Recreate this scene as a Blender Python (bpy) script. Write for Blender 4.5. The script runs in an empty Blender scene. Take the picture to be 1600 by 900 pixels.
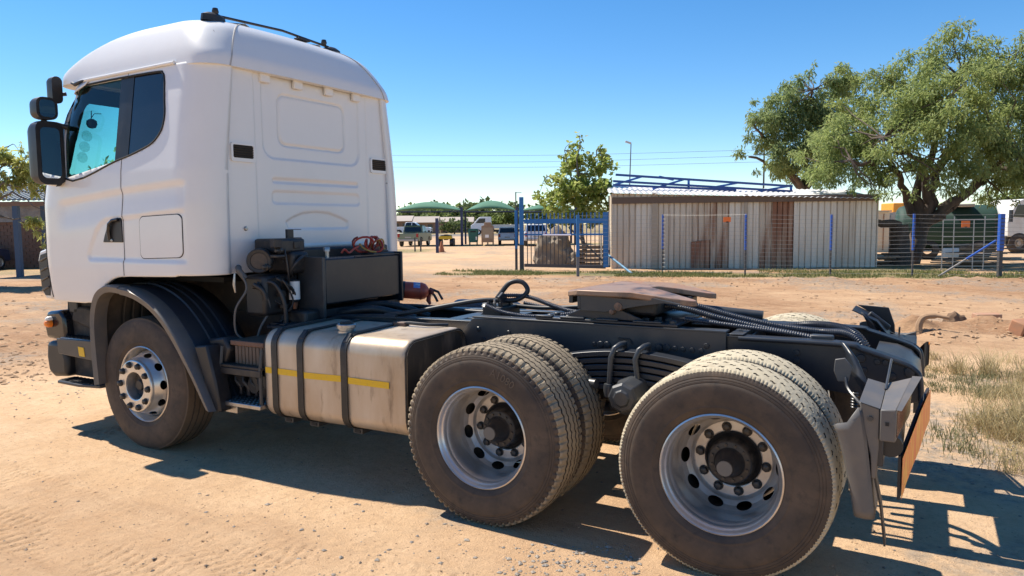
import bpy, bmesh, math, random
import numpy as np
from mathutils import Vector, Matrix, noise as mnoise
R = math.radians
PI = math.pi
scene = bpy.context.scene
col = scene.collection

# ------------------------------------------------------------------ camera
CAM = np.array([0.832, -3.493, 1.72])
YAW, PITCH, ROLL, FPX = R(-29.2), R(4.9), R(-0.57), 1158.0     # focal length in pixels of a 1600 wide frame
cam_d = bpy.data.cameras.new('camera')
cam_o = bpy.data.objects.new('camera', cam_d)
col.objects.link(cam_o)
scene.camera = cam_o
cam_d.sensor_fit = 'HORIZONTAL'
cam_d.sensor_width = 36.0
cam_d.lens = 36.0 * FPX / 1600.0
cam_d.clip_start = 0.05
cam_d.clip_end = 9000.0
_fw = np.array([math.sin(YAW) * math.cos(PITCH), math.cos(YAW) * math.cos(PITCH), -math.sin(PITCH)])
_rt0 = np.array([math.cos(YAW), -math.sin(YAW), 0.0])
_up0 = np.cross(_rt0, _fw)
_rt = _rt0 * math.cos(ROLL) + _up0 * math.sin(ROLL)
_up = -_rt0 * math.sin(ROLL) + _up0 * math.cos(ROLL)
m = Matrix(((_rt[0], _up[0], -_fw[0], CAM[0]), (_rt[1], _up[1], -_fw[1], CAM[1]), (_rt[2], _up[2], -_fw[2], CAM[2]), (0, 0, 0, 1)))
cam_o.matrix_world = m
FH = np.array([math.sin(YAW), math.cos(YAW)])      # the view direction on the ground
RH = np.array([math.cos(YAW), -math.sin(YAW)])

# ------------------------------------------------------------------ sky and sun
SUN = Vector((-0.65, 0.045, 1.0)).normalized()      # towards the sun
sun_el = math.asin(SUN.z)
world = bpy.data.worlds.new('World')
scene.world = world
world.use_nodes = True
wn = world.node_tree
wn.nodes.clear()
sky = wn.nodes.new('ShaderNodeTexSky')
sky.sky_type = 'NISHITA'
sky.sun_disc = False
sky.sun_elevation = sun_el
sky.sun_rotation = math.atan2(SUN.x, SUN.y)
sky.altitude = 1300.0
sky.air_density = 1.0
sky.dust_density = 0.0
sky.ozone_density = 2.2
bgn = wn.nodes.new('ShaderNodeBackground')
bgn.inputs['Strength'].default_value = 0.108
wo = wn.nodes.new('ShaderNodeOutputWorld')
hsv = wn.nodes.new('ShaderNodeHueSaturation')
hsv.inputs['Saturation'].default_value = 1.32
wn.links.new(sky.outputs[0], hsv.inputs['Color'])
wn.links.new(hsv.outputs[0], bgn.inputs['Color'])
wn.links.new(bgn.outputs[0], wo.inputs['Surface'])
sun_d = bpy.data.lights.new('sun', 'SUN')
sun_d.energy = 5.0
sun_d.angle = R(0.53)
sun_d.color = (1.0, 0.92, 0.80)
sun_o = bpy.data.objects.new('sun', sun_d)
sun_o.rotation_euler = SUN.to_track_quat('Z', 'Y').to_euler()
sun_o.location = (0, 0, 30)
col.objects.link(sun_o)
scene.view_settings.view_transform = 'Standard'
scene.view_settings.look = 'None'
scene.view_settings.gamma = 1.0
scene.view_settings.exposure = 0.66
scene.cycles.max_bounces = 8
scene.cycles.transparent_max_bounces = 24

# ------------------------------------------------------------------ measuring helpers
def ray(u, v):
    return _fw + _rt * (u - 800) / FPX - _up * (v - 450) / FPX
def G(u, v, z=0.0):
    "ground point surveyed from the photograph"
    d = ray(u, v)
    t = (z - CAM[2]) / d[2]
    return CAM + d * t
def P(u, v, D):
    "point at the horizontal distance D in front of the camera"
    d = ray(u, v)
    t = D / (d[0] * FH[0] + d[1] * FH[1])
    return CAM + d * t
def B(X, D, z=0.0):
    "X metres right of and D metres in front of the camera's foot"
    return np.array([CAM[0] + RH[0] * X + FH[0] * D, CAM[1] + RH[1] * X + FH[1] * D, z])
def px(D):
    return FPX / D

# ------------------------------------------------------------------ materials
def lin(c):
    return tuple(((x / 255.0) / 12.92 if x / 255.0 <= 0.04045 else ((x / 255.0 + 0.055) / 1.055) ** 2.4) for x in c)
MATS = {}
def mat(name, color, rough=0.6, metal=0.0, var=None, var2=None, bump=None, coat=0.0, spec=0.5, sub=None, trans=0.0, emit=None, space='Object'):
    """var = (scale, colour2, low, high[, stretch]) a noise blend; var2 the same again; bump = (scale, strength, distance)"""
    if name in MATS:
        return MATS[name]
    mt = bpy.data.materials.new(name)
    mt.use_nodes = True
    nt = mt.node_tree
    b = nt.nodes['Principled BSDF']
    b.inputs['Base Color'].default_value = (*color, 1)
    b.inputs['Roughness'].default_value = rough
    b.inputs['Metallic'].default_value = metal
    b.inputs['Specular IOR Level'].default_value = spec
    if coat:
        b.inputs['Coat Weight'].default_value = coat
        b.inputs['Coat Roughness'].default_value = 0.06
    if emit:
        b.inputs['Emission Color'].default_value = (*emit[0], 1)
        b.inputs['Emission Strength'].default_value = emit[1]
    tc = None
    def coord(stretch=None):
        nonlocal tc
        if tc is None:
            tc = nt.nodes.new('ShaderNodeTexCoord')
        out = tc.outputs[space]
        if stretch:
            mp = nt.nodes.new('ShaderNodeMapping')
            mp.inputs['Scale'].default_value = stretch
            nt.links.new(out, mp.inputs['Vector'])
            out = mp.outputs[0]
        return out
    prev = None
    for v in (var, var2):
        if not v:
            continue
        n = nt.nodes.new('ShaderNodeTexNoise')
        n.inputs['Scale'].default_value = v[0]
        n.inputs['Detail'].default_value = 6
        n.inputs['Roughness'].default_value = 0.62
        nt.links.new(coord(v[4] if len(v) > 4 else None), n.inputs['Vector'])
        r = nt.nodes.new('ShaderNodeMapRange')
        r.inputs['From Min'].default_value = v[2]
        r.inputs['From Max'].default_value = v[3]
        nt.links.new(n.outputs['Fac'], r.inputs['Value'])
        mx = nt.nodes.new('ShaderNodeMix')
        mx.data_type = 'RGBA'
        nt.links.new(r.outputs[0], mx.inputs['Factor'])
        if prev is None:
            mx.inputs[6].default_value = (*color, 1)
        else:
            nt.links.new(prev, mx.inputs[6])
        mx.inputs[7].default_value = (*v[1], 1)
        prev = mx.outputs[2]
    if prev is not None:
        nt.links.new(prev, b.inputs['Base Color'])
    if bump:
        n = nt.nodes.new('ShaderNodeTexNoise')
        n.inputs['Scale'].default_value = bump[0]
        n.inputs['Detail'].default_value = 5
        nt.links.new(coord(bump[3] if len(bump) > 3 else None), n.inputs['Vector'])
        bp = nt.nodes.new('ShaderNodeBump')
        bp.inputs['Strength'].default_value = bump[1]
        bp.inputs['Distance'].default_value = bump[2]
        nt.links.new(n.outputs['Fac'], bp.inputs['Height'])
        nt.links.new(bp.outputs[0], b.inputs['Normal'])
    MATS[name] = mt
    return mt
def glass_mat(name, tint, refl=0.06, rough=0.0):
    "thin pane: tinted see-through plus a fresnel reflection"
    if name in MATS:
        return MATS[name]
    mt = bpy.data.materials.new(name)
    mt.use_nodes = True
    nt = mt.node_tree
    nt.nodes.clear()
    o = nt.nodes.new('ShaderNodeOutputMaterial')
    t = nt.nodes.new('ShaderNodeBsdfTransparent')
    t.inputs[0].default_value = (*tint, 1)
    g = nt.nodes.new('ShaderNodeBsdfGlossy')
    g.inputs['Roughness'].default_value = rough
    f = nt.nodes.new('ShaderNodeFresnel')
    f.inputs[0].default_value = 1.45
    mx = nt.nodes.new('ShaderNodeMixShader')
    nt.links.new(f.outputs[0], mx.inputs[0])
    nt.links.new(t.outputs[0], mx.inputs[1])
    nt.links.new(g.outputs[0], mx.inputs[2])
    nt.links.new(mx.outputs[0], o.inputs['Surface'])
    MATS[name] = mt
    return mt

# ------------------------------------------------------------------ objects
ORG = {}                # origin of each object in the frame its geometry is written in
def tag(o, label, cat, group=None):
    o['label'] = label
    o['category'] = cat
    if group:
        o['group'] = group
    return o
def empty(name, loc, rz=0.0, world=False):
    """world=True: children are written in world coordinates; else in the frame of the empty"""
    o = bpy.data.objects.new(name, None)
    o.empty_display_size = 0.2
    o.location = Vector([float(a) for a in loc])
    o.rotation_euler = (0, 0, rz)
    col.objects.link(o)
    ORG[o.name] = np.array(loc, float) if world else np.zeros(3)
    return o
class MB:
    def __init__(s):
        s.v = []
        s.f = []
    def add(s, vs, fs):
        n = len(s.v)
        s.v.extend([tuple(map(float, a)) for a in vs])
        s.f.extend([tuple(i + n for i in f) for f in fs])
        return s
    def box(s, c, d, rot=None):
        x, y, z = d[0] / 2, d[1] / 2, d[2] / 2
        vs = [Vector(a) for a in ((-x, -y, -z), (x, -y, -z), (x, y, -z), (-x, y, -z), (-x, -y, z), (x, -y, z), (x, y, z), (-x, y, z))]
        if rot is not None:
            M = rot if isinstance(rot, Matrix) else Matrix.Rotation(rot, 3, 'Z')
            vs = [M @ a for a in vs]
        c = Vector([float(q) for q in c])
        return s.add([a + c for a in vs], [(0, 3, 2, 1), (4, 5, 6, 7), (0, 1, 5, 4), (1, 2, 6, 5), (2, 3, 7, 6), (3, 0, 4, 7)])
    def b2(s, a, b):
        return s.box([(p + q) / 2 for p, q in zip(a, b)], [abs(q - p) for p, q in zip(a, b)])
    def bar(s, p0, p1, w, h=None, up=(0, 0, 1)):
        "square bar from p0 to p1"
        h = h or w
        p0, p1 = Vector([float(a) for a in p0]), Vector([float(a) for a in p1])
        d = (p1 - p0)
        L = d.length
        d.normalize()
        u = Vector(up)
        if abs(d.dot(u)) > 0.97:
            u = Vector((1, 0, 0))
        a = d.cross(u).normalized()
        b = a.cross(d).normalized()
        M = Matrix((d, a, b)).transposed()
        return s.box((p0 + p1) / 2, (L, w, h), M)
    def tube(s, path, r, n=8, closed=False, caps=True):
        pts = [Vector([float(a) for a in p]) for p in path]
        rs = r if hasattr(r, '__len__') else [r] * len(pts)
        N = len(pts)
        rings = []
        prevn = None
        for i, p in enumerate(pts):
            if closed:
                t = pts[(i + 1) % N] - pts[i - 1]
            else:
                t = pts[min(i + 1, N - 1)] - pts[max(i - 1, 0)]
            if t.length < 1e-9:
                t = Vector((0, 0, 1))
            t.normalize()
            if prevn is None:
                a = Vector((0, 0, 1)) if abs(t.z) < 0.9 else Vector((1, 0, 0))
                nn = (a - t * a.dot(t)).normalized()
            else:
                nn = prevn - t * prevn.dot(t)
                nn = nn.normalized() if nn.length > 1e-6 else t.orthogonal().normalized()
            prevn = nn
            bb = t.cross(nn)
            rings.append([p + (nn * math.cos(2 * PI * k / n) + bb * math.sin(2 * PI * k / n)) * rs[i] for k in range(n)])
        vs = [q for rg in rings for q in rg]
        fs = []
        M = N if closed else N - 1
        for i in range(M):
            j = (i + 1) % N
            for k in range(n):
                l = (k + 1) % n
                fs.append((i * n + k, i * n + l, j * n + l, j * n + k))
        if caps and not closed:
            fs.append(tuple(range(n - 1, -1, -1)))
            fs.append(tuple((N - 1) * n + k for k in range(n)))
        return s.add(vs, fs)
    def cyl(s, p0, p1, r, n=12, r2=None):
        return s.tube([p0, p1], [r, r if r2 is None else r2], n)
    def lathe(s, prof, n=32, o=(0, 0, 0), axis='y', cap0=False, cap1=False):
        "prof: (radius, height along axis)"
        vs = []
        for r, h in prof:
            for k in range(n):
                a = 2 * PI * k / n
                c, q = r * math.cos(a), r * math.sin(a)
                if axis == 'y':
                    vs.append((o[0] + c, o[1] + h, o[2] + q))
                elif axis == 'z':
                    vs.append((o[0] + c, o[1] + q, o[2] + h))
                else:
                    vs.append((o[0] + h, o[1] + c, o[2] + q))
        fs = []
        for i in range(len(prof) - 1):
            for k in range(n):
                l = (k + 1) % n
                fs.append((i * n + k, i * n + l, (i + 1) * n + l, (i + 1) * n + k))
        if cap0:
            fs.append(tuple(range(n)))
        if cap1:
            fs.append(tuple((len(prof) - 1) * n + k for k in range(n - 1, -1, -1)))
        return s.add(vs, fs)
    def prism(s, poly, a, b, axis='y'):
        "poly in the other two axes (x,z for y; y,z for x; x,y for z)"
        def pt(p, h):
            return (p[0], h, p[1]) if axis == 'y' else ((h, p[0], p[1]) if axis == 'x' else (p[0], p[1], h))
        n = len(poly)
        vs = [pt(p, a) for p in poly] + [pt(p, b) for p in poly]
        fs = [tuple(range(n)), tuple(range(2 * n - 1, n - 1, -1))]
        for i in range(n):
            j = (i + 1) % n
            fs.append((i, i + n, j + n, j))
        return s.add(vs, fs)
    def strip(s, poly, a, b, t, axis='y', closed=False):
        "a bent sheet: the polyline poly swept from a to b, thickness t along its normals"
        n = len(poly)
        off = []
        for i in range(n):
            if closed:
                d = np.array(poly[(i + 1) % n]) - np.array(poly[i - 1])
            else:
                d = np.array(poly[min(i + 1, n - 1)]) - np.array(poly[max(i - 1, 0)])
            d = d / (np.linalg.norm(d) + 1e-9)
            off.append((poly[i][0] - d[1] * t, poly[i][1] + d[0] * t))
        if closed:
            full = None
            vs = []
            def pt(p, h):
                return (p[0], h, p[1]) if axis == 'y' else ((h, p[0], p[1]) if axis == 'x' else (p[0], p[1], h))
            for h in (a, b):
                vs += [pt(p, h) for p in poly] + [pt(p, h) for p in off]
            fs = []
            for i in range(n):
                j = (i + 1) % n
                fs += [(i, j, 2 * n + j, 2 * n + i), (n + j, n + i, 3 * n + i, 3 * n + j), (i, n + i, n + j, j), (2 * n + j, 3 * n + j, 3 * n + i, 2 * n + i)]
            return s.add(vs, fs)
        return s.prism(list(poly) + off[::-1], a, b, axis)
    def grid(s, pts):
        "pts[i][j] -> quads"
        n, mm = len(pts), len(pts[0])
        return s.add([p for r_ in pts for p in r_], [(i * mm + j, (i + 1) * mm + j, (i + 1) * mm + j + 1, i * mm + j + 1) for i in range(n - 1) for j in range(mm - 1)])
    def xf(s, M):
        s.v = [tuple(M @ Vector(a)) for a in s.v]
        return s
    def mesh(s, name, o=(0, 0, 0)):
        me = bpy.data.meshes.new(name)
        o = np.array(o, float)
        me.from_pydata([tuple(np.array(a) - o) for a in s.v] if len(s.v) < 3000 else (np.array(s.v) - o).tolist(), [], s.f)
        return me
    def build(s, name, mt, parent=None, origin=None, smooth=40, bevel=0.0, bseg=2, weld=False, recalc=True):
        a = np.array(s.v)
        if origin is None:
            origin = (a.min(0) + a.max(0)) / 2
            if parent is None:
                origin[2] = a[:, 2].min()
        origin = np.array(origin, float)
        me = s.mesh(name, origin)
        if weld or recalc:
            bm = bmesh.new()
            bm.from_mesh(me)
            if weld:
                bmesh.ops.remove_doubles(bm, verts=bm.verts, dist=1e-4)
            if recalc:
                bmesh.ops.recalc_face_normals(bm, faces=bm.faces)
            bm.to_mesh(me)
            bm.free()
        return link(me, name, mt, parent, origin, smooth, bevel, bseg)
def link(me, name, mt, parent=None, origin=(0, 0, 0), smooth=40, bevel=0.0, bseg=2):
    o = bpy.data.objects.new(name, me)
    if isinstance(mt, (list, tuple)):
        for q in mt:
            me.materials.append(q)
    elif not me.materials:
        me.materials.append(mt)
    if smooth:
        me.shade_smooth()
        if smooth < 180:
            me.set_sharp_from_angle(angle=R(smooth))
    pl = ORG[parent.name] if parent is not None else np.zeros(3)
    o.location = Vector([float(q) for q in np.array(origin, float) - pl])
    col.objects.link(o)
    if parent is not None:
        o.parent = parent
    ORG[o.name] = np.array(origin, float)
    if bevel:
        bv = o.modifiers.new('bevel', 'BEVEL')
        bv.width = bevel
        bv.segments = bseg
        bv.limit_method = 'ANGLE'
        bv.angle_limit = R(40)
    return o
KIDS = {}
def children(o):
    return [c for c in bpy.data.objects if c.parent == o]
def copy_tree(o, parent=None):
    c = o.copy()
    col.objects.link(c)
    c.parent = parent
    ORG[c.name] = ORG[o.name]
    for ch in children(o):
        copy_tree(ch, c)
    return c
def rrect(x0, x1, y0, y1, r, n=5):
    "rounded rectangle outline"
    pts = []
    for cx, cy, a0 in ((x1 - r, y0 + r, -90), (x1 - r, y1 - r, 0), (x0 + r, y1 - r, 90), (x0 + r, y0 + r, 180)):
        for k in range(n + 1):
            a = R(a0 + 90 * k / n)
            pts.append((cx + r * math.cos(a), cy + r * math.sin(a)))
    return pts
def spline(pts, n=8, closed=False):
    "Catmull-Rom through the points"
    P_ = [np.array(p, float) for p in pts]
    out = []
    N = len(P_)
    for i in range(N if closed else N - 1):
        if closed:
            p0, p1, p2, p3 = P_[i - 1], P_[i], P_[(i + 1) % N], P_[(i + 2) % N]
        else:
            p1, p2 = P_[i], P_[i + 1]
            p0 = P_[i - 1] if i > 0 else 2 * p1 - p2
            p3 = P_[i + 2] if i + 2 < N else 2 * p2 - p1
        for k in range(n):
            t = k / n
            out.append(0.5 * ((2 * p1) + (-p0 + p2) * t + (2 * p0 - 5 * p1 + 4 * p2 - p3) * t * t + (-p0 + 3 * p1 - 3 * p2 + p3) * t ** 3))
    if not closed:
        out.append(P_[-1])
    return out
def text_mesh(body, size, depth):
    "raised lettering as verts and faces in the x,y plane, centred"
    cu = bpy.data.curves.new('lettering', 'FONT')
    cu.body = body
    cu.size = size
    cu.extrude = depth
    cu.align_x = 'CENTER'
    cu.align_y = 'CENTER'
    cu.resolution_u = 3
    o = bpy.data.objects.new('lettering', cu)
    col.objects.link(o)
    dg = bpy.context.evaluated_depsgraph_get()
    me = o.evaluated_get(dg).to_mesh()
    vs = [tuple(v.co) for v in me.vertices]
    fs = [tuple(p.vertices) for p in me.polygons]
    o.evaluated_get(dg).to_mesh_clear()
    bpy.data.objects.remove(o)
    bpy.data.curves.remove(cu)
    return vs, fs
def inside(poly, x, y):
    c = False
    n = len(poly)
    j = n - 1
    for i in range(n):
        if (poly[i][1] > y) != (poly[j][1] > y) and x < (poly[j][0] - poly[i][0]) * (y - poly[i][1]) / (poly[j][1] - poly[i][1]) + poly[i][0]:
            c = not c
        j = i
    return c
def nearest(poly, x, y):
    best = None
    n = len(poly)
    for i in range(n):
        ax, ay = poly[i]
        bx, by = poly[(i + 1) % n]
        dx, dy = bx - ax, by - ay
        t = max(0, min(1, ((x - ax) * dx + (y - ay) * dy) / (dx * dx + dy * dy + 1e-12)))
        qx, qy = ax + dx * t, ay + dy * t
        d = (qx - x) ** 2 + (qy - y) ** 2
        if best is None or d < best[0]:
            best = (d, qx, qy)
    return best[1], best[2]
# ------------------------------------------------------------------ shared materials
M_white = mat('white_cab_paint', (0.74, 0.73, 0.71), 0.34, coat=0.35, var=(2.2, (0.715, 0.70, 0.675), 0.45, 0.8), var2=(14, (0.72, 0.705, 0.68), 0.55, 0.9))
M_seal = mat('grey_sealant', (0.42, 0.40, 0.37), 0.6)
M_gap = mat('black_gap_rubber', (0.012, 0.012, 0.013), 0.7)
M_frame = mat('dark_grey_chassis_paint', (0.017, 0.021, 0.029), 0.36, var=(5, (0.042, 0.040, 0.038), 0.45, 0.8), bump=(160, 0.08, 0.001), spec=0.5)
M_frame2 = mat('grey_bracket_paint', (0.040, 0.043, 0.047), 0.38, var=(6, (0.085, 0.076, 0.066), 0.5, 0.85), bump=(120, 0.1, 0.001))
M_black = mat('black_plastic', (0.016, 0.016, 0.018), 0.45, var=(7, (0.05, 0.042, 0.035), 0.5, 0.85))
M_plast = mat('charcoal_fender_plastic', (0.026, 0.030, 0.040), 0.42, var=(4, (0.055, 0.05, 0.045), 0.5, 0.85), bump=(220, 0.12, 0.001))
M_flare = mat('dusty_grey_flare_plastic', (0.105, 0.100, 0.096), 0.45, var=(6, (0.17, 0.14, 0.11), 0.4, 0.8), bump=(180, 0.12, 0.001))
M_dirty = mat('dirty_black_steel', (0.022, 0.020, 0.018), 0.7, var=(9, (0.085, 0.066, 0.048), 0.42, 0.75), bump=(40, 0.3, 0.004))
M_oily = mat('oily_black_machinery', (0.018, 0.018, 0.020), 0.5, var=(11, (0.07, 0.055, 0.04), 0.5, 0.8), bump=(60, 0.2, 0.003))
M_side = mat('dusty_tyre_sidewall', (0.048, 0.036, 0.028), 0.76, var=(4, (0.110, 0.076, 0.050), 0.38, 0.70), var2=(18, (0.028, 0.024, 0.022), 0.52, 0.8), bump=(70, 0.12, 0.002))
M_tread = mat('dusty_tyre_tread', (0.28, 0.22, 0.145), 0.88, var=(7, (0.17, 0.13, 0.085), 0.45, 0.78), var2=(40, (0.35, 0.285, 0.195), 0.5, 0.85), bump=(120, 0.2, 0.002))
M_treadw = mat('pale_dusty_worn_tread', (0.46, 0.395, 0.275), 0.88, var=(7, (0.29, 0.235, 0.155), 0.5, 0.8), var2=(40, (0.48, 0.43, 0.33), 0.5, 0.85), bump=(120, 0.2, 0.002))
M_groove = mat('dark_tread_groove', (0.045, 0.036, 0.028), 0.9)
M_rim = mat('silver_wheel_paint', (0.64, 0.63, 0.61), 0.30, metal=0.75, var=(5, (0.50, 0.44, 0.37), 0.45, 0.8))
M_rimd = mat('grey_wheel_disc_paint', (0.52, 0.50, 0.47), 0.36, metal=0.5, var=(6, (0.38, 0.31, 0.24), 0.45, 0.8))
M_hub = mat('dark_hub_steel', (0.028, 0.029, 0.032), 0.42, metal=0.2, var=(15, (0.06, 0.05, 0.042), 0.45, 0.8))
M_nut = mat('dark_wheel_nut', (0.05, 0.047, 0.045), 0.45, metal=0.4, var=(30, (0.10, 0.08, 0.06), 0.5, 0.8))
M_alu = mat('dull_aluminium_tank', (0.56, 0.48, 0.385), 0.44, metal=0.45, var=(2.6, (0.42, 0.32, 0.22), 0.36, 0.64, (1.0, 1.0, 0.35)), var2=(11, (0.20, 0.15, 0.105), 0.58, 0.76, (1.0, 1.0, 0.25)), bump=(3.0, 0.25, 0.02))
M_steel = mat('bare_steel', (0.42, 0.41, 0.40), 0.35, metal=0.9, var=(20, (0.22, 0.19, 0.16), 0.5, 0.8))
M_strap = mat('black_tank_strap', (0.020, 0.019, 0.018), 0.5, var=(18, (0.06, 0.048, 0.036), 0.5, 0.8))
M_yellow = mat('yellow_reflective_tape', (0.72, 0.44, 0.010), 0.4, var=(40, (0.55, 0.36, 0.06), 0.55, 0.8))
M_rust = mat('rusty_plate_steel', (0.29, 0.19, 0.13), 0.5, metal=0.2, var=(6, (0.36, 0.17, 0.085), 0.45, 0.7), var2=(5, (0.055, 0.048, 0.045), 0.50, 0.66), bump=(40, 0.25, 0.002))
M_red = mat('faded_red_paint', (0.52, 0.075, 0.04), 0.42, var=(14, (0.36, 0.07, 0.045), 0.45, 0.75))
M_hose = mat('black_rubber_hose', (0.022, 0.022, 0.024), 0.48, var=(25, (0.055, 0.048, 0.042), 0.5, 0.8))
M_bluehose = mat('blue_black_spiral_hose', (0.030, 0.034, 0.048), 0.35, var=(25, (0.075, 0.072, 0.07), 0.5, 0.8))
M_glassf = glass_mat('green_tinted_glass', (0.62, 0.80, 0.74))
M_glassw = glass_mat('turquoise_tinted_glass', (0.42, 0.93, 0.90))
M_darkgl = mat('black_glass', (0.012, 0.013, 0.017), 0.16, spec=0.6)
M_mirror = mat('mirror_glass', (0.80, 0.84, 0.84), 0.03, metal=1.0)
M_int = mat('dark_cab_lining', (0.040, 0.042, 0.042), 0.8)
M_seat = mat('grey_seat_cloth', (0.07, 0.07, 0.072), 0.9)
M_orange = mat('orange_lens', (0.85, 0.22, 0.02), 0.2, spec=0.6)
M_clear = mat('pale_lens', (0.80, 0.78, 0.72), 0.15)
M_paper = mat('white_label', (0.78, 0.77, 0.74), 0.6)
M_bluelab = mat('blue_label', (0.05, 0.12, 0.40), 0.5)
M_brown = mat('brown_battery_cover', (0.16, 0.085, 0.055), 0.65, var=(9, (0.10, 0.06, 0.042), 0.4, 0.8))
M_brown2 = mat('dusty_brown_slats', (0.135, 0.10, 0.074), 0.75, var=(9, (0.085, 0.066, 0.05), 0.4, 0.8))
# ================================================================== the tractor unit
YC = 1.25
truck = empty('tractor_unit', (-2.5, YC, 0), world=True)
tag(truck, 'white sleeper cab six wheel tractor unit with bare dark grey chassis parked on sand', 'truck')
T = truck

# ------------------------------------------------------------------ cab shell
Z_T = [1.05, 1.12, 1.2, 1.4, 1.9, 2.15, 2.5, 2.67, 2.85, 2.93]
HW_T = [1.190, 1.203, 1.213, 1.22, 1.215, 1.2, 1.155, 1.13, 1.10, 1.09]
def hw_(z): return float(np.interp(z, Z_T, HW_T))
def xf_(z): return float(np.interp(z, [1.05, 1.5, 1.95, 2.1, 2.5, 2.92], [-5.84, -5.89, -5.89, -5.86, -5.68, -5.48]))
XR = -3.69
RF, RR, RRX, BOW = 0.30, 0.24, 0.26, 0.12
def xfront(y, z): return xf_(z) + BOW * ((y - YC) / hw_(z)) ** 2
def corner(z):
    h = hw_(z)
    x = xf_(z) + BOW * ((h - RF) / h) ** 2
    return x + RF, YC - h + RF
INSET = [(-5.0, 1.475), (-5.02, 1.51), (-4.97, 1.60), (-4.90, 1.705), (-4.84, 1.76), (-4.765, 1.79), (-4.52, 1.80), (-3.86, 1.846), (-3.845, 1.47)]
def sdist(poly, x, z):
    q = nearest(poly, x, z)
    d = math.hypot(q[0] - x, q[1] - z)
    return -d if inside(poly, x, z) else d
def sstep(a, b, t):
    t = max(0.0, min(1.0, (t - a) / (b - a)))
    return t * t * (3 - 2 * t)
def emboss(x, z):
    if x < -5.44 or x > -3.84:
        return 0.0
    fade = sstep(-5.44, -5.3, x) * (1 - sstep(-3.872, -3.845, x))
    e = 0.0
    zl = float(np.interp(x, [-5.45, -4.555, -3.87], [1.93, 2.012, 2.054]))
    if z < zl + 0.02:
        e -= 0.016 * sstep(-0.02, 0.035, zl - z) * (1 - sstep(0.06, 0.26, zl - z))
    if 1.40 < z < 1.92:
        e -= 0.013 * (1 - sstep(-0.012, 0.012, sdist(INSET, x, z)))
    return e * fade
def sidey(x, z):
    cx, cy = corner(z)
    h = hw_(z)
    if x < cx:
        return cy - math.sqrt(max(RF * RF - (x - cx) ** 2, 0.0))
    if x > XR - RRX:
        return YC - h + RR - RR * math.sqrt(max(1 - ((x - XR + RRX) / RRX) ** 2, 0.0)) - emboss(x, z)
    return YC - h - emboss(x, z)
XB = [-5.30, -5.02, -4.97, -4.90, -4.81, -4.72, -4.64, -4.50, -4.14, -3.6]
ZB = [1.118, 1.125, 1.150, 1.215, 1.285, 1.325, 1.343, 1.350, 1.357, 1.37]
def zbot(x): return float(np.interp(x, XB, ZB))
NL = 104
X_SEAM = -4.565
sidex = list(np.arange(XR - RRX - 0.012, -5.085, -0.0155))
k_ = min(range(len(sidex)), key=lambda i: abs(sidex[i] - X_SEAM))
sidex[k_] = X_SEAM
cols = []                       # (kind, parameter)
for k in range(16): cols.append(('rear', 1 - k / 16.0))
for k in range(19): cols.append(('rc', k / 18.0))
for x in sidex: cols.append(('side', x))
for k in range(1, 12): cols.append(('sv', k / 12.0))
for k in range(17): cols.append(('fc', k / 16.0))
for k in range(1, 24): cols.append(('front', k / 24.0 * 0.5))
def colpt(c, t):
    kind, a = c
    z0 = 1.37 if kind in ('rear', 'rc') else (zbot(a) if kind == 'side' else 1.118)
    z = z0 + t * (2.92 - z0)
    h = hw_(z)
    cx, cy = corner(z)
    if kind == 'rear':
        y = YC - (h - RR) * (1 - a)
        return (XR, y, z)
    if kind == 'rc':
        an = -a * PI / 2
        x = XR - RRX + RRX * math.cos(an)
        return (x, YC - h + RR + RR * math.sin(an) - emboss(x, z), z)
    if kind == 'side':
        return (a, YC - h - emboss(a, z), z)
    if kind == 'sv':
        x = -5.085 + (cx + 0.0 - -5.085) * a
        return (x, sidey(x, z), z)
    if kind == 'fc':
        an = -PI / 2 - a * PI / 2
        return (cx + RF * math.cos(an), cy + RF * math.sin(an), z)
    y = (YC - h + RF) + (h - RF) * a * 2
    return (xfront(y, z), y, z)
half = [[colpt(c, t / NL) for t in range(NL + 1)] for c in cols]
mir = [[(p[0], 2 * YC - p[1], p[2]) for p in cl] for cl in half]
mid = [[(xf_(p[2]), YC, p[2]) for p in half[-1]]]
ring = half + mid + mir[::-1]
WIN = [(-5.300, 2.128), (-5.395, 2.76), (-5.335, 2.838), (-5.22, 2.862), (-5.049, 2.872), (-4.676, 2.880), (-4.211, 2.880), (-4.155, 2.866), (-4.128, 2.826), (-4.105, 2.68), (-4.086, 2.546), (-4.110, 2.44), (-4.198, 2.355), (-4.34, 2.305), (-4.607, 2.243)]
WS = rrect(YC - 0.93, YC + 0.93, 2.17, 2.80, 0.07, 5)
REARH = [(YC - 0.945, 1.30), (YC + 0.945, 1.30), (YC + 0.93, 2.2), (YC + 0.845, 2.99), (YC - 0.845, 2.99), (YC - 0.93, 2.2)]
def snap_open(mb, sel, keyp, poly, put):
    """cut an opening: drop the faces whose centre is inside poly and pull the rim onto the outline"""
    gone, keep = [], []
    for f in mb.f:
        q4 = [mb.v[i] for i in f]
        c = tuple(sum(p[j] for p in q4) / len(q4) for j in range(3))
        if sel(c) and inside(poly, *keyp(c)):
            gone.append(f)
        else:
            keep.append(f)
    rim = set(i for f in gone for i in f) & set(i for f in keep for i in f)
    for i in rim:
        a = keyp(mb.v[i])
        q = nearest(poly, *a)
        mb.v[i] = put(mb.v[i], q)
    mb.f = keep
    return mb
sh = MB()
nc = len(ring)
vs = [p for cl in ring for p in cl]
W_ = NL + 1
body_f, door_f = [], []
i_seam = 16 + 19 + k_
i_front = 16 + 19 + len(sidex) + 11 + 4
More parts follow.
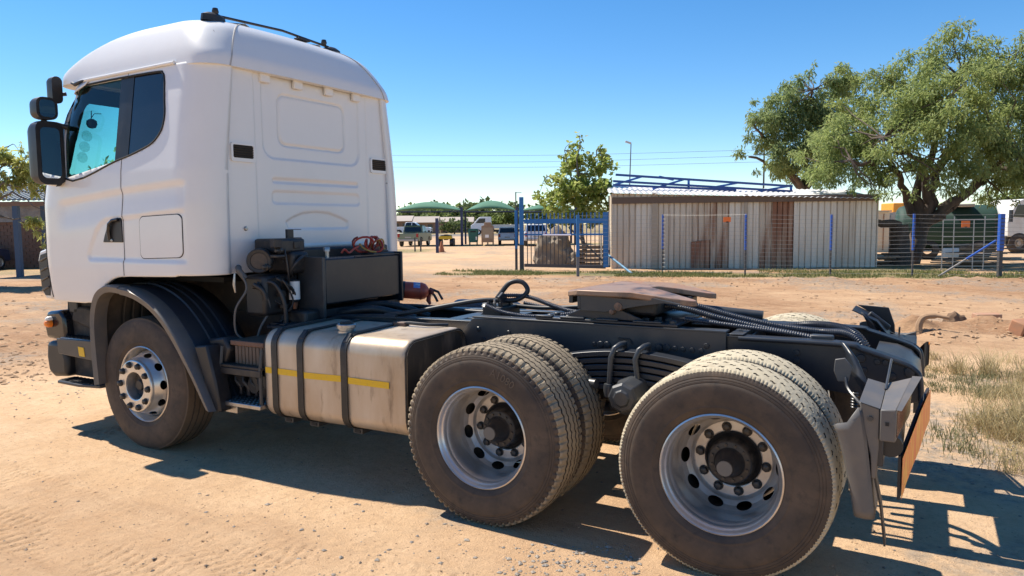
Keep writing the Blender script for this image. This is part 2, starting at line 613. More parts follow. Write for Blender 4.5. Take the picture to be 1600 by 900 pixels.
for i in range(nc):
    j = (i + 1) % nc
    for k in range(NL):
        f = (i * W_ + k, j * W_ + k, j * W_ + k + 1, i * W_ + k + 1)
        (door_f if i_seam <= i < i_front and k < NL - 3 else body_f).append(f)
def shell(fs, name):
    used = sorted(set(i for f in fs for i in f))
    mp = {a: b for b, a in enumerate(used)}
    mb = MB()
    mb.v = [vs[i] for i in used]
    mb.f = [tuple(mp[i] for i in f) for f in fs]
    return mb
def cutwin(mb):
    snap_open(mb, lambda c: c[1] < YC - 0.6 and c[0] > -5.5 and c[0] < -3.95, lambda p: (p[0], p[2]), WIN, lambda p, q: (q[0], sidey(q[0], q[1]), q[1]))
    snap_open(mb, lambda c: c[1] > YC + 0.6 and c[0] > -5.5 and c[0] < -3.95, lambda p: (p[0], p[2]), WIN, lambda p, q: (q[0], 2 * YC - sidey(q[0], q[1]), q[1]))
    snap_open(mb, lambda c: c[0] < -5.35, lambda p: (p[1], p[2]), WS, lambda p, q: (xfront(q[0], q[1]), q[0], q[1]))
    snap_open(mb, lambda c: c[0] > -3.72, lambda p: (p[1], p[2]), REARH, lambda p, q: (XR, q[0], p[2] if p[2] < 1.38 or p[2] > 2.91 else q[1]))
    return mb
def solid(o, t, mo=1):
    s_ = o.modifiers.new('thickness', 'SOLIDIFY')
    s_.thickness = t
    s_.offset = -1
    s_.material_offset = mo
    s_.material_offset_rim = 0
    return o
cab = solid(cutwin(shell(body_f, 'cab')).build('cab_shell', [M_white, M_int], T, smooth=50), 0.035)
dmb = cutwin(shell(door_f, 'door'))
door = solid(dmb.build('door', [M_white, M_int], T, smooth=50), 0.035)
# dark shut lines of the door
def seamline(pts, r=0.0032):
    MB().tube(pts, r, 6).build('door_shut_line', M_gap, door)
seamline([(X_SEAM, sidey(X_SEAM, z) + 0.0015, z) for z in np.linspace(zbot(X_SEAM) + 0.01, 2.245, 60)])
seamline([(X_SEAM, sidey(X_SEAM, z) + 0.0015, z) for z in np.linspace(2.882, 2.915, 4)])
seamline([(p[0], p[1] + 0.001, p[2]) for p in [colpt(cols[i_front], t / 60) for t in range(1, 42)]], 0.006)
fl = MB().b2((-5.75, YC - 1.12, 1.385), (-3.74, YC + 1.12, 1.42))
fl.b2((-5.74, YC - 1.05, 1.14), (-5.1, YC + 1.05, 1.38)).build('cab_floor', M_dirty, T)

# ------------------------------------------------------------------ rear wall pressing
RING_IN = rrect(0.868, 1.632, 2.377, 2.775, 0.07)
BIGR = rrect(0.69, 1.815, 2.262, 3.10, 0.11)
BARR = rrect(0.775, 1.785, 2.073, 2.105, 0.015)
LOWR = rrect(0.765, 1.80, 1.905, 2.005, 0.035)
ARC = [(0.93, 1.70), (0.90, 1.76), (0.98, 1.80), (1.10, 1.835), (1.25, 1.845), (1.40, 1.835), (1.55, 1.795), (1.64, 1.76), (1.64, 1.715), (1.62, 1.70)]
def rear_e(y, z):
    e = 0.0
    if z > 2.2: e -= 0.014 * (1 - sstep(-0.008, 0.008, sdist(BIGR, y, z)))
    if 2.3 < z < 2.85: e -= 0.013 * (1 - sstep(0.002, 0.014, abs(sdist(RING_IN, y, z))))
    if 2.0 < z < 2.16: e -= 0.014 * (1 - sstep(-0.010, 0.010, sdist(BARR, y, z)))
    if 1.86 < z < 2.05: e -= 0.009 * (1 - sstep(-0.008, 0.008, sdist(LOWR, y, z)))
    if 1.65 < z < 1.9: e -= 0.012 * (1 - sstep(-0.009, 0.009, sdist(ARC, y, z)))
    e += 0.008 * (1 - sstep(0.0, 0.012, y - 0.60)) + 0.008 * sstep(0.0, 0.012, y - 1.905)
    e += 0.006 * (1 - sstep(0.0, 0.01, abs(z - 1.56) - 0.005)) * (0.6 < y < 1.9)
    return e
pts = []
for i in range(201):
    t = i / 200
    row = []
    for j in range(191):
        z = 1.372 + (2.965 - 1.372) * j / 190
        h = float(np.interp(z, [1.37, 2.2, 2.97], [0.955, 0.945, 0.87]))
        y = YC - h + 2 * h * t
        row.append((-3.722 + rear_e(y, z), y, z))
    pts.append(row)
rp = MB().grid(pts).build('rear_wall', M_white, T, smooth=180)
for y0, y1, nm in ((0.380, 0.573, 'a'), (1.970, 2.172, 'b')):
    v_ = MB()
    po = rrect(y0 - 0.018, y1 + 0.018, 2.212, 2.352, 0.02, 3)
    pi = rrect(y0, y1, 2.240, 2.338, 0.012, 3)
    n = len(po)
    v_.add([(-3.700, p[0], p[1]) for p in po] + [(-3.700, p[0], p[1]) for p in pi] + [(-3.73, p[0], p[1]) for p in pi] + [(-3.725, p[0], p[1]) for p in po],
           [f for i in range(n) for f in ((i, (i + 1) % n, n + (i + 1) % n, n + i), (n + i, n + (i + 1) % n, 2 * n + (i + 1) % n, 2 * n + i), (3 * n + i, 3 * n + (i + 1) % n, (i + 1) % n, i))])
    ve = v_.build('air_vent', M_white, T)
    MB().b2((-3.712, y0, 2.240), (-3.709, y1, 2.338)).build('vent_opening', M_gap, ve)
    for k in range(5):
        z = 2.252 + k * 0.018
        MB().box((-3.704, (y0 + y1) / 2, z), (0.010, y1 - y0 - 0.006, 0.004), Matrix.Rotation(R(25), 3, 'Y')).build('slat', M_black, ve)
MB().lathe([(0.0, 0.014), (0.012, 0.013), (0.017, 0.006), (0.018, 0)], 16, (-3.712, 0.476, 1.709), 'x').build('bolt', M_steel, T)
for y in (0.72, 1.07, 1.43, 1.78):       # lugs between wall and roof lip
    MB().b2((-3.73, y - 0.05, 2.84), (-3.700, y + 0.05, 2.91)).build('gutter_lug', M_white, T, bevel=0.008)
# ------------------------------------------------------------------ roof
RZ = [2.905, 2.985, 3.06, 3.15, 3.23, 3.285, 3.318, 3.338, 3.350, 3.355]
RXF = [-5.66, -5.67, -5.58, -5.41, -5.18, -4.95, -4.74, -4.58, -4.45, -4.35]
RXR = [-3.645, -3.658, -3.695, -3.745, -3.80, -3.87, -3.955, -4.03, -4.10, -4.16]
RHW = [1.0885, 1.076, 1.055, 1.015, 0.965, 0.895, 0.805, 0.70, 0.56, 0.42]
tz = np.linspace(0, 1, len(RZ))
def rint(arr, t):
    P4 = spline([(a,) for a in arr], 10)
    return float(np.interp(t * (len(P4) - 1), range(len(P4)), [p[0] for p in P4]))
rl = []
NRL = 46
def roof_level(t):
    z, xf, xr, h = rint(RZ, t), rint(RXF, t), rint(RXR, t), rint(RHW, t)
    rf, rr = 0.22 + 0.10 * t, 0.20 + 0.16 * t
    bow = 0.08
    out = []
    for k in range(14): out.append((xr - 0.03 * (k / 14.0) ** 2, YC - (h - rr) * k / 14, z))
    for k in range(13):
        a = -k / 12 * PI / 2
        out.append((xr - 0.03 - rr + rr * math.cos(a), YC - h + rr + rr * math.sin(a), z))
    xc = xf + bow * ((h - rf) / h) ** 2 + rf
    x0 = xr - 0.03 - rr
    for k in range(1, 30): out.append((x0 + (xc - x0) * k / 30, YC - h, z))
    for k in range(15):
        a = -PI / 2 - k / 14 * PI / 2
        out.append((xc + rf * math.cos(a), YC - h + rf + rf * math.sin(a), z))
    for k in range(1, 16):
        y = (YC - h + rf) + (h - rf) * k / 16
        out.append((xf + bow * ((y - YC) / h) ** 2, y, z))
    hf = out
    return hf + [(xf, YC, z)] + [(p[0], 2 * YC - p[1], p[2]) for p in hf[:0:-1]]
for i in range(NRL + 1): rl.append(roof_level((i / NRL)))
rm = MB()
n = len(rl[0])
under = [(YC + (p[0] * 0), p[1], p[2]) for p in rl[0]]
rm.add([p for l in rl for p in l], [(i * n + k, i * n + (k + 1) % n, (i + 1) * n + (k + 1) % n, (i + 1) * n + k) for i in range(NRL) for k in range(n)])
top = len(rm.v)
rm.v.append((np.mean([p[0] for p in rl[-1]]), YC, 3.359))
rm.f += [((NRL) * n + k, NRL * n + (k + 1) % n, top) for k in range(n)]
# underside lip
ins = len(rm.v)
rm.v += [(float(-4.55 + (p[0] + 4.55) * 0.93), float(YC + (p[1] - YC) * 0.90), 2.903) for p in rl[0]]
rm.f += [(k, (k + 1) % n, ins + (k + 1) % n, ins + k) for k in range(n)]
roof = rm.build('roof', M_white, T, smooth=50)
for s_ in (0, 1):
    pth = [l[13 + 1] for l in rl[:40]]
    pth = [(p[0] + 0.001, (2 * YC - p[1]) if s_ else p[1], p[2]) for p in pth]
    MB().tube(pth, 0.006, 6).build('roof_seam', M_seal, roof)
lg = MB()
pth = []
for k in range(40):
    x = -5.40 + (1.38) * k / 39
    pth.append((x, sidey(x, 2.905) - 0.004, 2.905 + 0.022 * k / 39))
lg.tube(pth, 0.014, 8).build('drip_rail', M_white, T, smooth=60)
MB().tube([(p[0], 2 * YC - p[1], p[2]) for p in pth], 0.016, 8).build('drip_rail', M_white, T, smooth=60)
# cap strip between shell and roof
MB().b2((-5.2, YC - 1.03, 2.90), (-3.93, YC + 1.03, 2.932)).build('roof_flange', M_white, T)
# roof lamp bar
lb = MB().tube([(-4.0, 0.42, 3.318), (-4.0, 0.54, 3.345), (-4.0, 1.2, 3.378), (-4.0, 1.75, 3.352), (-4.0, 1.86, 3.322)], 0.011, 8).build('roof_bar', M_black, T)
for y, z in ((0.50, 3.325), (1.80, 3.325)):
    f_ = MB().lathe([(0.0, 0.035), (0.03, 0.03), (0.055, 0.01), (0.06, -0.04)], 14, (-4.0, y, z), 'z')
    f_.v = [(-4.0 + (a[0] + 4.0) * 0.8, y + (a[1] - y) * 1.9, a[2]) for a in f_.v]
    f_.build('bar_foot', M_black, lb)
for y, z in ((0.52, 3.372), (1.70, 3.378)):
    MB().lathe([(0.0, 0.03), (0.02, 0.026), (0.027, 0.0), (0.02, -0.02)], 12, (-4.0, y, z), 'z').build('knob', M_black, lb)
MB().b2((-4.03, 1.36, 3.338), (-3.97, 1.50, 3.358)).build('bar_clip', M_black, lb, bevel=0.006)
for y in (0.385, 2.05):
    MB().box((-3.83, y, 3.165), (0.035, 0.05, 0.008), Matrix.Rotation(R(48), 3, 'Y')).build('roof_clip', M_seal, roof)

# ------------------------------------------------------------------ glazing
def pane(poly, off, name, mt, parent, far=False, thick=0.0):
    c = np.mean(poly, 0)
    mb = MB()
    P3 = []
    for s_ in (1.0, 0.66, 0.33):
        for p in poly:
            q = c + (np.array(p) - c) * s_
            y = sidey(q[0], q[1]) + off
            P3.append((q[0], 2 * YC - y if far else y, q[1]))
    yq = sidey(c[0], c[1]) + off
    P3.append((c[0], 2 * YC - yq if far else yq, c[1]))
    n = len(poly)
    fs = [(r_ * n + i, r_ * n + (i + 1) % n, (r_ + 1) * n + (i + 1) % n, (r_ + 1) * n + i) for r_ in (0, 1) for i in range(n)]
    fs += [(2 * n + i, 2 * n + (i + 1) % n, 3 * n) for i in range(n)]
    return mb.add(P3, fs).build(name, mt, parent, smooth=180)
def clip_x(poly, x0, x1):
    out = []
    for lim, sg in ((x0, 1), (x1, -1)):
        src = out if out else [tuple(p) for p in poly]
        res = []
        for i in range(len(src)):
            a, b = src[i - 1], src[i]
            ia, ib = (a[0] - lim) * sg >= 0, (b[0] - lim) * sg >= 0
            if ia != ib:
                t = (lim - a[0]) / (b[0] - a[0])
                res.append((lim, a[1] + (b[1] - a[1]) * t))
            if ib:
                res.append(b)
        out = res
    return out
WINS = [tuple(p) for p in spline(WIN, 5, True)]
for far in (False, True):
    w1 = pane(clip_x(WINS, -6, -4.63), 0.014, 'side_window', M_glassf, door if not far else T, far)
    pane(clip_x(WINS, -4.52, -3), 0.010, 'quarter_panel', M_darkgl, T, far)
    pane(clip_x(WINS, -4.66, -4.50), 0.006, 'window_pillar', M_black, T, far)
    pth = [(p[0], (2 * YC - sidey(*p) + 0.001) if far else sidey(*p) - 0.001, p[1]) for p in WINS]
    MB().tube(pth, 0.008, 6, closed=True).build('window_seal', M_gap, T)
    # black pillar strip ahead of the window
    st = MB()
    rows = []
    for z in np.linspace(2.10, 2.79, 16):
        xe = float(np.interp(z, [2.128, 2.76], [-5.300, -5.395]))
        rows.append([(x, (2 * YC - sidey(x, z) + 0.004) if far else sidey(x, z) - 0.004, z) for x in (xe + 0.01, xe - 0.03, xe - 0.07)])
    st.grid(rows).build('pillar_trim', M_black, T, smooth=180)
rows = []
for j in range(25):
    z = 2.15 + 0.67 * j / 24
    rows.append([(xfront(y, z) + 0.012, y, z) for y in np.linspace(YC - 0.95, YC + 0.95, 25)])
MB().grid(rows).build('windscreen', M_glassw, T, smooth=180)
MB().tube([(xfront(p[0], p[1]), p[0], p[1]) for p in WS], 0.016, 6, closed=True).build('windscreen_seal', M_gap, T)
# things inside the cab
dash = MB().prism([(-5.80, 1.45), (-5.80, 2.10), (-5.55, 2.14), (-5.28, 2.04), (-5.20, 1.80), (-5.30, 1.45)], YC - 1.08, YC + 1.08).build('dashboard', M_int, T, bevel=0.03)
for y in (0.72, 1.82):
    st = MB().b2((-4.85, y - 0.26, 1.78), (-4.35, y + 0.26, 1.92)).build('seat', M_seat, T, bevel=0.05, bseg=3)
    MB().box((-4.36, y, 2.20), (0.16, 0.46, 0.66), Matrix.Rotation(R(10), 3, 'Y')).build('backrest', M_seat, st, bevel=0.05, bseg=3)
    MB().b2((-4.34, y - 0.14, 2.52), (-4.24, y + 0.14, 2.68)).build('headrest', M_seat, st, bevel=0.03, bseg=3)
MB().tube([(-5.12 + 0.06 * math.sin(a), 1.82 + 0.22 * math.cos(a), 2.10 + 0.20 * math.sin(a)) for a in np.linspace(0, 2 * PI, 24, endpoint=False)], 0.016, 8, closed=True).build('steering_wheel', M_black, T)
MB().b2((-4.32, YC - 1.0, 1.5), (-4.28, YC + 1.0, 2.78)).build('bunk_curtain', M_int, T)
pd = MB()
pd.tube([(-5.42, 0.375, 2.72), (-5.42, 0.37, 2.655)], 0.004, 5)
pd.tube([(-5.42, 0.365, 2.652), (-5.42, 0.40, 2.70), (-5.42, 0.46, 2.705)], 0.003, 5)
bl = MB().lathe([(0, -0.045), (0.03, -0.036), (0.043, -0.01), (0.040, 0.02), (0.018, 0.036), (0, 0.038)], 14, (-5.42, 0.372, 2.615), 'z')
pd.add(bl.v, bl.f)
pd.build('hanging_ornament', M_black, T)
for z in (2.525, 2.435, 2.345):
    x = xfront(0.44, z) + 0.022
    MB().lathe([(0.048, 0.0), (0.046, 0.003), (0.0, 0.003)], 20, (x, 0.425, z), 'x').build('licence_disc', glass_mat('faded_disc_paper', (0.66, 0.74, 0.70)), T)
# ------------------------------------------------------------------ side furniture of the cab
hp = rrect(-4.36, -3.886, 1.492, 1.803, 0.045)
hp = [(p[0], p[1] + (p[0] + 4.36) * 0.03) for p in hp]
def conform(poly, off, name, mt, parent, thick):
    mb = MB()
    n = len(poly)
    c = np.mean(poly, 0)
    base = [(p[0], sidey(p[0], p[1]) - off, p[1]) for p in poly]
    mb.add(base + [(p[0], p[1] + thick, p[2]) for p in base], [tuple(range(n))] + [(i, (i + 1) % n, n + (i + 1) % n, n + i) for i in range(n)])
    return mb.build(name, mt, parent, smooth=30, bevel=0)
conform([(p[0] + (p[0] + 4.12) * 0.025, p[1] + (p[1] - 1.65) * 0.036) for p in hp], 0.003, 'locker_hatch_gap', M_gap, T, 0.01)
conform(hp, 0.0055, 'locker_hatch', M_white, T, 0.012)
hd = MB()
ho = [(-4.82, 1.612), (-4.80, 1.66), (-4.745, 1.76), (-4.715, 1.79), (-4.66, 1.800), (-4.578, 1.800), (-4.572, 1.612)]
hd.prism([(p[0], p[1]) for p in ho], YC - hw_(1.7) + 0.004, YC - hw_(1.7) + 0.03)
hdl = hd.build('door_handle', M_black, door, bevel=0.004)
MB().tube([(-4.722, 0.030, 1.63), (-4.722, 0.022, 1.70), (-4.705, 0.020, 1.755), (-4.66, 0.022, 1.782), (-4.60, 0.026, 1.788)], 0.014, 8).build('handle_grip', M_darkgl, door)
MB().lathe([(0.0, -0.004), (0.010, -0.003), (0.012, 0.004)], 14, (-4.70, 0.030, 1.628), 'y').build('door_lock', M_steel, door)
# small visor over the window front corner, with its catch
vz = MB()
rows = []
for k in range(12):
    t = k / 11
    x = -5.40 + 0.33 * t
    w = 0.062 * math.sin(PI * min(1, 0.15 + t * 0.85)) ** 0.6
    rows.append([(x, sidey(x, 2.87) - 0.008 - q * 0.03 * math.sin(PI * t), 2.862 - 0.014 + 0.03 * t - q * w + 0.02) for q in (0, 0.5, 1.0)])
vz.grid(rows)
solid(vz.build('window_visor', M_white, T, smooth=180), 0.006, 0)
MB().tube([(-5.30, 0.150, 2.905), (-5.24, 0.140, 2.885), (-5.16, 0.145, 2.905), (-5.08, 0.15, 2.912)], [0.010, 0.016, 0.010, 0.006], 8).build('visor_catch', M_black, T)
# mirrors
def rbox_(mb, c, d, r, rot=None, n=4):
    "a box with rounded outline in y,z and crowned front"
    po = rrect(-d[1] / 2, d[1] / 2, -d[2] / 2, d[2] / 2, r, n)
    lay = [(-0.5, 0.72), (-0.38, 0.90), (-0.15, 0.985), (0.15, 1.0), (0.5, 1.0)]
    vs_ = [Vector((t * d[0], p[0] * s_, p[1] * s_)) for t, s_ in lay for p in po]
    k = len(po)
    fs_ = [(i * k + j, i * k + (j + 1) % k, (i + 1) * k + (j + 1) % k, (i + 1) * k + j) for i in range(len(lay) - 1) for j in range(k)]
    fs_ += [tuple(range(k - 1, -1, -1)), tuple((len(lay) - 1) * k + j for j in range(k))]
    if rot is not None:
        vs_ = [rot @ a for a in vs_]
    return mb.add([a + Vector(c) for a in vs_], fs_)
for far in (False, True):
    sg = -1 if far else 1
    def my(y): return 2 * YC - y if far else y
    rot = Matrix.Rotation(R(-1 * sg), 3, 'Z')
    mh = rbox_(MB(), (-5.37, my(-0.055), 2.325), (0.16, 0.215, 0.50), 0.065, rot).build('wing_mirror', M_black, T, smooth=50)
    f_ = rot @ Vector((0.081, 0.0, 0))
    gm = MB()
    po = rrect(-0.075, 0.075, -0.20, 0.20, 0.04)
    gm.add([Vector((-5.37, my(-0.055), 2.325)) + f_ + (rot @ Vector((0.001, p[0], p[1]))) for p in po], [tuple(range(len(po)))])
    gm.build('mirror_glass', M_mirror, mh, smooth=0)
    mw = rbox_(MB(), (-5.36, my(-0.06), 2.675), (0.13, 0.165, 0.175), 0.055, rot).build('wide_angle_mirror', M_black, T, smooth=50)
    f_ = rot @ Vector((0.066, 0.0, 0))
    gm = MB()
    po = rrect(-0.06, 0.06, -0.068, 0.068, 0.035)
    gm.add([Vector((-5.36, my(-0.06), 2.675)) + f_ + (rot @ Vector((0.001, p[0], p[1]))) for p in po], [tuple(range(len(po)))])
    gm.build('mirror_glass', M_mirror, mw, smooth=0)
    rbox_(MB(), (-5.53, my(0.135), 2.865), (0.10, 0.085, 0.22), 0.04, rot).build('kerb_mirror', M_black, T, smooth=50)
    MB().tube([(-5.36, my(0.06), 2.10), (-5.38, my(0.02), 2.09), (-5.38, my(-0.03), 2.10), (-5.38, my(-0.05), 2.16)], [0.030, 0.026, 0.024, 0.024], 10).build('mirror_arm', M_black, T)
    MB().tube([(-5.33, my(0.11), 2.545), (-5.36, my(0.04), 2.565), (-5.37, my(-0.03), 2.56)], 0.020, 10).build('mirror_arm', M_black, T)
    MB().tube([(-5.37, my(-0.05), 2.54), (-5.365, my(-0.055), 2.62)], 0.022, 10).build('mirror_arm', M_black, T)
    MB().tube([(-5.47, my(0.20), 2.84), (-5.52, my(0.15), 2.83)], 0.016, 8).build('mirror_arm', M_black, T)
    MB().tube([(-5.36, my(-0.10), 2.10), (-5.35, my(-0.0), 2.082)], 0.020, 8).build('mirror_base_trim', M_clear, T)
# front grille side: white cheek with black slots
gr = MB()
po = [(-5.80, 1.12), (-5.86, 1.18), (-5.895, 1.45), (-5.86, 1.53), (-5.70, 1.57), (-5.66, 1.54), (-5.70, 1.2), (-5.72, 1.12)]
gr.prism(po, 0.115, 0.30)
gro = gr.build('grille_cheek', M_white, T, bevel=0.015)
MB().prism([(-5.80, 1.15), (-5.848, 1.2), (-5.872, 1.44), (-5.84, 1.50), (-5.72, 1.525), (-5.69, 1.50), (-5.725, 1.2), (-5.73, 1.15)], 0.108, 0.14).build('grille_mesh', M_black, gro, bevel=0.004)
for k in range(4):
    z = 1.21 + k * 0.085
    MB().box((-5.785, 0.106, z), (0.12, 0.012, 0.016), Matrix.Rotation(R(-18), 3, 'Y')).build('slat', M_darkgl, gro, bevel=0.003)
MB().b2((-5.93, 0.3, 1.12), (-5.80, 2 * YC - 0.3, 1.95)).build('grille', M_white, T, bevel=0.03)
# ------------------------------------------------------------------ wheels
def tri(t):
    t = t % 1.0
    return 4 * abs(t - 0.5) - 1
def make_tyre(kind):
    "tyre round the y axis, outer face at y = -0.155; returns mesh"
    if kind == 'rib':
        NP, NS = 74, 8
        grooves = [(-0.072, 0.0035, 0.012, 0.006), (-0.026, 0.0028, 0.010, 0.006), (0.026, 0.0028, 0.010, 0.006), (0.072, 0.0035, 0.012, 0.006)]
    elif kind == 'block':
        NP, NS = 40, 14
        grooves = [(-0.092, 0.0055, 0.010, 0.0), (-0.046, 0.005, 0.010, 0.0), (0.0, 0.005, 0.010, 0.0), (0.046, 0.005, 0.010, 0.0), (0.092, 0.0055, 0.010, 0.0)]
    else:
        NP, NS = 60, 6
        grooves = [(-0.075, 0.003, 0.004, 0.0015), (-0.028, 0.003, 0.004, 0.0015), (0.028, 0.003, 0.004, 0.0015), (0.075, 0.003, 0.004, 0.0015)]
    N = NP * NS
    def crown(y): return 0.5255 - 0.010 * (abs(y) / 0.128) ** 2.4
    colsT = []           # (y, groove index or None, side)
    edges = [-0.128, -0.118, -0.106]
    ys = []
    for y in edges: ys.append((y, None))
    for gi, (yg, w, d, z) in enumerate(grooves):
        ys += [(yg - w - 0.003, (gi, 0)), (yg - w, (gi, 1)), (yg + w, (gi, 1)), (yg + w + 0.003, (gi, 0))]
        if gi < len(grooves) - 1:
            ys.append(((yg + grooves[gi + 1][0]) / 2, None))
    for y in edges[::-1]: ys.append((-y, None))
    # sidewall: bead up to shoulder
    sw = [(0.286, 0.104), (0.290, 0.122), (0.300, 0.136), (0.318, 0.1455), (0.3275, 0.1485), (0.330, 0.1505), (0.334, 0.1510), (0.3365, 0.1500), (0.345, 0.1520), (0.375, 0.1555), (0.405, 0.1560), (0.432, 0.1540), (0.4485, 0.1515)]
    if kind == 'front':
        sw += [(0.470, 0.1475), (0.488, 0.1415), (0.496, 0.138), (0.499, 0.1355), (0.5075, 0.1325)]
    else:
        sw += [(0.451, 0.1490), (0.4535, 0.1505), (0.462, 0.1490), (0.4645, 0.1460), (0.467, 0.1475), (0.4755, 0.1455), (0.478, 0.1425), (0.4805, 0.1440), (0.492, 0.1405), (0.504, 0.1350)]
    prof_n = len(sw)
    M = prof_n * 2 + len(ys)
    ang = 2 * PI * np.arange(N) / N
    ph = (np.arange(N) % NS) / NS
    V = np.zeros((N, M, 3))
    mats_col = np.zeros((N, M), int)
    def put(c, r, y):
        V[:, c, 0] = r * np.cos(ang)
        V[:, c, 2] = r * np.sin(ang)
        V[:, c, 1] = y
    rng = np.random.RandomState(3)
    def notch(side):
        "1 inside a shoulder lug notch"
        p = (ph + (0.37 if side > 0 else 0.0)) % 1
        return ((p < 0.26)).astype(float)
    for i, (r, y) in enumerate(sw):
        for side in (-1, 1):
            c = i if side < 0 else M - 1 - i
            rr = np.full(N, r)
            yy = np.full(N, y)
            if kind == 'rib' and i >= prof_n - 2:
                nk = notch(side)
                k = 0.5 if i == prof_n - 2 else 1.0
                rr = rr - 0.009 * nk * k
                yy = yy - 0.007 * nk * k
            if kind == 'block' and i >= prof_n - 1:
                nk = (((np.arange(N) * 7) % 10) < 3).astype(float)
                rr = rr - 0.004 * nk
                yy = yy - 0.003 * nk
            put(c, rr, side * yy)
    for j, (y, gi) in enumerate(ys):
        c = prof_n + j
        rr = np.full(N, crown(y))
        yy = np.full(N, y)
        if gi is not None:
            yg, w, d, zz = grooves[gi[0]]
            if kind == 'block':
                p = (ph + 0.5 * (gi[0] % 2)) % 1.0
                on = (p < 0.25).astype(float)
                skew = np.where(p < 0.12, -0.006, 0.006) * on
                rr = rr - d * on * gi[1]
                yy = yy + skew
            else:
                rr = rr - d * gi[1]
                zig = np.array([tri(t + 0.25 * gi[0]) for t in ph])
                yy = yy + zz * zig
        elif abs(y) > 0.1:
            side = -1 if y < 0 else 1
            if kind == 'rib':
                k = {0.128: 1.0, 0.118: 1.0, 0.106: 0.85}[abs(y)]
                rr = rr - 0.011 * notch(side) * k
            elif kind == 'block':
                nk = (((np.arange(N) * 7) % 10) < 3).astype(float)
                rr = rr - (0.006 if abs(y) > 0.12 else 0.0) * nk
        put(c, rr + 0.0006 * rng.randn(N), yy)
    vs_ = V.reshape(-1, 3)
    fs_ = []
    mi = []
    first, last = prof_n - 1, M - prof_n
    for a in range(N):
        b = (a + 1) % N
        for c in range(M - 1):
            fs_.append((a * M + c, b * M + c, b * M + c + 1, a * M + c + 1))
            if c < first or c >= last:
                mi.append(0)
            else:
                j = c - prof_n
                deep = False
                if 0 <= j < len(ys) - 1:
                    g1, g2 = ys[j][1], ys[j + 1][1]
                    if g1 is not None and g2 is not None and (g1[1] or g2[1]):
                        deep = kind != 'block' or (((a % NS) / NS + 0.5 * (g1[0] % 2)) % 1.0) < 0.25
                mi.append(2 if deep else 1)
    me = bpy.data.meshes.new('tyre_' + kind)
    me.from_pydata(vs_.tolist(), [], fs_)
    for q in (M_side, M_treadw if kind == 'block' else (M_tread if kind == 'rib' else mat('brown_front_tread', (0.13, 0.092, 0.06), 0.88, var=(7, (0.08, 0.06, 0.042), 0.4, 0.75))), M_groove):
        me.materials.append(q)
    me.polygons.foreach_set('material_index', mi)
    me.shade_smooth()
    me.set_sharp_from_angle(angle=R(38))
    me.flip_normals() if False else None
    return me
def punch_rows(prof, n, holes, hole_rings, hole_half):
    "lathe faces with n steps; the rings in hole_rings lose the faces inside `holes` evenly spaced ovals"
    mb = MB().lathe(prof, n)
    r0, r1 = hole_rings
    step = n // holes
    keep, gone = [], []
    for i in range(len(prof) - 1):
        for k in range(n):
            kk = (k + 0.5) % step - step / 2
            t = ((i + 0.5) - (r0 + r1) / 2) / ((r1 - r0) / 2)
            f = mb.f[i * n + k]
            (gone if (r0 <= i < r1 and (kk / hole_half) ** 2 + t * t < 1.0) else keep).append(f)
    mb.f = keep
    # pull the rim of each hole onto the oval
    rim = set(q for f in gone for q in f) & set(q for f in keep for q in f)
    for q in rim:
        i, k = divmod(q, n)
        ctr = (round((k - step / 2) / step)) * step + step / 2
        kk = k - ctr
        t = (i - (r0 + r1) / 2) / ((r1 - r0) / 2)
        l = math.hypot(kk / hole_half, t)
        if l < 1e-6: continue
        kk2, t2 = kk / l, t / l
        ii = (r0 + r1) / 2 + t2 * (r1 - r0) / 2
        i0 = max(0, min(len(prof) - 2, int(math.floor(ii))))
        fr = ii - i0
        rr = prof[i0][0] * (1 - fr) + prof[i0 + 1][0] * fr
        hh = prof[i0][1] * (1 - fr) + prof[i0 + 1][1] * fr
        a = 2 * PI * (ctr + kk2) / n
        mb.v[q] = (rr * math.cos(a), hh, rr * math.sin(a))
    return mb
def subdiv(prof, k):
    out = []
    for i in range(len(prof) - 1):
        for j in range(k):
            t = j / k
            out.append((prof[i][0] * (1 - t) + prof[i + 1][0] * t, prof[i][1] * (1 - t) + prof[i + 1][1] * t))
    return out + [prof[-1]]
TY = {k: make_tyre(k) for k in ('rib', 'block', 'front')}
WHEEL0 = {}
def nut_mesh():
    mb = MB()
    mb.lathe([(0.025, 0.0), (0.025, -0.004), (0.0225, -0.005), (0.0225, -0.018), (0.020, -0.022), (0.014, -0.025), (0.0, -0.026)], 6)
    mb.lathe([(0.026, 0.001), (0.026, -0.003), (0.0, -0.0035)], 14)
    return mb
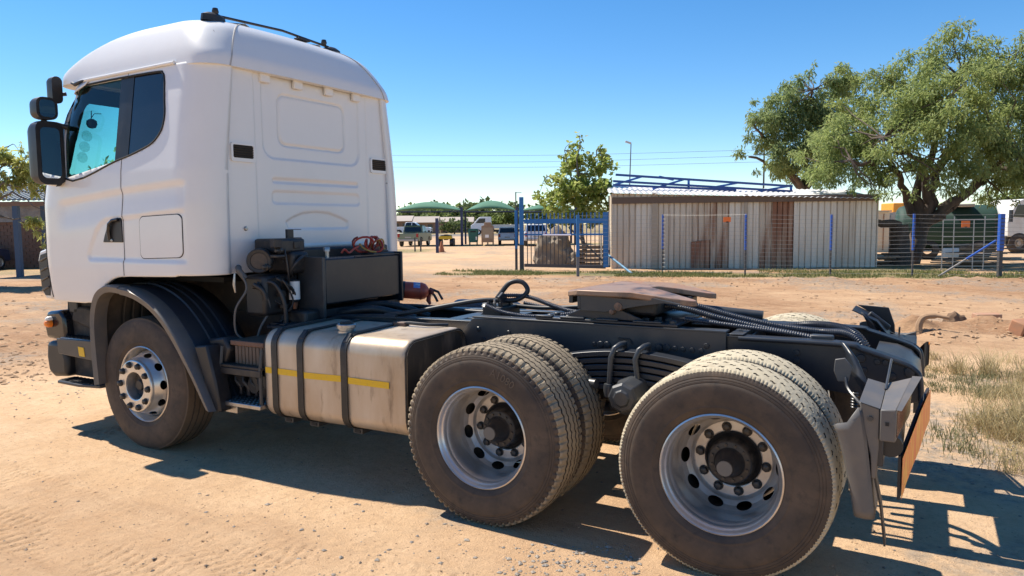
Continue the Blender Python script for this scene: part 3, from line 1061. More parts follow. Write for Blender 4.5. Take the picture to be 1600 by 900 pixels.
def make_wheel(kind):
    w = {}
    if kind == 'front':
        barrel = [(0.262, 0.14), (0.262, 0.0), (0.266, -0.075), (0.277, -0.105), (0.284, -0.125), (0.2865, -0.136), (0.292, -0.141), (0.298, -0.137), (0.299, -0.128), (0.296, -0.12)]
        disc = subdiv([(0.262, -0.055), (0.2515, -0.085), (0.243, -0.115)], 3)[:-1] + subdiv([(0.243, -0.115), (0.222, -0.160)], 8)[:-1] + [(0.222, -0.160), (0.213, -0.178), (0.207, -0.19), (0.203, -0.205), (0.199, -0.212), (0.192, -0.215), (0.115, -0.215), (0.108, -0.212), (0.106, -0.20), (0.106, -0.13)]
        rimo = punch_rows(disc, 120, 10, (5, 13), 2.9)
        holes = 10
        nr, ny = 0.1675, -0.215
        hub = [(0.106, -0.10), (0.10, -0.105), (0.095, -0.135), (0.085, -0.15), (0.045, -0.152), (0.040, -0.175), (0.034, -0.18), (0.0, -0.18)]
    else:
        barrel = [(0.2545, 0.09), (0.2560, 0.06), (0.258, -0.03), (0.2605, -0.070), (0.2655, -0.0765), (0.2675, -0.084), (0.2690, -0.104), (0.2745, -0.111), (0.2815, -0.121), (0.285, -0.134), (0.291, -0.141), (0.298, -0.137), (0.299, -0.128), (0.296, -0.12)]
        disc = [(0.2565, 0.045), (0.2535, 0.066)] + subdiv([(0.250, 0.080), (0.233, 0.108), (0.211, 0.128)], 5)[:-1] + [(0.211, 0.128), (0.205, 0.139), (0.200, 0.146), (0.195, 0.150), (0.150, 0.150), (0.1445, 0.152), (0.143, 0.16), (0.143, 0.20)]
        rimo = punch_rows(disc, 120, 10, (2, 11), 3.3)
        nr, ny = 0.1675, 0.1505
        hub = [(0.142, 0.175), (0.130, 0.168), (0.119, 0.145), (0.1125, 0.090), (0.110, 0.080), (0.104, 0.075), (0.078, 0.072), (0.070, 0.060), (0.055, 0.015), (0.0445, -0.012), (0.0425, -0.028), (0.040, -0.032), (0.0, -0.033)]
    bar = MB().lathe(barrel, 96)
    w['barrel'] = bar
    w['disc'] = rimo
    w['hub'] = hub
    w['nuts'] = (nr, ny)
    return w
NUTM = nut_mesh().mesh('wheel_nut')
NUTM.materials.append(M_nut)
BOLTM = MB().lathe([(0.009, 0.0), (0.009, -0.008), (0.0, -0.009)], 6).mesh('hub_bolt')
BOLTM.materials.append(M_nut)
def lettering_on(tyre, body, r, a0, size):
    vs_, fs_ = text_mesh(body, size, 0.0012)
    mb = MB()
    for x, y, z in vs_:
        rr = r + y
        a = a0 - x / r
        ys = 0.1558 + 0.0016 + z
        mb.v.append((rr * math.cos(a), -ys, rr * math.sin(a)))
    mb.f = fs_
    return mb.build('raised_lettering', mat('raised_rubber_lettering', (0.105, 0.080, 0.060), 0.7), tyre, smooth=0, origin=(0, 0, 0), recalc=False)
def place_wheel(kind, tyre, x, y, far, spin, full=True, text=None):
    "an axle end: y is the tyre centre"
    w = WHEEL0.get(kind)
    if w is None:
        w = WHEEL0[kind] = make_wheel(kind)
        for nm in ('barrel', 'disc'):
            a = w[nm]
            me = a.mesh('wheel_' + nm)
            bm = bmesh.new(); bm.from_mesh(me); bmesh.ops.recalc_face_normals(bm, faces=bm.faces); bm.to_mesh(me); bm.free()
            me.materials.append(M_rim if nm == 'barrel' else (M_rim if kind == 'front' else M_rimd))
            w[nm] = me
        me = MB().lathe(w['hub'], 40).mesh('wheel_hub')
        me.materials.append(M_hub)
        w['hubm'] = me
        me = MB().lathe([(0.0, -0.0002), (0.036, -0.0002), (0.038, 0.0)], 24).mesh('hub_cap_disc')
        me.materials.append(mat('dull_grey_cap', (0.13, 0.125, 0.115), 0.5))
        w['cap'] = me
        me = MB().lathe([(0.12, 0.19), (0.21, 0.19), (0.235, 0.195), (0.24, 0.3), (0.1, 0.3)] if kind == 'drive' else [(0.20, 0.075), (0.21, 0.08), (0.235, 0.085), (0.24, 0.2), (0.1, 0.2)], 40).mesh('brake_drum')
        me.materials.append(M_dirty)
        w['drum'] = me
    o = link(w['barrel'], 'wheel', None, T, (x, y, 0.51), 40)
    o.rotation_euler = (0, spin, PI if far else 0)
    def sub(me, name, loc=(0, 0, 0), rot=(0, 0, 0)):
        c = bpy.data.objects.new(name, me)
        col.objects.link(c)
        c.parent = o
        c.location = loc
        c.rotation_euler = rot
        ORG[c.name] = np.zeros(3)
        return c
    ty = sub(TY[tyre], 'tyre')
    if text:
        ORG[o.name] = np.zeros(3)
        t_ = lettering_on(o, *text)
        t_.location = (0, 0, 0)
    if full:
        sub(w['disc'], 'wheel_disc')
        sub(w['hubm'], 'hub')
        sub(w['drum'], 'brake_drum')
        nr, ny = w['nuts']
        for k in range(10):
            a = 2 * PI * k / 10 + 0.2
            sub(NUTM, 'wheel_nut', (nr * math.cos(a), ny, nr * math.sin(a)), (0, a, 0))
        if kind == 'drive':
            sub(w['cap'], 'hub_cap', (0, -0.0335, 0))
            for k in range(12):
                a = 2 * PI * k / 12
                sub(BOLTM, 'hub_bolt', (0.091 * math.cos(a), 0.0745, 0.091 * math.sin(a)))
    return o
for m_ in (NUTM, BOLTM):
    m_.shade_smooth(); m_.set_sharp_from_angle(angle=R(35))
place_wheel('front', 'front', -4.45, 0.205, False, 0.25)
place_wheel('front', 'front', -4.45, 2 * YC - 0.205, True, 0.7)
for x, ty in ((-1.35, 'rib'), (0.0, 'block')):
    place_wheel('drive', ty, x, 0.155, False, 0.1 if x else 0.32, True, ('A1080', 0.398, R(66) + 0.1, 0.062) if x else None)
    place_wheel('drive', ty, x, 0.155 + 0.345, True, 0.9, False)
    place_wheel('drive', ty, x, 2 * YC - 0.155, True, 0.5, True)
    place_wheel('drive', ty, x, 2 * YC - 0.155 - 0.345, False, 1.4, False)
# ------------------------------------------------------------------ chassis
RY = 0.865                    # outer face of the near rail
def rail_profile():
    top = [(-5.2, 1.0), (-3.2, 1.028), (-1.95, 1.05), (-0.1, 1.062), (0.455, 1.062), (0.55, 1.042), (0.74, 0.985), (0.80, 0.955), (0.828, 0.91), (0.838, 0.78)]
    bot = [(0.73, 0.74), (0.60, 0.77), (0.40, 0.79), (-0.1, 0.79), (-3.2, 0.76), (-5.2, 0.74)]
    return top, bot
top_, bot_ = rail_profile()
for y0, sg in ((RY, 1), (2 * YC - RY, -1)):
    r_ = MB()
    r_.prism(top_ + bot_, y0, y0 + sg * 0.010)
    ra = r_.build('chassis_rail', M_frame, T, bevel=0.003)
    fl_ = MB()
    fl_.strip([(p[0], p[1]) for p in spline(top_, 6)], y0 - sg * 0.008, y0 + sg * 0.085, -0.011)
    fl_.build('rail_flange', M_frame, ra, smooth=50, bevel=0.004)
    MB().strip([(p[0], p[1]) for p in bot_[::-1]], y0 + sg * 0.011, y0 + sg * 0.085, 0.010).build('rail_flange', M_frame, ra, smooth=50)
    # rounded edge tube along the drop end, as on the pressed rail
    MB().tube([(p[0], y0 - sg * 0.006, p[1] - 0.012) for p in spline(top_[3:], 6)], 0.014, 10).build('rail_edge', M_frame, ra)
for x, w in ((-2.95, 0.10), (-2.2, 0.12), (-1.72, 0.10), (-0.12, 0.075), (0.28, 0.10)):
    MB().b2((x - w / 2, RY + 0.02, 0.90), (x + w / 2, 2 * YC - RY - 0.02, 1.03)).build('cross_member', M_frame, T, bevel=0.006)
# flat straps across the rails
MB().b2((-0.155, RY - 0.002, 1.066), (-0.075, 2 * YC - RY, 1.073)).build('cross_strap', M_frame2, T, bevel=0.002)
MB().lathe([(0.014, 0), (0.014, 0.002), (0, 0.002)], 12, (-0.115, RY + 0.13, 1.0735), 'z').build('strap_hole', M_gap, T)
# subframe plate with its bolts, near side
sp = MB().prism([(-2.10, 0.872), (-1.915, 1.066), (-1.90, 1.072), (-0.175, 1.082), (-0.168, 1.075), (-0.168, 0.90), (-0.25, 0.84), (-1.9, 0.80), (-2.05, 0.80)], RY - 0.022, RY - 0.010)
spo = sp.build('subframe_plate', M_frame2, T, bevel=0.003)
MB().b2((-1.91, RY - 0.024, 1.075), (-0.168, RY + 0.075, 1.088)).build('subframe_flange', M_frame2, T, bevel=0.003)
bolt = MB().lathe([(0.022, 0.002), (0.022, -0.008), (0.019, -0.012), (0.0, -0.013)], 10)
BM = bolt.mesh('frame_bolt'); BM.materials.append(M_frame)
def put_bolt(x, y, z, s=1.0, parent=T, name='bolt'):
    c = bpy.data.objects.new(name, BM)
    col.objects.link(c)
    c.parent = parent
    c.location = Vector((x, y, z)) - Vector([float(q) for q in ORG[parent.name]])
    c.scale = (s, s, s)
    ORG[c.name] = np.array((x, y, z))
    return c
for x, z, s in ((-0.995, 0.955, 0.7), (-0.95, 0.956, 1.05), (-0.905, 0.957, 1.05), (-0.95, 0.905, 1.0), (-0.905, 0.905, 1.0), (-0.57, 0.965, 1.15), (-0.52, 0.965, 1.15), (-0.47, 0.965, 0.75), (-0.42, 0.964, 0.75), (-0.365, 0.963, 0.75), (-0.31, 0.962, 0.75), (-0.28, 0.995, 0.8), (-0.57, 0.91, 1.0), (-0.52, 0.91, 1.0), (-1.62, 0.99, 0.7), (-1.70, 0.95, 0.7), (-1.82, 0.93, 0.8), (-1.86, 1.0, 0.8)):
    put_bolt(x, RY - 0.022, z, s, spo)
for x, z, s in ((0.22, 0.99, 0.8), (0.22, 0.945, 0.8), (0.545, 0.985, 1.1), (0.56, 0.92, 0.85), (0.625, 0.97, 0.75), (0.665, 0.97, 0.75), (0.78, 0.93, 1.3), (0.70, 0.90, 0.9), (-2.35, 0.96, 0.9), (-2.25, 0.955, 0.9), (-2.52, 0.965, 0.9)):
    put_bolt(x, RY, z, s)
# slot in the subframe plate
MB().tube([(-0.83, RY - 0.026, 1.004), (-0.755, RY - 0.026, 1.003), (-0.745, RY - 0.026, 0.985), (-0.74, RY - 0.026, 0.972)], 0.006, 6).build('plate_handle', M_black, spo)
# ------------------------------------------------------------------ fifth wheel
fw_o = [(-1.25, 1.00), (-1.12, 0.85), (-1.00, 0.835), (-0.75, 0.835), (-0.55, 0.875), (-0.40, 0.945), (-0.375, 0.985), (-0.40, 1.03), (-0.62, 1.14), (-0.72, 1.19), (-0.76, 1.25), (-0.72, 1.31), (-0.62, 1.36), (-0.42, 1.46), (-0.385, 1.50), (-0.41, 1.55), (-0.55, 1.62), (-0.75, 1.665), (-1.00, 1.665), (-1.12, 1.65), (-1.25, 1.50), (-1.29, 1.40), (-1.29, 1.10)]
fwp = MB()
n = len(fw_o)
def fz(x): return 1.298 - 0.055 * sstep(-0.75, -0.36, x) - 0.012 * sstep(-1.1, -1.3, x) if x > -1.1 else 1.298 - 0.03 * sstep(0, 0.2, -1.1 - x)
cen = np.mean(fw_o, 0)
fwp.add([(p[0], p[1], fz(p[0])) for p in fw_o] + [(p[0], p[1], fz(p[0]) - 0.035) for p in fw_o], [tuple(range(n)), tuple(range(2 * n - 1, n - 1, -1))] + [(i, n + i, n + (i + 1) % n, (i + 1) % n) for i in range(n)])
fif = fwp.build('fifth_wheel', M_rust, T, smooth=30, bevel=0.006)
sk = MB()
for sg in (1, -1):
    y = 0.86 if sg > 0 else 2 * YC - 0.86
    sk.prism([(-1.10, 1.268), (-1.10, 1.165), (-0.93, 1.160), (-0.72, 1.205), (-0.55, 1.232), (-0.45, 1.226), (-0.45, 1.232), (-0.60, 1.262)], y, y + sg * 0.03)
sk.prism([(0.86, 1.26), (0.86, 1.175), (1.0, 1.19), (1.0, 1.26)], -1.12, -1.10, 'x')
sk.prism([(0.99, 1.262), (0.99, 1.195), (1.51, 1.195), (1.51, 1.262)], -1.24, -1.21, 'x')
sk.build('plate_skirt', M_frame2, fif, bevel=0.004)
MB().b2((-1.0, 0.95, 1.14), (-0.62, 1.55, 1.25)).build('jaw_housing', M_oily, fif, bevel=0.02)
for y, sg in ((0.885, 1), (2 * YC - 0.885, -1)):
    pe = MB().prism([(-1.245, 1.112), (-1.10, 1.175), (-1.07, 1.205), (-0.90, 1.205), (-0.80, 1.165), (-0.66, 1.112)], y, y + sg * 0.02)
    pe.prism([(-1.02, 1.112), (-1.02, 1.20), (-0.95, 1.20), (-0.95, 1.112)], y + sg * 0.02, y + sg * 0.16)
    peo = pe.build('pedestal', M_frame, T, bevel=0.004)
    MB().lathe([(0.0, -0.02), (0.026, -0.018), (0.03, 0.0), (0.03, 0.05)], 16, (-0.84, y - sg * 0.012 if sg > 0 else y, 1.20), 'y').build('pivot_pin', M_rust, peo)
    MB().lathe([(0.0, -0.02), (0.016, -0.018), (0.02, 0.0), (0.02, 0.04)], 12, (-0.885, y - sg * 0.012 if sg > 0 else y, 1.165), 'y').build('pivot_bolt', M_rust, peo)
bp = MB().b2((-1.42, 0.852, 1.092), (-0.46, 2 * YC - 0.852, 1.108)).build('mounting_plate', M_frame, T, bevel=0.003)
for xa, xb in ((-1.42, -1.30), (-1.24, -1.07), (-0.99, -0.84), (-0.74, -0.56)):
    MB().b2((xa, 0.846, 1.109), (xb, 0.88, 1.120)).build('packing_strip', M_frame2, bp, bevel=0.003)
for x, y in ((-1.33, 0.90), (-1.20, 0.90), (-0.60, 0.90), (-0.50, 0.90), (-1.33, 1.0), (-0.56, 1.0), (-0.64, 1.05), (-0.70, 0.98)):
    MB().lathe([(0.022, 0.0), (0.022, 0.014), (0.017, 0.018), (0, 0.018)], 6, (x, y, 1.108), 'z').build('bolt', M_frame2, bp)
MB().b2((-0.42, 1.02, 1.093), (-0.30, 1.50, 1.10)).build('end_plate', M_frame2, T, bevel=0.002)
# ------------------------------------------------------------------ bogie suspension
def leafpts(k):
    L = 0.60 - k * 0.05
    return [(-0.675 + L * t, 0.968 - k * 0.040 - 0.092 * abs(t) ** 1.8 * (L / 0.6) ** 2) for t in np.linspace(-1, 1, 17)]
for y0 in (0.60, 2 * YC - 0.60 - 0.10):
    for k in range(6):
        MB().strip(leafpts(k)[::-1], y0, y0 + 0.10, 0.031).build('spring_leaf', M_frame, T, smooth=30, bevel=0.004)
for y0, sg in ((0.585, 1), (2 * YC - 0.585, -1)):
    for x, xb in ((-0.755, -0.775), (-0.605, -0.585)):
        MB().tube([(xb - 0.012, y0 - sg * 0.012, 0.72), (x - 0.02, y0 - sg * 0.012, 0.93), (x, y0 - sg * 0.005, 0.985), (x + 0.02, y0 + sg * 0.03, 1.003), (x + 0.02, y0 + sg * 0.11, 1.0), (x + 0.01, y0 + sg * 0.145, 0.95), (xb, y0 + sg * 0.145, 0.72)], 0.017, 8).build('u_bolt', M_frame2, T, smooth=60)
        MB().lathe([(0.0, 0.03), (0.03, 0.026), (0.034, 0.0), (0.03, -0.05)], 12, (xb - 0.012, y0 - sg * 0.012, 0.745), 'z').build('u_bolt_nut', M_frame2, T)
    yy = y0 - sg * 0.16
    tc_ = MB()
    tc_.lathe([(0.0, -0.045 * sg), (0.045, -0.045 * sg), (0.05, -0.035 * sg), (0.075, -0.03 * sg), (0.088, -0.015 * sg), (0.09, 0.08 * sg), (0.10, 0.10 * sg), (0.10, 0.25 * sg)], 8, (-0.64, yy, 0.735), 'y')
    tc_.build('trunnion_cap', M_frame2, T, smooth=25, bevel=0.006)
    MB().b2((-0.80, y0 + 0.0 * sg, 0.60), (-0.50, y0 + sg * 0.2, 0.74)).build('spring_saddle', M_oily, T, bevel=0.02)
    MB().tube([(-1.30, y0 + 0.02 * sg, 0.74), (-1.02, y0, 0.765), (-0.86, y0 - 0.03 * sg, 0.765)], 0.03, 10).build('torque_rod', M_frame2, T)
MB().cyl((-0.66, 0.5, 0.70), (-0.66, 2 * YC - 0.5, 0.70), 0.085, 16).build('trunnion_tube', M_oily, T)
for x in (-1.35, 0.0):
    ax = MB().cyl((x, 0.55, 0.51), (x, 2 * YC - 0.55, 0.51), 0.10, 16)
    ax.lathe([(0.0, -0.26), (0.14, -0.22), (0.22, -0.1), (0.235, 0.0), (0.22, 0.1), (0.14, 0.22), (0.0, 0.26)], 20, (x, YC, 0.52), 'x')
    ax.build('drive_axle', M_oily, T)
MB().cyl((-4.45, 0.3, 0.50), (-4.45, 2 * YC - 0.3, 0.50), 0.08, 12).build('front_axle', M_oily, T)
MB().cyl((-1.2, YC, 0.56), (-0.1, YC, 0.54), 0.06, 12).build('propshaft', M_oily, T)
MB().cyl((-3.4, YC, 0.72), (-1.5, YC, 0.57), 0.06, 12).build('propshaft', M_oily, T)
MB().b2((-5.4, 0.86, 0.62), (-3.5, 1.64, 1.34)).build('engine_block', M_oily, T, bevel=0.05)
MB().b2((-3.5, 1.0, 0.6), (-2.9, 1.5, 1.0)).build('gearbox', M_oily, T, bevel=0.06)
# ------------------------------------------------------------------ fuel tank
TP = rrect(0.135, 0.835, 0.385, 1.018, 0.105, 8)
TP = [(p[0], p[1] - 0.02 * max(0, (0.5 - p[0])) / 0.4 * (1 if p[1] > 0.8 else 0)) for p in TP]
tk = MB()
xs = [-3.195, -3.192, -3.185, -3.17, -3.14] + list(np.linspace(-3.1, -2.03, 24)) + [-1.995, -1.975, -1.962, -1.957]
cy_, cz_ = 0.485, 0.70
rings_ = []
rngd = random.Random(5)
for x in xs:
    e = 0.0
    d0 = min(x + 3.195, -1.957 - x)
    if d0 < 0.035: e = 0.022 * (1 - math.sqrt(max(0, 1 - (1 - d0 / 0.035) ** 2)))
    row = []
    for (y, z) in TP:
        dy, dz = y - cy_, z - cz_
        l = math.hypot(dy, dz)
        dent = 0.004 * mnoise.noise(Vector((x * 3.1, y * 4, z * 4)))
        if y < 0.3: dent -= 0.010 * math.exp(-((x + 2.36) ** 2 + (z - 0.50) ** 2 * 3) / 0.012)
        if z > 0.85: dent -= 0.012 * math.exp(-((x + 2.66) ** 2 + (y - 0.2) ** 2 * 2) / 0.004)
        row.append((x, y - dy / l * (e - dent), z - dz / l * (e - dent)))
    rings_.append(row)
n = len(TP)
tk.add([p for r_ in rings_ for p in r_], [(i * n + k, i * n + (k + 1) % n, (i + 1) * n + (k + 1) % n, (i + 1) * n + k) for i in range(len(xs) - 1) for k in range(n)])
tank = tk.build('fuel_tank', M_alu, T, smooth=50)
for x, nm in ((-3.190, 'a'), (-1.962, 'b')):
    e_ = MB()
    inner = [(cy_ + (p[0] - cy_) * 0.955, cz_ + (p[1] - cz_) * 0.955) for p in TP]
    sgx = 1 if x > -2.5 else -1
    deep = [(cy_ + (p[0] - cy_) * 0.92, cz_ + (p[1] - cz_) * 0.92) for p in TP]
    e_.add([(x + sgx * 0.004, *p) for p in inner] + [(x - sgx * 0.012, *p) for p in deep], [(i, (i + 1) % n, n + (i + 1) % n, n + i) for i in range(n)] + [tuple(n + k for k in range(n))])
    e_.build('tank_end', mat('grimy_shaded_tank_end', (0.030, 0.026, 0.022), 0.6, var=(5, (0.16, 0.12, 0.085), 0.5, 0.72, (1, 1, 0.3)), bump=(30, 0.2, 0.003)), tank)  # near-black colour holds both the grime and the shade on the end face
for x in (-3.188, -1.963):
    MB().tube([(x + 0.002 * math.sin(k * 2.3), cy_ + (p[0] - cy_) * 0.968, cz_ + (p[1] - cz_) * 0.968) for k, p in enumerate(TP)], 0.008, 6, closed=True).build('weld_seam', M_dirty, tank)
for x in (-3.083, -2.842, -2.452):
    po = [(p[0] + (p[0] - cy_) / math.hypot(p[0] - cy_, p[1] - cz_) * 0.004, p[1] + (p[1] - cz_) / math.hypot(p[0] - cy_, p[1] - cz_) * 0.004) for p in TP]
    s_ = MB().strip(po[::-1], x - 0.026, x + 0.026, 0.007, 'x', closed=True)
    so = s_.build('tank_strap', M_strap, T, smooth=50)
    MB().box((x, 0.180, 0.985), (0.040, 0.030, 0.075), Matrix.Rotation(R(-42), 3, 'X')).build('strap_buckle', M_black, so, bevel=0.006)
    MB().cyl((x, 0.165, 0.955), (x, 0.205, 1.012), 0.007, 8).build('strap_screw', M_steel, so)
    br = MB().b2((x - 0.035, 0.24, 0.335), (x + 0.045, 0.80, 0.372)).build('tank_bracket', M_frame2, T, bevel=0.004)
    MB().b2((x - 0.02, 0.236, 0.343), (x + 0.03, 0.241, 0.365)).build('bracket_hole', M_gap, br)
for a, b, tilt in ((-3.175, -3.112, 0), (-3.055, -2.872, 0), (-2.812, -2.482, 0.008), (-2.422, -2.085, 0)):
    rows = []
    for k in range(7):
        x = a + (b - a) * k / 6
        rows.append([(x, 0.1318 - 0.0012 + (0.0008 * (k % 2)), z + tilt * (k / 6 - 0.5) - (x + 2.6) * 0.006) for z in (0.700, 0.715, 0.742)])
    MB().grid(rows).build('reflective_tape', M_yellow, tank)
cp = MB().lathe([(0.062, -0.02), (0.062, 0.012), (0.056, 0.016), (0.056, 0.026), (0.066, 0.030), (0.066, 0.052), (0.060, 0.058), (0.050, 0.054), (0.046, 0.050), (0.0, 0.050)], 28, (-2.575, 0.30, 1.006), 'z').build('filler_cap', M_steel, tank)
MB().box((-2.575, 0.30, 1.066), (0.085, 0.03, 0.022), 0.5).build('cap_grip', M_black, cp, bevel=0.006)
se = MB().b2((-2.43, 0.62, 1.012), (-2.33, 0.68, 1.045)).build('fuel_sender', M_brown, tank, bevel=0.008)
MB().tube([(-2.45, 0.65, 1.03), (-2.30, 0.65, 1.04), (-2.15, 0.66, 1.035), (-2.05, 0.75, 1.03)], 0.012, 8).build('sender_cable', M_hose, tank)
# ------------------------------------------------------------------ battery box and steps behind the front wheel
MB().b2((-3.56, 0.16, 0.868), (-3.22, 0.80, 0.905)).build('battery_cover', M_brown, T, bevel=0.006)
bb = MB().b2((-3.52, 0.175, 0.735), (-3.22, 0.80, 0.868)).build('battery_box', M_brown2, T)
for k in range(9):
    MB().b2((-3.52 + k * 0.036, 0.168, 0.738), (-3.493 + k * 0.036, 0.176, 0.866)).build('rib', M_brown2, bb, bevel=0.002)
MB().b2((-3.64, 0.11, 0.715), (-3.20, 0.42, 0.735)).build('upper_step', M_dirty, T, bevel=0.004)
MB().b2((-3.64, 0.105, 0.665), (-3.20, 0.115, 0.714)).build('step_front', M_oily, T, bevel=0.004)
ls = MB().b2((-3.64, 0.09, 0.437), (-3.20, 0.33, 0.470)).build('lower_step', M_steel, T, bevel=0.006)
for i in range(11):
    for j in range(5):
        MB().lathe([(0.010, 0.0), (0.007, 0.004), (0.0, 0.0045)], 6, (-3.61 + i * 0.039, 0.115 + j * 0.046, 0.4705), 'z').build('tread_stud', M_steel, ls)
MB().b2((-3.60, 0.13, 0.375), (-3.48, 0.30, 0.436)).build('step_bracket', M_steel, T, bevel=0.004)
for x in (-3.62, -3.215):
    MB().tube([(x, 0.12, 0.46), (x, 0.12, 0.72), (x, 0.14, 0.86)], 0.014, 8).build('step_upright', M_frame2, T)
for k in range(5):
    MB().tube([(-3.58 + k * 0.08, 0.22, 0.66), (-3.56 + k * 0.08, 0.20, 0.60), (-3.52 + k * 0.08, 0.21, 0.56), (-3.53 + k * 0.08, 0.22, 0.50)], 0.014 + 0.004 * (k % 2), 8).build('brake_pipe', M_oily, T)
for x, z, r in ((-3.52, 0.60, 0.05), (-3.38, 0.58, 0.06), (-3.27, 0.61, 0.045)):
    MB().cyl((x, 0.20, z), (x, 0.40, z), r, 14).build('air_valve', M_oily, T)
MB().b2((-3.66, 0.42, 0.40), (-3.2, 0.80, 0.72)).build('valve_board', M_oily, T)
# ------------------------------------------------------------------ front mudguard
FO = [(-4.972, 0.47), (-4.985, 0.70), (-4.985, 0.92), (-4.965, 1.07), (-4.915, 1.19), (-4.84, 1.255), (-4.74, 1.282), (-4.60, 1.278)]
FB = [(-4.595, 1.272), (-4.50, 1.262), (-4.38, 1.235), (-4.22, 1.17), (-4.08, 1.075), (-3.95, 0.945), (-3.83, 0.79), (-3.72, 0.63), (-3.63, 0.48), (-3.585, 0.405)]
for far in (False, True):
    def my(y): return 2 * YC - y if far else y
    for poly, nm in ((FO, 'front_fender_flare'), (FB, 'rear_fender_flare')):
        po = [tuple(p) for p in spline(poly, 5)]
        if nm[0] == 'f':
            po = po[::-1]
        # po now runs rear -> front so the normal points away from the wheel
        mb = MB()
        w = 0.062
        c0 = np.array((-4.40, 0.52))
        inn = []
        for p in po:
            d = np.array(p) - c0
            inn.append(tuple(np.array(p) - d / np.linalg.norm(d) * w))
        nn = len(po)
        ya, yb, yc_ = my(-0.018), my(0.012), my(0.10)
        V_ = [(p[0], yc_, p[1]) for p in po] + [(p[0], yb, p[1]) for p in po] + [(p[0] * 0.75 + q[0] * 0.25, ya, p[1] * 0.75 + q[1] * 0.25) for p, q in zip(po, inn)] + [(q[0], ya + (0.012 if not far else -0.012), q[1]) for q in inn] + [(q[0], yc_, q[1]) for q in inn]
        F_ = [(r_ * nn + i, r_ * nn + i + 1, (r_ + 1) * nn + i + 1, (r_ + 1) * nn + i) for r_ in range(4) for i in range(nn - 1)]
        F_ += [tuple(r_ * nn for r_ in range(5)), tuple(r_ * nn + nn - 1 for r_ in range(4, -1, -1))]
        mb.add(V_, F_).build(nm, M_flare, T, smooth=50)
    # inner shells
    po = [tuple(p) for p in spline(FB, 4)]
    sh_ = MB()
    prof_y = [0.09, 0.11, 0.22, 0.24, 0.245, 0.275, 0.28, 0.32, 0.325, 0.355, 0.36, 0.40, 0.405, 0.435, 0.44, 0.58]
    prof_o = [0.0, 0.006, 0.008, 0.008, 0.022, 0.022, 0.008, 0.008, 0.022, 0.022, 0.008, 0.008, 0.022, 0.022, 0.008, 0.0]
    c0 = np.array((-4.45, 0.50))
    rows = []
    for p in po:
        d = (np.array(p) - c0); d /= np.linalg.norm(d)
        rows.append([(p[0] + d[0] * o_ - d[0] * 0.004, my(y_), p[1] + d[1] * o_ - d[1] * 0.004) for y_, o_ in zip(prof_y, prof_o)])
    solid(sh_.grid(rows).build('rear_fender_shell', M_plast, T, smooth=35), 0.006, 0)
    rows = []
    for p in spline(FO, 4):
        d = (np.array(p) - c0); d /= np.linalg.norm(d)
        rows.append([(p[0] + d[0] * o_ - d[0] * 0.02, my(y_), p[1] + d[1] * o_ - d[1] * 0.02) for y_, o_ in zip(prof_y, prof_o)])
    solid(MB().grid(rows).build('front_fender_shell', mat('dusty_wheel_well', (0.10, 0.078, 0.058), 0.8, var=(8, (0.05, 0.042, 0.036), 0.4, 0.75)), T, smooth=35), 0.006, 0)
    MB().prism([(-3.80, 0.86), (-3.66, 0.88), (-3.585, 0.62), (-3.54, 0.40), (-3.60, 0.395), (-3.70, 0.60)], my(0.035), my(0.16)).build('fender_corner', M_black, T, bevel=0.015)
    MB().prism([(-3.78, 0.90), (-3.60, 0.93), (-3.55, 0.84), (-3.60, 0.70), (-3.70, 0.72)], my(0.14), my(0.30)).build('fender_cover', M_black, T, bevel=0.02)
MB().b2((-4.95, 0.45, 1.29), (-3.95, 2 * YC - 0.45, 1.33)).build('engine_tunnel', M_gap, T)  # plate coloured black so the gap under the cab reads as deep shade
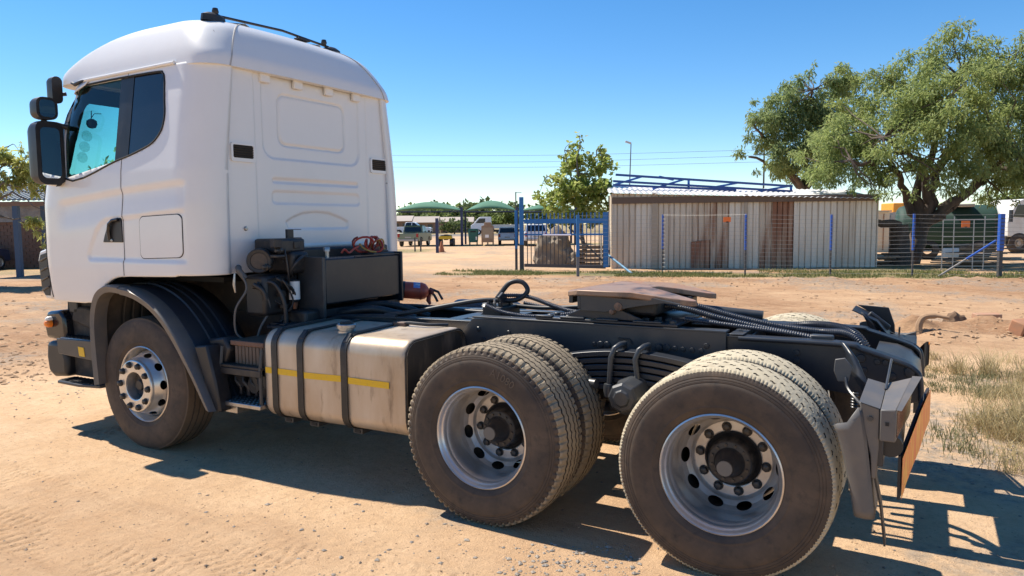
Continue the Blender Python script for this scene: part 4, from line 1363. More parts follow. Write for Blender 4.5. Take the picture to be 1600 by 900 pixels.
# ------------------------------------------------------------------ front steps and bumper end
for far in (False, True):
    def my(y): return 2 * YC - y if far else y
    en = MB().prism([(-5.66, 0.44), (-5.74, 0.70), (-5.70, 1.125), (-5.05, 1.13), (-5.0, 0.9), (-5.02, 0.44)], my(0.235), my(0.50)).build('step_well', M_dirty, T, bevel=0.01)
    MB().prism([(-5.60, 0.93), (-5.56, 1.05), (-5.40, 1.06), (-5.12, 1.02), (-5.08, 0.9), (-5.3, 0.86)], my(0.20), my(0.26)).build('step_backing', M_dirty, T, bevel=0.02)
    MB().lathe([(0.0, -0.012), (0.05, -0.01), (0.07, 0.0), (0.075, 0.02)], 16, (-5.26, my(0.205), 0.95), 'y').build('side_grommet', M_black, T)
    us = MB().b2((-5.60, min(my(0.10), my(0.24)), 0.775), (-5.10, max(my(0.10), my(0.24)), 0.80)).build('entry_step', M_steel, T, bevel=0.004)
    for i in range(9):
        MB().b2((-5.57 + i * 0.053, min(my(0.115), my(0.225)), 0.80), (-5.545 + i * 0.053, max(my(0.115), my(0.225)), 0.806)).build('tread_bar', M_black, us)
    fr = MB().prism([(-5.63, 0.79), (-5.61, 0.66), (-5.13, 0.635), (-5.12, 0.765), (-5.10, 0.80)], my(0.082), my(0.102)).build('step_fascia', M_frame2, T, bevel=0.006)
    MB().prism([(-5.318, 0.742), (-5.305, 0.662), (-5.225, 0.660), (-5.238, 0.738)], my(0.078), my(0.083)).build('side_marker_lens', M_yellow, fr, bevel=0.002)
    lo = MB()
    lo.prism([(-5.66, 0.12), (-5.62, 0.065), (-5.30, 0.05), (-5.08, 0.10), (-5.05, 0.24), (-5.66, 0.24)] if not far else [(-5.66, 2 * YC - 0.12), (-5.62, 2 * YC - 0.065), (-5.30, 2 * YC - 0.05), (-5.08, 2 * YC - 0.10), (-5.05, 2 * YC - 0.24), (-5.66, 2 * YC - 0.24)], 0.405, 0.430, 'z')
    loo = lo.build('lower_entry_step', M_frame2, T, bevel=0.006)
    for i in range(10):
        MB().b2((-5.60 + i * 0.052, min(my(0.09), my(0.225)), 0.43), (-5.575 + i * 0.052, max(my(0.09), my(0.225)), 0.437)).build('tread_bar', M_black, loo)
    bu = MB().prism([(-5.93, 0.46), (-5.95, 0.60), (-5.93, 0.735), (-5.70, 0.745), (-5.64, 0.60), (-5.64, 0.44), (-5.85, 0.42)], my(0.16), my(0.50)).build('bumper_corner', M_black, T, bevel=0.04, bseg=3)
    hl = MB().prism([(-5.92, 0.76), (-5.95, 0.88), (-5.90, 1.0), (-5.70, 1.02), (-5.64, 0.97), (-5.62, 0.76)], my(0.16), my(0.48)).build('headlamp', M_darkgl, T, bevel=0.03, bseg=3)
    MB().lathe([(0.0, -0.035), (0.022, -0.028), (0.033, -0.01), (0.035, 0.02)], 14, (-5.83, my(0.135), 0.90), 'y').build('indicator_lens', M_orange, T)
    MB().lathe([(0.0, -0.028), (0.016, -0.022), (0.026, -0.006), (0.028, 0.02)], 14, (-5.835, my(0.140), 0.935), 'y').build('marker_lens', M_clear, T)
    MB().b2((-5.62, min(my(0.2), my(0.45)), 1.0), (-5.50, max(my(0.2), my(0.45)), 1.10)).build('lamp_bracket', M_black, T, bevel=0.01)
MB().b2((-5.98, 0.48, 0.42), (-5.75, 2 * YC - 0.48, 1.13)).build('front_bumper', M_white, T, bevel=0.05, bseg=3)
# ------------------------------------------------------------------ hydraulic tank behind the cab
ht = MB().b2((-3.445, 0.775, 1.115), (-3.20, 1.70, 1.470)).build('hydraulic_tank', M_frame, T, bevel=0.012)
hb = MB()
hb.b2((-3.455, 0.745, 1.015), (-3.195, 0.775, 1.485))
hb.build('tank_bracket', M_frame2, ht, bevel=0.004)
MB().b2((-3.455, 1.70, 1.06), (-3.180, 1.725, 1.495)).build('tank_bracket', M_frame, ht, bevel=0.006)
MB().strip(rrect(1.12, 1.70, 1.40, 1.480, 0.02)[6:18], -3.215, -3.192, 0.006, 'x').build('tank_rim', M_frame, ht)
MB().b2((-3.40, 1.42, 1.47), (-3.25, 1.72, 1.492)).build('tank_tray', M_frame, ht, bevel=0.006)
MB().lathe([(0.018, 0.0), (0.018, 0.055), (0.026, 0.056), (0.026, 0.085), (0.02, 0.092), (0, 0.092)], 8, (-3.32, 0.93, 1.465), 'z').build('breather_cap', M_steel, ht)
MB().b2((-3.44, 0.80, 1.02), (-3.22, 1.72, 1.075)).build('tank_cradle', M_black, T)
# ------------------------------------------------------------------ air intake and valve gear behind the cab
MB().b2((-3.66, 0.50, 1.52), (-3.42, 0.80, 1.63)).build('valve_block', M_oily, T, bevel=0.02)
MB().b2((-3.66, 0.62, 1.36), (-3.38, 0.80, 1.53)).build('filter_housing', M_oily, T, bevel=0.03)
MB().b2((-3.67, 0.40, 1.05), (-3.45, 0.74, 1.36)).build('intake_duct', M_black, T, bevel=0.03)
MB().b2((-3.66, 0.78, 1.02), (-3.52, 1.95, 1.55)).build('cab_bulkhead', M_black, T, bevel=0.02)
rd = Matrix.Rotation(R(38), 3, 'Z')
rf_ = MB().lathe([(0.0, -0.012), (0.060, -0.012), (0.064, -0.018), (0.068, -0.018), (0.084, -0.022), (0.090, -0.016), (0.093, 0.0), (0.093, 0.09), (0.07, 0.12)], 28)
rf_.v = [tuple((rd @ Vector(a)) + Vector((-3.50, 0.405, 1.468))) for a in rf_.v]
rfo = rf_.build('round_filter', M_oily, T)
cap_ = MB().lathe([(0.0, -0.0128), (0.060, -0.0128)], 24)
cap_.v = [tuple((rd @ Vector(a)) + Vector((-3.50, 0.405, 1.468))) for a in cap_.v]
cap_.build('filter_cap', mat('dusty_brown_cap', (0.085, 0.066, 0.05), 0.7, var=(30, (0.05, 0.042, 0.036), 0.4, 0.7)), rfo)
br_ = MB().b2((-3.53, 0.70, 1.44), (-3.505, 0.765, 1.70)).build('notched_bracket', M_black, T, bevel=0.003)
for z0, z1 in ((1.695, 1.70), (1.595, 1.635), (1.50, 1.55)):
    MB().b2((-3.53, 0.765, z0), (-3.49, 0.835, z1)).build('bracket_tooth', M_black, br_, bevel=0.003)
dr = MB().lathe([(0.0, -0.075), (0.030, -0.072), (0.040, -0.055), (0.041, 0.09), (0.036, 0.10), (0, 0.10)], 20, (-3.40, 0.648, 1.215), 'z').build('air_drier', M_black, T)
MB().lathe([(0.0425, -0.052), (0.0425, 0.088)], 24, (-3.40, 0.648, 1.215), 'z').build('drier_label', M_paper, dr)
MB().lathe([(0.0, -0.13), (0.016, -0.125), (0.020, -0.105), (0.026, -0.075)], 12, (-3.40, 0.648, 1.215), 'z').build('drain_valve', mat('copper_fitting', (0.30, 0.14, 0.08), 0.45, metal=0.6), dr)
MB().b2((-3.42, 0.60, 0.90), (-3.24, 0.80, 1.08)).build('drier_base', M_oily, T, bevel=0.02)
MB().tube([(-3.64, 0.33, 1.42), (-3.60, 0.30, 1.40), (-3.57, 0.33, 1.34)], 0.024, 10).build('cab_lock', mat('dull_grey_line', (0.10, 0.095, 0.09), 0.6), T)
MB().tube([(-3.60, 0.26, 1.38), (-3.60, 0.25, 1.30), (-3.60, 0.26, 1.24)], [0.007, 0.012, 0.006], 8).build('lock_pin', M_steel, T)
for pts_, r_ in (([(-3.56, 0.30, 1.36), (-3.53, 0.30, 1.26), (-3.58, 0.24, 1.12), (-3.60, 0.25, 0.95), (-3.56, 0.3, 0.88)], 0.008),
                 ([(-3.50, 0.42, 1.28), (-3.46, 0.42, 1.22), (-3.46, 0.45, 1.10), (-3.50, 0.40, 0.98), (-3.52, 0.38, 0.90)], 0.009),
                 ([(-3.52, 0.40, 1.30), (-3.42, 0.46, 1.30), (-3.36, 0.50, 1.16), (-3.36, 0.52, 0.94)], 0.016),
                 ([(-3.50, 0.34, 1.30), (-3.45, 0.38, 1.25), (-3.44, 0.40, 1.18)], 0.018),
                 ([(-3.44, 0.66, 1.34), (-3.38, 0.60, 1.38), (-3.34, 0.62, 1.45), (-3.36, 0.72, 1.50)], 0.014),
                 ([(-3.40, 0.55, 1.05), (-3.36, 0.50, 0.98), (-3.36, 0.5, 0.92)], 0.012)):
    MB().tube(spline(pts_, 8), r_, 8).build('air_line', M_hose if r_ > 0.009 else mat('dull_grey_line', (0.10, 0.095, 0.09), 0.6), T, smooth=80)
rq = random.Random(17)
for k in range(22):
    x, y, z = rq.uniform(-3.58, -3.42), rq.uniform(0.44, 0.82), rq.uniform(1.08, 1.60)
    if k % 3 == 0:
        MB().box((x + 0.06, y - 0.04, z), (rq.uniform(0.03, 0.09), rq.uniform(0.03, 0.08), rq.uniform(0.02, 0.07)), rq.uniform(-0.4, 0.4)).build('valve_body', M_oily, T, bevel=0.006)
    elif k % 3 == 1:
        MB().lathe([(0.0, -0.01), (0.012, -0.009), (0.018, 0.0), (0.018, 0.02), (0.024, 0.022), (0.024, 0.05)], 10, (x + 0.05, y - 0.10, z), 'y').build('pipe_union', M_nut, T)
    else:
        MB().tube(spline([(x, y, z), (x + 0.07, y - 0.06, z + rq.uniform(-0.05, 0.08)), (x + 0.09, y + rq.uniform(-0.1, 0.1), z - 0.10), (x + 0.03, y + rq.uniform(-0.1, 0.1), z - 0.22)], 6), rq.choice((0.007, 0.010, 0.014)), 8).build('air_line', M_hose, T, smooth=80)
# ------------------------------------------------------------------ deck between the rails
deck = MB().b2((-3.2, 0.90, 0.985), (-2.9, 1.60, 1.0)).build('deck_plate', M_frame, T, bevel=0.004)
MB().b2((-3.5, 0.45, 0.95), (-3.0, 0.86, 0.985)).build('catwalk', M_frame, T, bevel=0.01)
for k in range(5):
    MB().b2((-3.48 + k * 0.09, 0.47, 0.985), (-3.42 + k * 0.09, 0.84, 0.995)).build('catwalk_bar', M_frame, T, bevel=0.003)
at = MB().lathe([(0.0, -0.37), (0.10, -0.35), (0.145, -0.29), (0.15, -0.25), (0.15, 0.25), (0.145, 0.29), (0.10, 0.35), (0.0, 0.37)], 24, (-2.42, 2 * YC - 0.62, 0.93), 'x').build('air_tank', M_frame, T)
MB().lathe([(0.0, -0.30), (0.09, -0.28), (0.115, -0.23), (0.12, -0.2), (0.12, 0.2), (0.115, 0.23), (0.09, 0.28), (0.0, 0.30)], 24, (-1.95, 1.25, 0.88), 'y').build('air_tank', M_frame, T)
MB().b2((-3.0, 1.72, 0.55), (-2.0, 2.38, 0.96)).build('far_side_tank', M_frame, T, bevel=0.08, bseg=4)
MB().b2((-2.05, 1.0, 1.035), (-1.78, 1.5, 1.05)).build('deck_bridge', M_frame2, T, bevel=0.003)
vb = MB().b2((-1.96, 1.06, 1.05), (-1.80, 1.34, 1.13)).build('valve_cluster', M_black, T, bevel=0.008)
for k in range(6):
    MB().lathe([(0.014, 0), (0.014, 0.03), (0.009, 0.032), (0.009, 0.05), (0, 0.05)], 6, (-1.93 + (k % 3) * 0.05, 1.10 + (k // 3) * 0.16, 1.13), 'z').build('fitting', M_steel if k % 2 else M_black, vb)
MB().prism([(1.14, 1.03), (1.10, 1.20), (1.16, 1.23), (1.30, 1.12), (1.32, 1.03)], -1.86, -1.84, 'x').build('hose_bracket', M_frame, T, bevel=0.003)
def corr(pts_, r, pitch=0.014, name='spiral_hose', mt=None, amp=0.16):
    sp_ = spline(pts_, 24)
    L = [0]
    for a, b in zip(sp_, sp_[1:]): L.append(L[-1] + float(np.linalg.norm(b - a)))
    m_n = int(L[-1] / pitch * 4)
    q = [np.array([np.interp(t, L, [p[i] for p in sp_]) for i in range(3)]) for t in np.linspace(0, L[-1], m_n)]
    rs = [r * (1 + (amp if k % 4 in (0, 1) else -amp)) for k in range(m_n)]
    return MB().tube(q, rs, 8).build(name, mt or M_bluehose, T, smooth=60)
def hose(pts_, r, name='air_hose', mt=None):
    return MB().tube(spline(pts_, 10), r, 10).build(name, mt or M_hose, T, smooth=80)
# the upright loop and the long hose running forward
hose([(-2.05, 1.12, 1.02), (-1.98, 1.16, 1.08), (-1.90, 1.20, 1.20), (-1.83, 1.24, 1.292), (-1.745, 1.27, 1.298), (-1.70, 1.27, 1.235), (-1.76, 1.24, 1.175), (-1.86, 1.20, 1.165), (-2.02, 1.14, 1.165), (-2.25, 1.06, 1.125), (-2.50, 0.98, 1.075), (-2.75, 0.93, 1.04)], 0.018)
hose([(-2.0, 1.22, 1.16), (-2.02, 1.26, 1.08), (-1.96, 1.28, 1.04)], 0.016)
hose([(-3.25, 0.95, 1.03), (-2.95, 1.02, 1.07), (-2.75, 1.10, 1.03), (-2.60, 1.12, 1.0)], 0.030)
hose([(-3.28, 1.15, 1.05), (-3.0, 1.20, 1.09), (-2.78, 1.22, 1.07), (-2.6, 1.30, 1.0)], 0.026)
hose([(-3.3, 0.85, 1.0), (-3.0, 0.90, 1.02), (-2.6, 0.88, 1.035)], 0.022)
hose([(-3.2, 1.35, 1.05), (-2.8, 1.42, 1.06), (-2.3, 1.50, 1.03), (-1.9, 1.42, 1.05)], 0.016)
hose([(-1.85, 1.30, 1.12), (-1.6, 1.32, 1.11), (-1.3, 1.34, 1.13)], 0.016)
corr([(-1.88, 1.22, 1.20), (-1.70, 1.26, 1.195), (-1.48, 1.22, 1.145), (-1.30, 1.15, 1.12), (-1.15, 1.1, 1.12)], 0.014)
corr([(-1.92, 1.05, 1.14), (-1.75, 1.0, 1.105), (-1.55, 0.98, 1.09), (-1.35, 1.0, 1.10), (-1.20, 1.05, 1.125)], 0.014)
corr([(-1.80, 1.40, 1.13), (-1.6, 1.42, 1.10), (-1.4, 1.38, 1.10), (-1.2, 1.3, 1.12)], 0.013)
# behind the fifth wheel
corr([(-0.66, 1.12, 1.19), (-0.50, 1.14, 1.175), (-0.28, 1.14, 1.125), (0.0, 1.14, 1.075), (0.28, 1.15, 1.035), (0.42, 1.15, 1.0)], 0.019)
corr([(-0.66, 1.22, 1.20), (-0.48, 1.26, 1.185), (-0.2, 1.24, 1.125), (0.05, 1.22, 1.085), (0.3, 1.16, 1.075), (0.45, 1.07, 1.085), (0.53, 1.0, 1.05), (0.56, 0.98, 0.98)], 0.020)
corr([(-0.45, 0.98, 1.13), (-0.25, 0.99, 1.112), (0.0, 1.0, 1.09), (0.2, 0.98, 1.075), (0.33, 0.96, 1.055)], 0.0135)
corr([(0.02, 1.34, 1.06), (0.2, 1.34, 1.085), (0.36, 1.24, 1.10), (0.48, 1.10, 1.09), (0.545, 1.03, 1.04), (0.58, 1.01, 0.97)], 0.022)
hose([(-0.62, 1.3, 1.18), (-0.3, 1.40, 1.10), (0.1, 1.46, 1.03), (0.3, 1.48, 1.0)], 0.020)
MB().b2((0.28, 0.93, 1.045), (0.40, 0.99, 1.085)).build('hose_coupling', M_frame2, T, bevel=0.008)
MB().b2((-0.62, 1.38, 1.13), (-0.52, 1.52, 1.23)).build('hose_clamp', M_black, T, bevel=0.01)
MB().tube([(-0.50, 1.56, 1.13), (-0.10, 1.60, 1.10)], 0.030, 10).build('guard_pipe', M_frame2, T)
# ------------------------------------------------------------------ tail end
ec = MB()
n_ = 16
po = [(0.60, 0.985), (0.70, 0.975), (0.775, 0.945), (0.825, 0.89), (0.838, 0.80), (0.835, 0.70), (0.80, 0.69), (0.80, 0.80), (0.785, 0.87), (0.745, 0.92), (0.69, 0.945), (0.60, 0.955)]
ec.prism(po, RY + 0.09, 2 * YC - RY - 0.09)
ec.build('end_cross_member', M_frame2, T, smooth=40, bevel=0.004)
MB().lathe([(0.0, -0.02), (0.10, -0.018), (0.12, -0.01), (0.125, 0.03)], 24, (0.68, 1.05, 0.86), 'y').build('end_plate_boss', M_frame2, T)
for far in (False, True):
    def my(y): return 2 * YC - y if far else y
    # bracket plates that hung the mudguard
    MB().prism([(0.455, 1.035), (0.50, 1.045), (0.535, 1.00), (0.52, 0.93), (0.47, 0.925), (0.45, 0.98)], my(0.47), my(0.485)).build('guard_bracket', M_flare, T, bevel=0.003)
    gp = MB()
    gp.grid([[(0.470, my(0.58), 1.115), (0.50, my(0.56), 1.10)], [(0.50, my(0.56), 1.06), (0.555, my(0.53), 1.03)], [(0.515, my(0.52), 0.985), (0.605, my(0.48), 0.93)], [(0.585, my(0.46), 0.885), (0.655, my(0.44), 0.875)]])
    solid(gp.build('guard_stay', M_frame, T, smooth=30), 0.012, 0)
    MB().tube(spline([(0.505, my(0.47), 0.95), (0.52, my(0.44), 0.90), (0.57, my(0.36), 0.862), (0.63, my(0.2), 0.845)], 6), 0.007, 6).build('stay_rod', M_frame2, T)
    for k in range(6):
        MB().lathe([(0.013, -0.012), (0.019, -0.006), (0.013, 0.0)], 10, (0.545, my(0.52), 0.80 + k * 0.014), 'z').build('spring_coil', M_frame2, T)
    # tail lamp box
    lbx = MB()
    lbx.add([(0.684, my(0.0), 0.775), (0.745, my(0.0), 0.775), (0.745, my(0.0), 0.916), (0.684, my(0.0), 0.912), (0.692, my(0.42), 0.80), (0.790, my(0.42), 0.80), (0.796, my(0.42), 0.986), (0.692, my(0.42), 0.948)], [(0, 1, 2, 3), (7, 6, 5, 4), (0, 4, 5, 1), (1, 5, 6, 2), (2, 6, 7, 3), (3, 7, 4, 0)])
    lbx = lbx.build('tail_lamp_box', M_flare, T, bevel=0.005)
    MB().add([(0.749, my(0.02), 0.79), (0.749, my(0.02), 0.90), (0.796, my(0.40), 0.965), (0.793, my(0.40), 0.82)], [(0, 1, 2, 3)]).build('lamp_lens', mat('dark_red_lens', (0.12, 0.012, 0.01), 0.25), lbx)
    MB().add([(0.745, my(-0.002), 0.918), (0.765, my(-0.002), 0.916), (0.835, my(0.43), 0.990), (0.796, my(0.43), 0.990)], [(0, 1, 2, 3)]).build('lamp_hood', M_flare, lbx)
    MB().b2((0.705, min(my(-0.004), my(0.002)), 0.845), (0.719, max(my(-0.004), my(0.002)), 0.861)).build('lamp_hole', M_gap, lbx)
    MB().add([(0.60, my(0.01), 0.937), (0.683, my(0.01), 0.914), (0.690, my(0.40), 0.948), (0.612, my(0.36), 0.975)], [(0, 1, 2, 3)]).build('hanger_top', M_flare, T)
    hood = MB().prism([(0.60, 0.934), (0.682, 0.911), (0.682, 0.74), (0.675, 0.60), (0.655, 0.60), (0.65, 0.70), (0.62, 0.82)], my(0.02), my(0.40)).build('guard_hanger', M_flare, T, bevel=0.005)
    MB().lathe([(0.012, -0.008), (0.012, 0.0)], 6, (0.645, my(0.018), 0.865), 'y', cap0=True).build('bolt', M_frame2, T)
    MB().tube([(0.690, my(0.30), 0.94), (0.70, my(0.62), 1.03)], 0.006, 8).build('lamp_stay', M_frame2, T)
    # mudguard rear quarter: a curved sheet wrapping behind the tyre
    rows = []
    ed = [(0.475, 0.845), (0.515, 0.845), (0.545, 0.853), (0.562, 0.87), (0.566, 0.895)]
    for t in np.linspace(0, 1, 14):
        z = 0.88 - 0.46 * t
        x0 = 0.498 + 0.095 * t ** 0.75
        x1 = 0.600 + 0.065 * t ** 0.8 + 0.01
        y0 = 0.005
        rows.append([(x0, my(y0 + 0.012), z - 0.062 * (1 - t)), (x0 + 0.012, my(y0), z - 0.052 * (1 - t)), (x0 * 0.5 + x1 * 0.5, my(y0 - 0.006), z - 0.040 * (1 - t)), (x1 - 0.012, my(y0), z + 0.03 * (1 - t)), (x1, my(y0 + 0.014), z + 0.03 * (1 - t)), (x1, my(0.28), z + 0.03 * (1 - t))])
    solid(MB().grid(rows).build('mudguard', M_flare, T, smooth=40), 0.006, 0)
    MB().strip([(0.665, 0.60), (0.690, 0.48), (0.700, 0.40), (0.712, 0.30)], min(my(0.03), my(0.11)), max(my(0.03), my(0.11)), 0.008).build('mudflap_strip', M_black, T)
    MB().b2((0.675, min(my(0.028), my(0.2)), 0.655), (0.70, max(my(0.028), my(0.2)), 0.775)).build('lamp_arm', M_frame, T, bevel=0.004)
    MB().cyl((0.725, my(0.05), 0.745), (0.725, my(0.45), 0.745), 0.05, 14).build('lamp_tube', M_black, T)
# bent rear chevron board hanging below the lamps
bl_ = [(0.768, 0.050, 0.512, 0.705), (0.785, 0.12, 0.570, 0.745), (0.806, 0.20, 0.625, 0.800), (0.83, 0.30, 0.675, 0.862), (0.852, 0.40, 0.745, 0.905), (0.868, 0.48, 0.775, 0.93)]
for far in (False, True):
    sgn = lambda y: 2 * YC - y if far else y
    rows = [[(x, sgn(y), z0 + (z1 - z0) * k / 4) for k in range(5)] for x, y, z0, z1 in bl_]
    bd = solid(MB().grid(rows).build('bent_chevron_board', mat('black_board_back', (0.02, 0.02, 0.021), 0.6), T, smooth=0), 0.012, 0)
    def stripe(a, b, mt, name):
        rr_ = []
        for i in range(len(bl_)):
            x, y, z0, z1 = bl_[i]
            rr_.append([(x + 0.006, sgn(y - 0.012), z0 + (z1 - z0) * (a + 0.02)), (x + 0.006, sgn(y - 0.012), z0 + (z1 - z0) * (b - 0.02))])
        return MB().grid(rr_).build(name, mt, bd, smooth=0)
    stripe(0.0, 1.0, mat('orange_chevron_sheet', (0.80, 0.16, 0.015), 0.35, var=(9, (0.85, 0.40, 0.03), 0.45, 0.55, (6, 6, 0.4)), var2=(60, (0.6, 0.2, 0.04), 0.6, 0.85)), 'chevron_sheet')
# far mudguard corner standing proud of the far tyre
MB().prism([(0.42, 1.13), (0.62, 1.118), (0.66, 1.0), (0.665, 0.90), (0.645, 0.90), (0.60, 1.0), (0.56, 1.045)], 2.25, 2.27).build('mudguard_corner', M_black, T, bevel=0.004)
MB().strip([(0.41, 1.12), (0.56, 1.05), (0.64, 0.95), (0.665, 0.88)], 1.95, 2.25, 0.006).build('far_mudguard', M_black, T)
MB().prism([(0.655, 0.90), (0.675, 0.90), (0.71, 0.30), (0.69, 0.30)], 1.86, 2.46).build('far_mudflap', M_black, T)
MB().b2((0.60, 1.62, 0.74), (0.80, 2.0, 0.97)).build('far_lamp_carrier', M_frame, T, bevel=0.01)
MB().box((0.56, 2.1, 1.03), (0.16, 0.05, 0.07), Matrix.Rotation(R(38), 3, 'Y')).build('guard_lamp', M_oily, T, bevel=0.01)

# ------------------------------------------------------------------ things carried on the truck
fe = empty('fire_extinguisher', (-3.25, 1.92, 1.05), world=True)
tag(fe, 'red fire extinguisher with blue label lying beside the dark tank behind the cab', 'fire extinguisher')
a0, a1 = Vector((-3.35, 1.88, 1.140)), Vector((-3.05, 2.12, 1.10))
dx = (a1 - a0).normalized()
def along(t, r): return (a0 + dx * t, r)
prof = [(-0.01, 0.03), (0.0, 0.062), (0.02, 0.074), (0.05, 0.077), (0.21, 0.077), (0.235, 0.070), (0.255, 0.050), (0.27, 0.028)]
MB().tube([a0 + dx * t for t, r in prof], [r for t, r in prof], 24).build('cylinder', M_red, fe, smooth=60)
MB().tube([a0 + dx * t for t in (-0.015, 0.05)], [0.080, 0.080], 24).build('rubber_boot', M_black, fe)
lb_ = Matrix((dx, dx.cross(Vector((0, 0, 1))).normalized(), dx.cross(Vector((0, 0, 1))).normalized().cross(dx))).transposed()
MB().grid([[a0 + lb_ @ Vector((t, 0.0782 * math.sin(an), 0.0782 * math.cos(an))) for an in np.linspace(-0.3, 1.15, 9)] for t in (0.125, 0.185)]).build('label', mat('pale_blue_label', (0.16, 0.26, 0.55), 0.5, var=(40, (0.6, 0.6, 0.62), 0.5, 0.6)), fe, smooth=180)
MB().tube([a0 + dx * t for t in (0.192, 0.205)], [0.081, 0.081], 24, caps=False).build('strap', M_red, fe)
hd_ = a0 + dx * 0.29
MB().box(hd_, (0.05, 0.04, 0.05)).build('valve', mat('dark_red_valve', (0.20, 0.03, 0.025), 0.5), fe, bevel=0.008)
MB().tube([hd_ + Vector((-0.02, 0.01, 0.03)), hd_ + Vector((0.06, 0.03, 0.0)), hd_ + Vector((0.10, 0.04, -0.07))], 0.012, 8).build('lever', M_black, fe)
MB().tube([hd_, hd_ + Vector((0.03, 0.01, -0.03)), hd_ + Vector((0.06, 0.02, -0.09))], 0.012, 8).build('handle', M_black, fe)
MB().tube([hd_ + Vector((-0.02, 0, -0.01)), hd_ + Vector((-0.03, 0.0, -0.08)), hd_ + Vector((-0.01, 0.0, -0.115))], [0.018, 0.022, 0.012], 8).build('nozzle', M_red, fe)
# coiled air lines on the tank
hc = empty('air_line_coil', (-3.33, 1.55, 1.49), world=True)
tag(hc, 'tangle of red and yellow coiled air lines lying on the dark tank', 'hose')
rr = random.Random(4)
def coil(y0, n, r, mt, name, ph):
    p_ = []
    for k in range(int(n * 16) + 1):
        a = 2 * PI * k / 16 + ph
        p_.append((-3.33 + 0.06 * math.cos(a * 0.5 + ph) + 0.02 * math.sin(a * 1.7), y0 + 0.10 * k / 16 / n * 2.2 + (0.075 + 0.02 * math.sin(a * 0.37)) * math.cos(a), 1.505 + 0.055 + (0.058 + 0.012 * math.sin(a * 0.6)) * math.sin(a)))
    MB().tube(p_, r, 6).build(name, mt, hc, smooth=80)
coil(1.36, 3.2, 0.009, mat('red_air_line', (0.36, 0.035, 0.02), 0.4), 'red_line', 0.3)
coil(1.41, 2.6, 0.009, mat('dark_red_air_line', (0.20, 0.03, 0.02), 0.4), 'red_line', 1.9)
coil(1.46, 2.2, 0.008, mat('mustard_air_line', (0.42, 0.26, 0.06), 0.4), 'yellow_line', 3.0)
MB().tube(spline([(-3.36, 1.14, 1.50), (-3.34, 1.16, 1.53), (-3.33, 1.20, 1.50), (-3.33, 1.26, 1.53), (-3.33, 1.32, 1.55)], 6), 0.009, 6).build('red_line', mat('red_air_line', (0.36, 0.035, 0.02)), hc)
MB().tube(spline([(-3.33, 1.52, 1.51), (-3.32, 1.58, 1.50), (-3.32, 1.64, 1.502), (-3.33, 1.70, 1.50)], 6), 0.009, 6).build('black_line', M_hose, hc)
# ================================================================== the ground: one sheet to the horizon
rs_ = np.random.RandomState(11)
LAT = rs_.rand(256, 256)
def vnoise(x, y):
    xi, yi = np.floor(x).astype(int), np.floor(y).astype(int)
    fx, fy = x - xi, y - yi
    fx, fy = fx * fx * (3 - 2 * fx), fy * fy * (3 - 2 * fy)
    a = LAT[xi % 256, yi % 256]; b = LAT[(xi + 1) % 256, yi % 256]
    c = LAT[xi % 256, (yi + 1) % 256]; d = LAT[(xi + 1) % 256, (yi + 1) % 256]
    return (a * (1 - fx) + b * fx) * (1 - fy) + (c * (1 - fx) + d * fx) * fy - 0.5
def fbm(x, y, s, o=4):
    r, a = 0, 1.0
    for k in range(o):
        r = r + a * vnoise(x * s + 17.3 * k, y * s - 9.1 * k)
        s *= 2.03
        a *= 0.5
    return r
def smooth(a, b, t):
    t = np.clip((t - a) / (b - a), 0, 1)
    return t * t * (3 - 2 * t)
def seg(x, y, p, q):
    "signed across distance and along distance of the line p-q"
    p, q = np.array(p[:2]), np.array(q[:2])
    d = q - p
    L = np.linalg.norm(d)
    d = d / L
    s = (x - p[0]) * d[0] + (y - p[1]) * d[1]
    c = -(x - p[0]) * d[1] + (y - p[1]) * d[0]
    return c, s, L
TRACKS = [   # (ground point, ground point, half width, lug pitch, depth)
    (G(0, 735), G(430, 900), 0.16, 0.070, 0.009),
    (G(-40, 800), G(230, 900), 0.19, 0.075, 0.011),
    (G(420, 860), G(760, 930), 0.15, 0.070, 0.009),
    (G(0, 640), G(330, 720), 0.12, 0.05, 0.008),
    (G(60, 690), G(300, 650), 0.10, 0.05, 0.008)]
BERMS = [(G(1400, 524), G(1700, 528), 0.50, 0.27), (G(1040, 441), G(1640, 441), 0.55, 0.13), (G(700, 437), G(1045, 437), 0.5, 0.07), (G(-60, 452), G(110, 452), 0.5, 0.10)]
